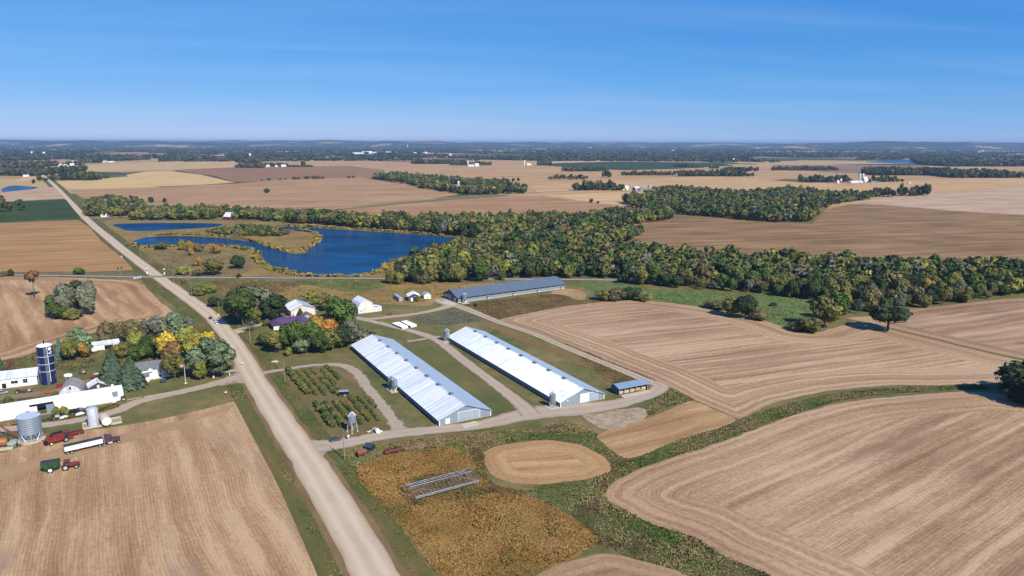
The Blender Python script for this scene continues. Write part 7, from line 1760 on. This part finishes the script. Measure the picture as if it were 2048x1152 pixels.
fsilo(1299, 382, 7.5, 13, 'large shiny grain bin in the right middle distance', solid('bin_pale_teal', (.42, .52, .54), .4, .4)); fsilo(1287.5, 381, 4.5, 8, 'smaller grain bin left of the large one', M_galvs); fsilo(1282.5, 381, 4.0, 7, 'smallest grain bin of the row', M_galvs); fbuild(1273, 381, 12, 7, 'blue walled shed left of the grain bins', M_fb, M_fr_); fbuild(1243, 380, 30, 8, 'long pale barn behind the trees left of the grain bins', M_wht2, M_fr_); fbuild(1308, 382, 10, 3, 'white low shed right of the grain bins')
fsilo(1718.5, 363, 4.4, 16, 'left of the twin grey silos'); fsilo(1725, 363, 4.4, 16, 'right of the twin grey silos'); fbuild(1731, 364, 10, 10, 'white round roofed barn beside the twin silos', depth_m=24, pitch=.6); fbuild(1712, 366, 36, 4, 'long low pale cow shed below the twin silos', M_wht2, M_fr_); fbuild(1748, 365, 22, 2.6, 'low blue grey shed right of the twin silos', M_fb, M_fg); fbuild(1676, 367, 5, 6, 'small white house left of the twin silo farm'); fbuild(1645, 364, 6, 2.5, 'white shed at the left end of the twin silo trees'); fbuild(1683, 362, 10, 5, 'white roofed barn among the twin silo trees'); fbuild(1819.5, 367, 5, 2.6, 'white hut right of the twin silo farm'); fbuild(1857, 389, 3, 2.4, 'tiny white hut below the dark stand of trees')
SPK = ['above the dark green crop, a church shape', 'left of the far white farm row', 'long, in the far white farm row', 'narrow, at the left of the far farm row', 'right of the far farm row, alone', 'small, above the mauve plowed field', 'long and low, left of the lake woods', 'upper left of the reddish far fields', 'high, below the right hill', 'right of the reddish far fields', 'above the lake woods at the right', 'left of a pair above the far shore', 'right of a pair above the far shore', 'at the right edge above the lake', 'high in the middle of the plain', 'middle right, above the green crop', 'right of the middle, below the ridge', 'high, above the church shape', 'highest at the far left', 'beside the far road at the left', 'leftmost beside the far road', 'above the long dark oval grove', 'left of the reddish plowed field', 'above the white domes']
for i, (px, py, w, h) in enumerate(((1187, 311, 7, 3), (1372, 317, 8, 3.5), (1391, 317, 12, 3.5), (1354, 317, 2.5, 4), (1467, 320, 4, 3), (1517, 324, 3, 4), (1548, 308, 16, 2.2), (1684, 297, 8, 2.4), (1697, 293, 6, 2), (1751, 297, 7, 2.4), (1830, 298, 4, 3), (1957, 305, 10, 2.4), (1965, 304, 8, 3), (2036, 310, 9, 2.4), (1285, 297, 10, 2), (1345, 302, 7, 2.2), (1515, 298, 9, 2.6), (1180, 297, 8, 2), (98, 293, 5, 2.4), (87, 308, 4, 4), (63, 307, 3, 4), (305, 300, 4, 2), (228, 312, 9, 2.4), (190, 299, 3, 2))):
    fbuild(px, py, w, h, 'distant white farm building ' + SPK[i], name='far_farm_building', depth_m=60)['group'] = 'bright specks of distant farms'
# ------------------------------------------------------------------ weeds, crop and reeds
LP = np.vstack([np.c_[resample(p_, 2.0, False), np.full(len(resample(p_, 2.0, False)), float(np.max(w_)) / 2 if len(w_) < 3 else float(np.median(w_)) / 2)] for p_, w_ in LANES])
LP = LP[np.hypot(LP[:, 0], LP[:, 1]) < 900]
def clear(P):
    k = np.ones(len(P), bool)
    for i in range(0, len(P), 3000):
        d = np.hypot(P[i:i + 3000, None, 0] - LP[None, :, 0], P[i:i + 3000, None, 1] - LP[None, :, 1])
        k[i:i + 3000] = (d > LP[None, :, 2] + .3).all(1)
    return k
def tufts(name, P, h, w, cols, label, cat, blades=3, seed=1, hv=.45):
    """Many small leafy tufts: each a few leaning blades."""
    rng = np.random.default_rng(seed); P = P[clear(P)]
    if name not in ('soybean_crop', 'frame_weeds'):
        for fn_, fp_ in NEARF: P = P[~inside(P, fp_)]
    n = len(P)
    cidx = np.clip(((vnoise(P, 11.0, seed + 40) * .85 + vnoise(P, 3.0, seed + 41) * .35 + rng.random(n) * .25 - .22) * len(cols)).astype(int), 0, len(cols) - 1); hh = h * rng.uniform(1 - hv, 1 + hv, n) * (.45 + 1.3 * vnoise(P, 6.0, seed + 60)); C = np.array([pc(*c) for c in cols])[cidx] * rng.uniform(.85, 1.15, (n, 1)) * 1.2
    Vs, Cs = [], []
    for b in range(blades):
        a = rng.uniform(0, 6.28, n); ww = w * rng.uniform(.5, 1.2, n); lean = rng.normal(0, .6, (n, 2)) * hh[:, None]
        off = rng.normal(0, .35, (n, 2)) * w
        V = np.empty((n, 4, 3)); cx_, sx_ = np.cos(a) * ww / 2, np.sin(a) * ww / 2
        bx, by = P[:, 0] + off[:, 0], P[:, 1] + off[:, 1]
        V[:, 0] = np.c_[bx - cx_, by - sx_, np.full(n, .02)]; V[:, 1] = np.c_[bx + cx_, by + sx_, np.full(n, .02)]
        V[:, 2] = np.c_[bx + cx_ * 1.3 + lean[:, 0], by + sx_ * 1.3 + lean[:, 1], hh * rng.uniform(.7, 1, n)]; V[:, 3] = np.c_[bx - cx_ * .9 + lean[:, 0], by - sx_ * .9 + lean[:, 1], hh]
        Vs.append(V.reshape(-1, 3)); Cs.append(np.repeat(C, 4, 0))
    V = np.vstack(Vs); F = np.arange(len(V)).reshape(-1, 4)
    me = np_mesh(name, V, F, GRASSL)
    me.attributes.new('tint', 'FLOAT', 'POINT').data.foreach_set('value', np.repeat(rng.uniform(.85, 1.15, len(F)), 4).astype(np.float32))
    Cc = np.c_[np.vstack(Cs), np.ones(len(V))]
    me.attributes.new('col', 'FLOAT_COLOR', 'POINT').data.foreach_set('color', Cc.astype(np.float32).ravel())
    return tag(link(name, me), label, cat, None, 'stuff')
def scatter(px, n, world=None, keep=None, clump=0.0):
    P = wpoly(px) if world is None else world
    lo, hi = P.min(0), P.max(0); out = []
    Q = RNG.uniform(lo, hi, (n * 3, 2)); Q = Q[inside(Q, P)]
    if clump: Q = Q[vnoise(Q, clump, 77) > .38]
    return Q[:n]
def along(px, width, n, world=False, side=0, bias=1.0):
    P, N, w = strip_pts(px, width, 8, world); P2 = resample(P, 1.0, False); t = RNG.integers(0, len(P2) - 1, n)
    T = np.gradient(P2, axis=0); T /= np.linalg.norm(T, axis=1, keepdims=True); Nn = np.c_[-T[:, 1], T[:, 0]]
    ww = np.interp(np.linspace(0, 1, len(P2)), np.linspace(0, 1, len(w)), w)
    u = RNG.uniform(-.5, .5, n)
    return P2[t] + Nn[t] * (u * ww[t])[:, None] + T[t] * RNG.uniform(-.5, .5, (n, 1))
frame_hole = np.array([FL - nn * .0, FR, BR, BL])
S = scatter(SOY, 34000)
tufts('soybean_crop', S, .30, .34, [(112, 104, 58), (134, 110, 62), (146, 114, 66), (158, 124, 74), (166, 132, 84), (150, 126, 76)], 'ripe golden soybean plants at the bottom centre', 'soybeans', 2, 3)
GW = [(80, 98, 50), (96, 112, 60), (116, 120, 72), (136, 126, 86), (150, 132, 98), (120, 100, 74)]
tufts('weeds', along(DITCH1, [16, 13, 12, 11, 9, 8, 7, 6, 5], 7000), .26, .34, GW, 'green and straw weeds filling the curved ditch at the right', 'weeds', 3, 4)
tufts('weeds', along(DITCH2, [26, 28, 16, 22, 42, 36, 26, 22, 22, 22], 12000), .28, .36, GW + [(104, 84, 66), (92, 78, 58)], 'mixed weeds along the ditch to the lower right corner', 'weeds', 3, 5)
tufts('weeds', scatter([(690, 905), (770, 888), (880, 872), (1000, 862), (1060, 862), (1080, 882), (1000, 890), (960, 905), (945, 925), (925, 905), (880, 896), (800, 904), (740, 918), (712, 935), (700, 925)], 7000), .30, .36, GW + [(150, 130, 96), (160, 136, 104)], 'straw and green weeds between the drive and the soybeans', 'weeds', 3, 6)
tufts('frame_weeds', np.vstack([scatter([(805, 965), (940, 940), (975, 955), (985, 985), (900, 1005), (830, 1015)], 2600), scatter([(940, 900), (965, 905), (975, 955), (1010, 975), (1060, 985), (1000, 992), (950, 940)], 1600)]), .34, .38, [(110, 100, 62), (130, 110, 70), (104, 86, 60), (92, 100, 54)], 'brown weeds inside and behind the steel frame', 'weeds', 3, 7)
vr_ = ribbon_pts = np.array([G(*p) for p in ROAD[:9]])
def verge_pts(lo_, hi_, n, px):
    P, N, w = strip_pts(px, 1.0, 8); P2 = resample(P, 1.0, False); t = RNG.integers(0, len(P2), n); T = np.gradient(P2, axis=0); T /= np.linalg.norm(T, axis=1, keepdims=True); Nn = np.c_[-T[:, 1], T[:, 0]]
    return P2[t] + Nn[t] * (RNG.uniform(lo_, hi_, n) * RNG.choice([-1, 1], n))[:, None]
vp = verge_pts(7.6, 13.5, 9000, ROAD[:9]); 
tufts('verge_grass', vp, .26, .36, [(78, 96, 46), (98, 110, 56), (118, 112, 70), (140, 124, 84)], 'rough grass on the verges of the gravel road', 'grass', 2, 8)
tufts('reeds', np.vstack([along([(560, 451), (620, 453), (700, 458), (780, 463), (860, 469), (945, 480)], 9, 2600), along([(262, 490), (285, 495), (350, 493), (400, 492), (450, 493), (498, 501), (512, 513), (522, 528), (548, 540), (590, 549), (640, 553), (700, 554), (758, 545), (778, 531), (803, 521), (838, 515)], 7, 3200), along([(300, 471), (360, 469), (430, 472), (490, 479), (530, 489), (560, 498), (590, 504)], 7, 1800), along([(606, 508), (608, 498), (628, 489), (636, 478), (628, 466), (595, 460)], 6, 900)]), 1.5, 1.3, [(150, 130, 70), (128, 120, 62), (170, 146, 88), (104, 108, 54)], 'tawny reeds fringing the pond', 'reeds', 2, 9)
tufts('meadow_grass', np.vstack([scatter([(430, 562), (600, 562), (780, 560), (1010, 566), (1000, 590), (890, 598), (800, 608), (640, 602), (560, 600), (440, 590)], 9000), scatter([(290, 505), (420, 500), (500, 515), (480, 549), (340, 550)], 3500)]), .34, .6, [(174, 142, 94), (156, 130, 84), (132, 118, 72), (108, 112, 64), (122, 98, 68)], 'dry golden grass in the railway meadow', 'grass', 2, 10)
tufts('weeds', np.vstack([along([(1318, 762), (1290, 749), (1230, 724), (1150, 691), (1060, 656), (1010, 641), (965, 626)], 5, 3600), scatter([(1180, 703), (1240, 712), (1292, 750), (1258, 760), (1225, 766), (1190, 742), (1160, 716)], 2600), scatter([(925, 612), (1000, 600), (1110, 588), (1160, 600), (1215, 603), (1120, 614), (1050, 628), (1000, 636), (965, 628)], 3600)]), .32, .42, [(112, 94, 66), (132, 108, 76), (102, 98, 60), (150, 124, 88)], 'brown weeds along the farm track and behind the open shed', 'weeds', 2, 11)
tufts('weeds', scatter([(1330, 775), (1370, 775), (1390, 798), (1340, 812), (1300, 830), (1295, 815), (1320, 795)], 1800), .32, .4, GW, 'green and brown weeds at the bend of the drive', 'weeds', 3, 12)
tufts('weeds', np.vstack([scatter([(0, 700), (100, 700), (240, 690), (330, 715), (290, 750), (200, 745), (60, 735), (0, 745)], 2600), along([(0, 850), (60, 846), (120, 838), (180, 826), (240, 810)], 5, 1500), scatter([(0, 800), (70, 795), (115, 790), (115, 800), (40, 812), (0, 818)], 900)]), .36, .42, [(96, 100, 52), (122, 110, 66), (80, 88, 44), (148, 124, 84)], 'rough grass and weeds in the left farmyard', 'weeds', 2, 13)
tufts('pasture_grass', scatter([(1165, 566), (1230, 566), (1300, 578), (1450, 588), (1600, 596), (1640, 640), (1600, 660), (1560, 650), (1480, 628), (1380, 610), (1270, 600), (1200, 590)], 6000), .3, .6, [(92, 112, 64), (108, 124, 76), (128, 134, 88), (84, 102, 58)], 'long green grass in the pasture hollow', 'grass', 2, 14)
# ------------------------------------------------------------------ air
hz_ = MB().box(0, 20000, 84.0, 120000, 120000, 172.0)
ho = hz_.build('haze', None)
hm = bpy.data.materials.new('haze_air'); hm.use_nodes = True
hn_ = hm.node_tree.nodes; hl_ = hm.node_tree.links; hn_.clear()
ou = hn_.new('ShaderNodeOutputMaterial'); pv = hn_.new('ShaderNodeVolumePrincipled')
pv.inputs['Color'].default_value = (.42, .65, .97, 1); pv.inputs['Density'].default_value = 4.4e-5; pv.inputs['Anisotropy'].default_value = 0.0
hl_.new(pv.outputs[0], ou.inputs['Volume'])
ho.data.materials.append(hm)
tag(ho, 'thin blue haze over the whole landscape', 'haze', None, 'stuff')
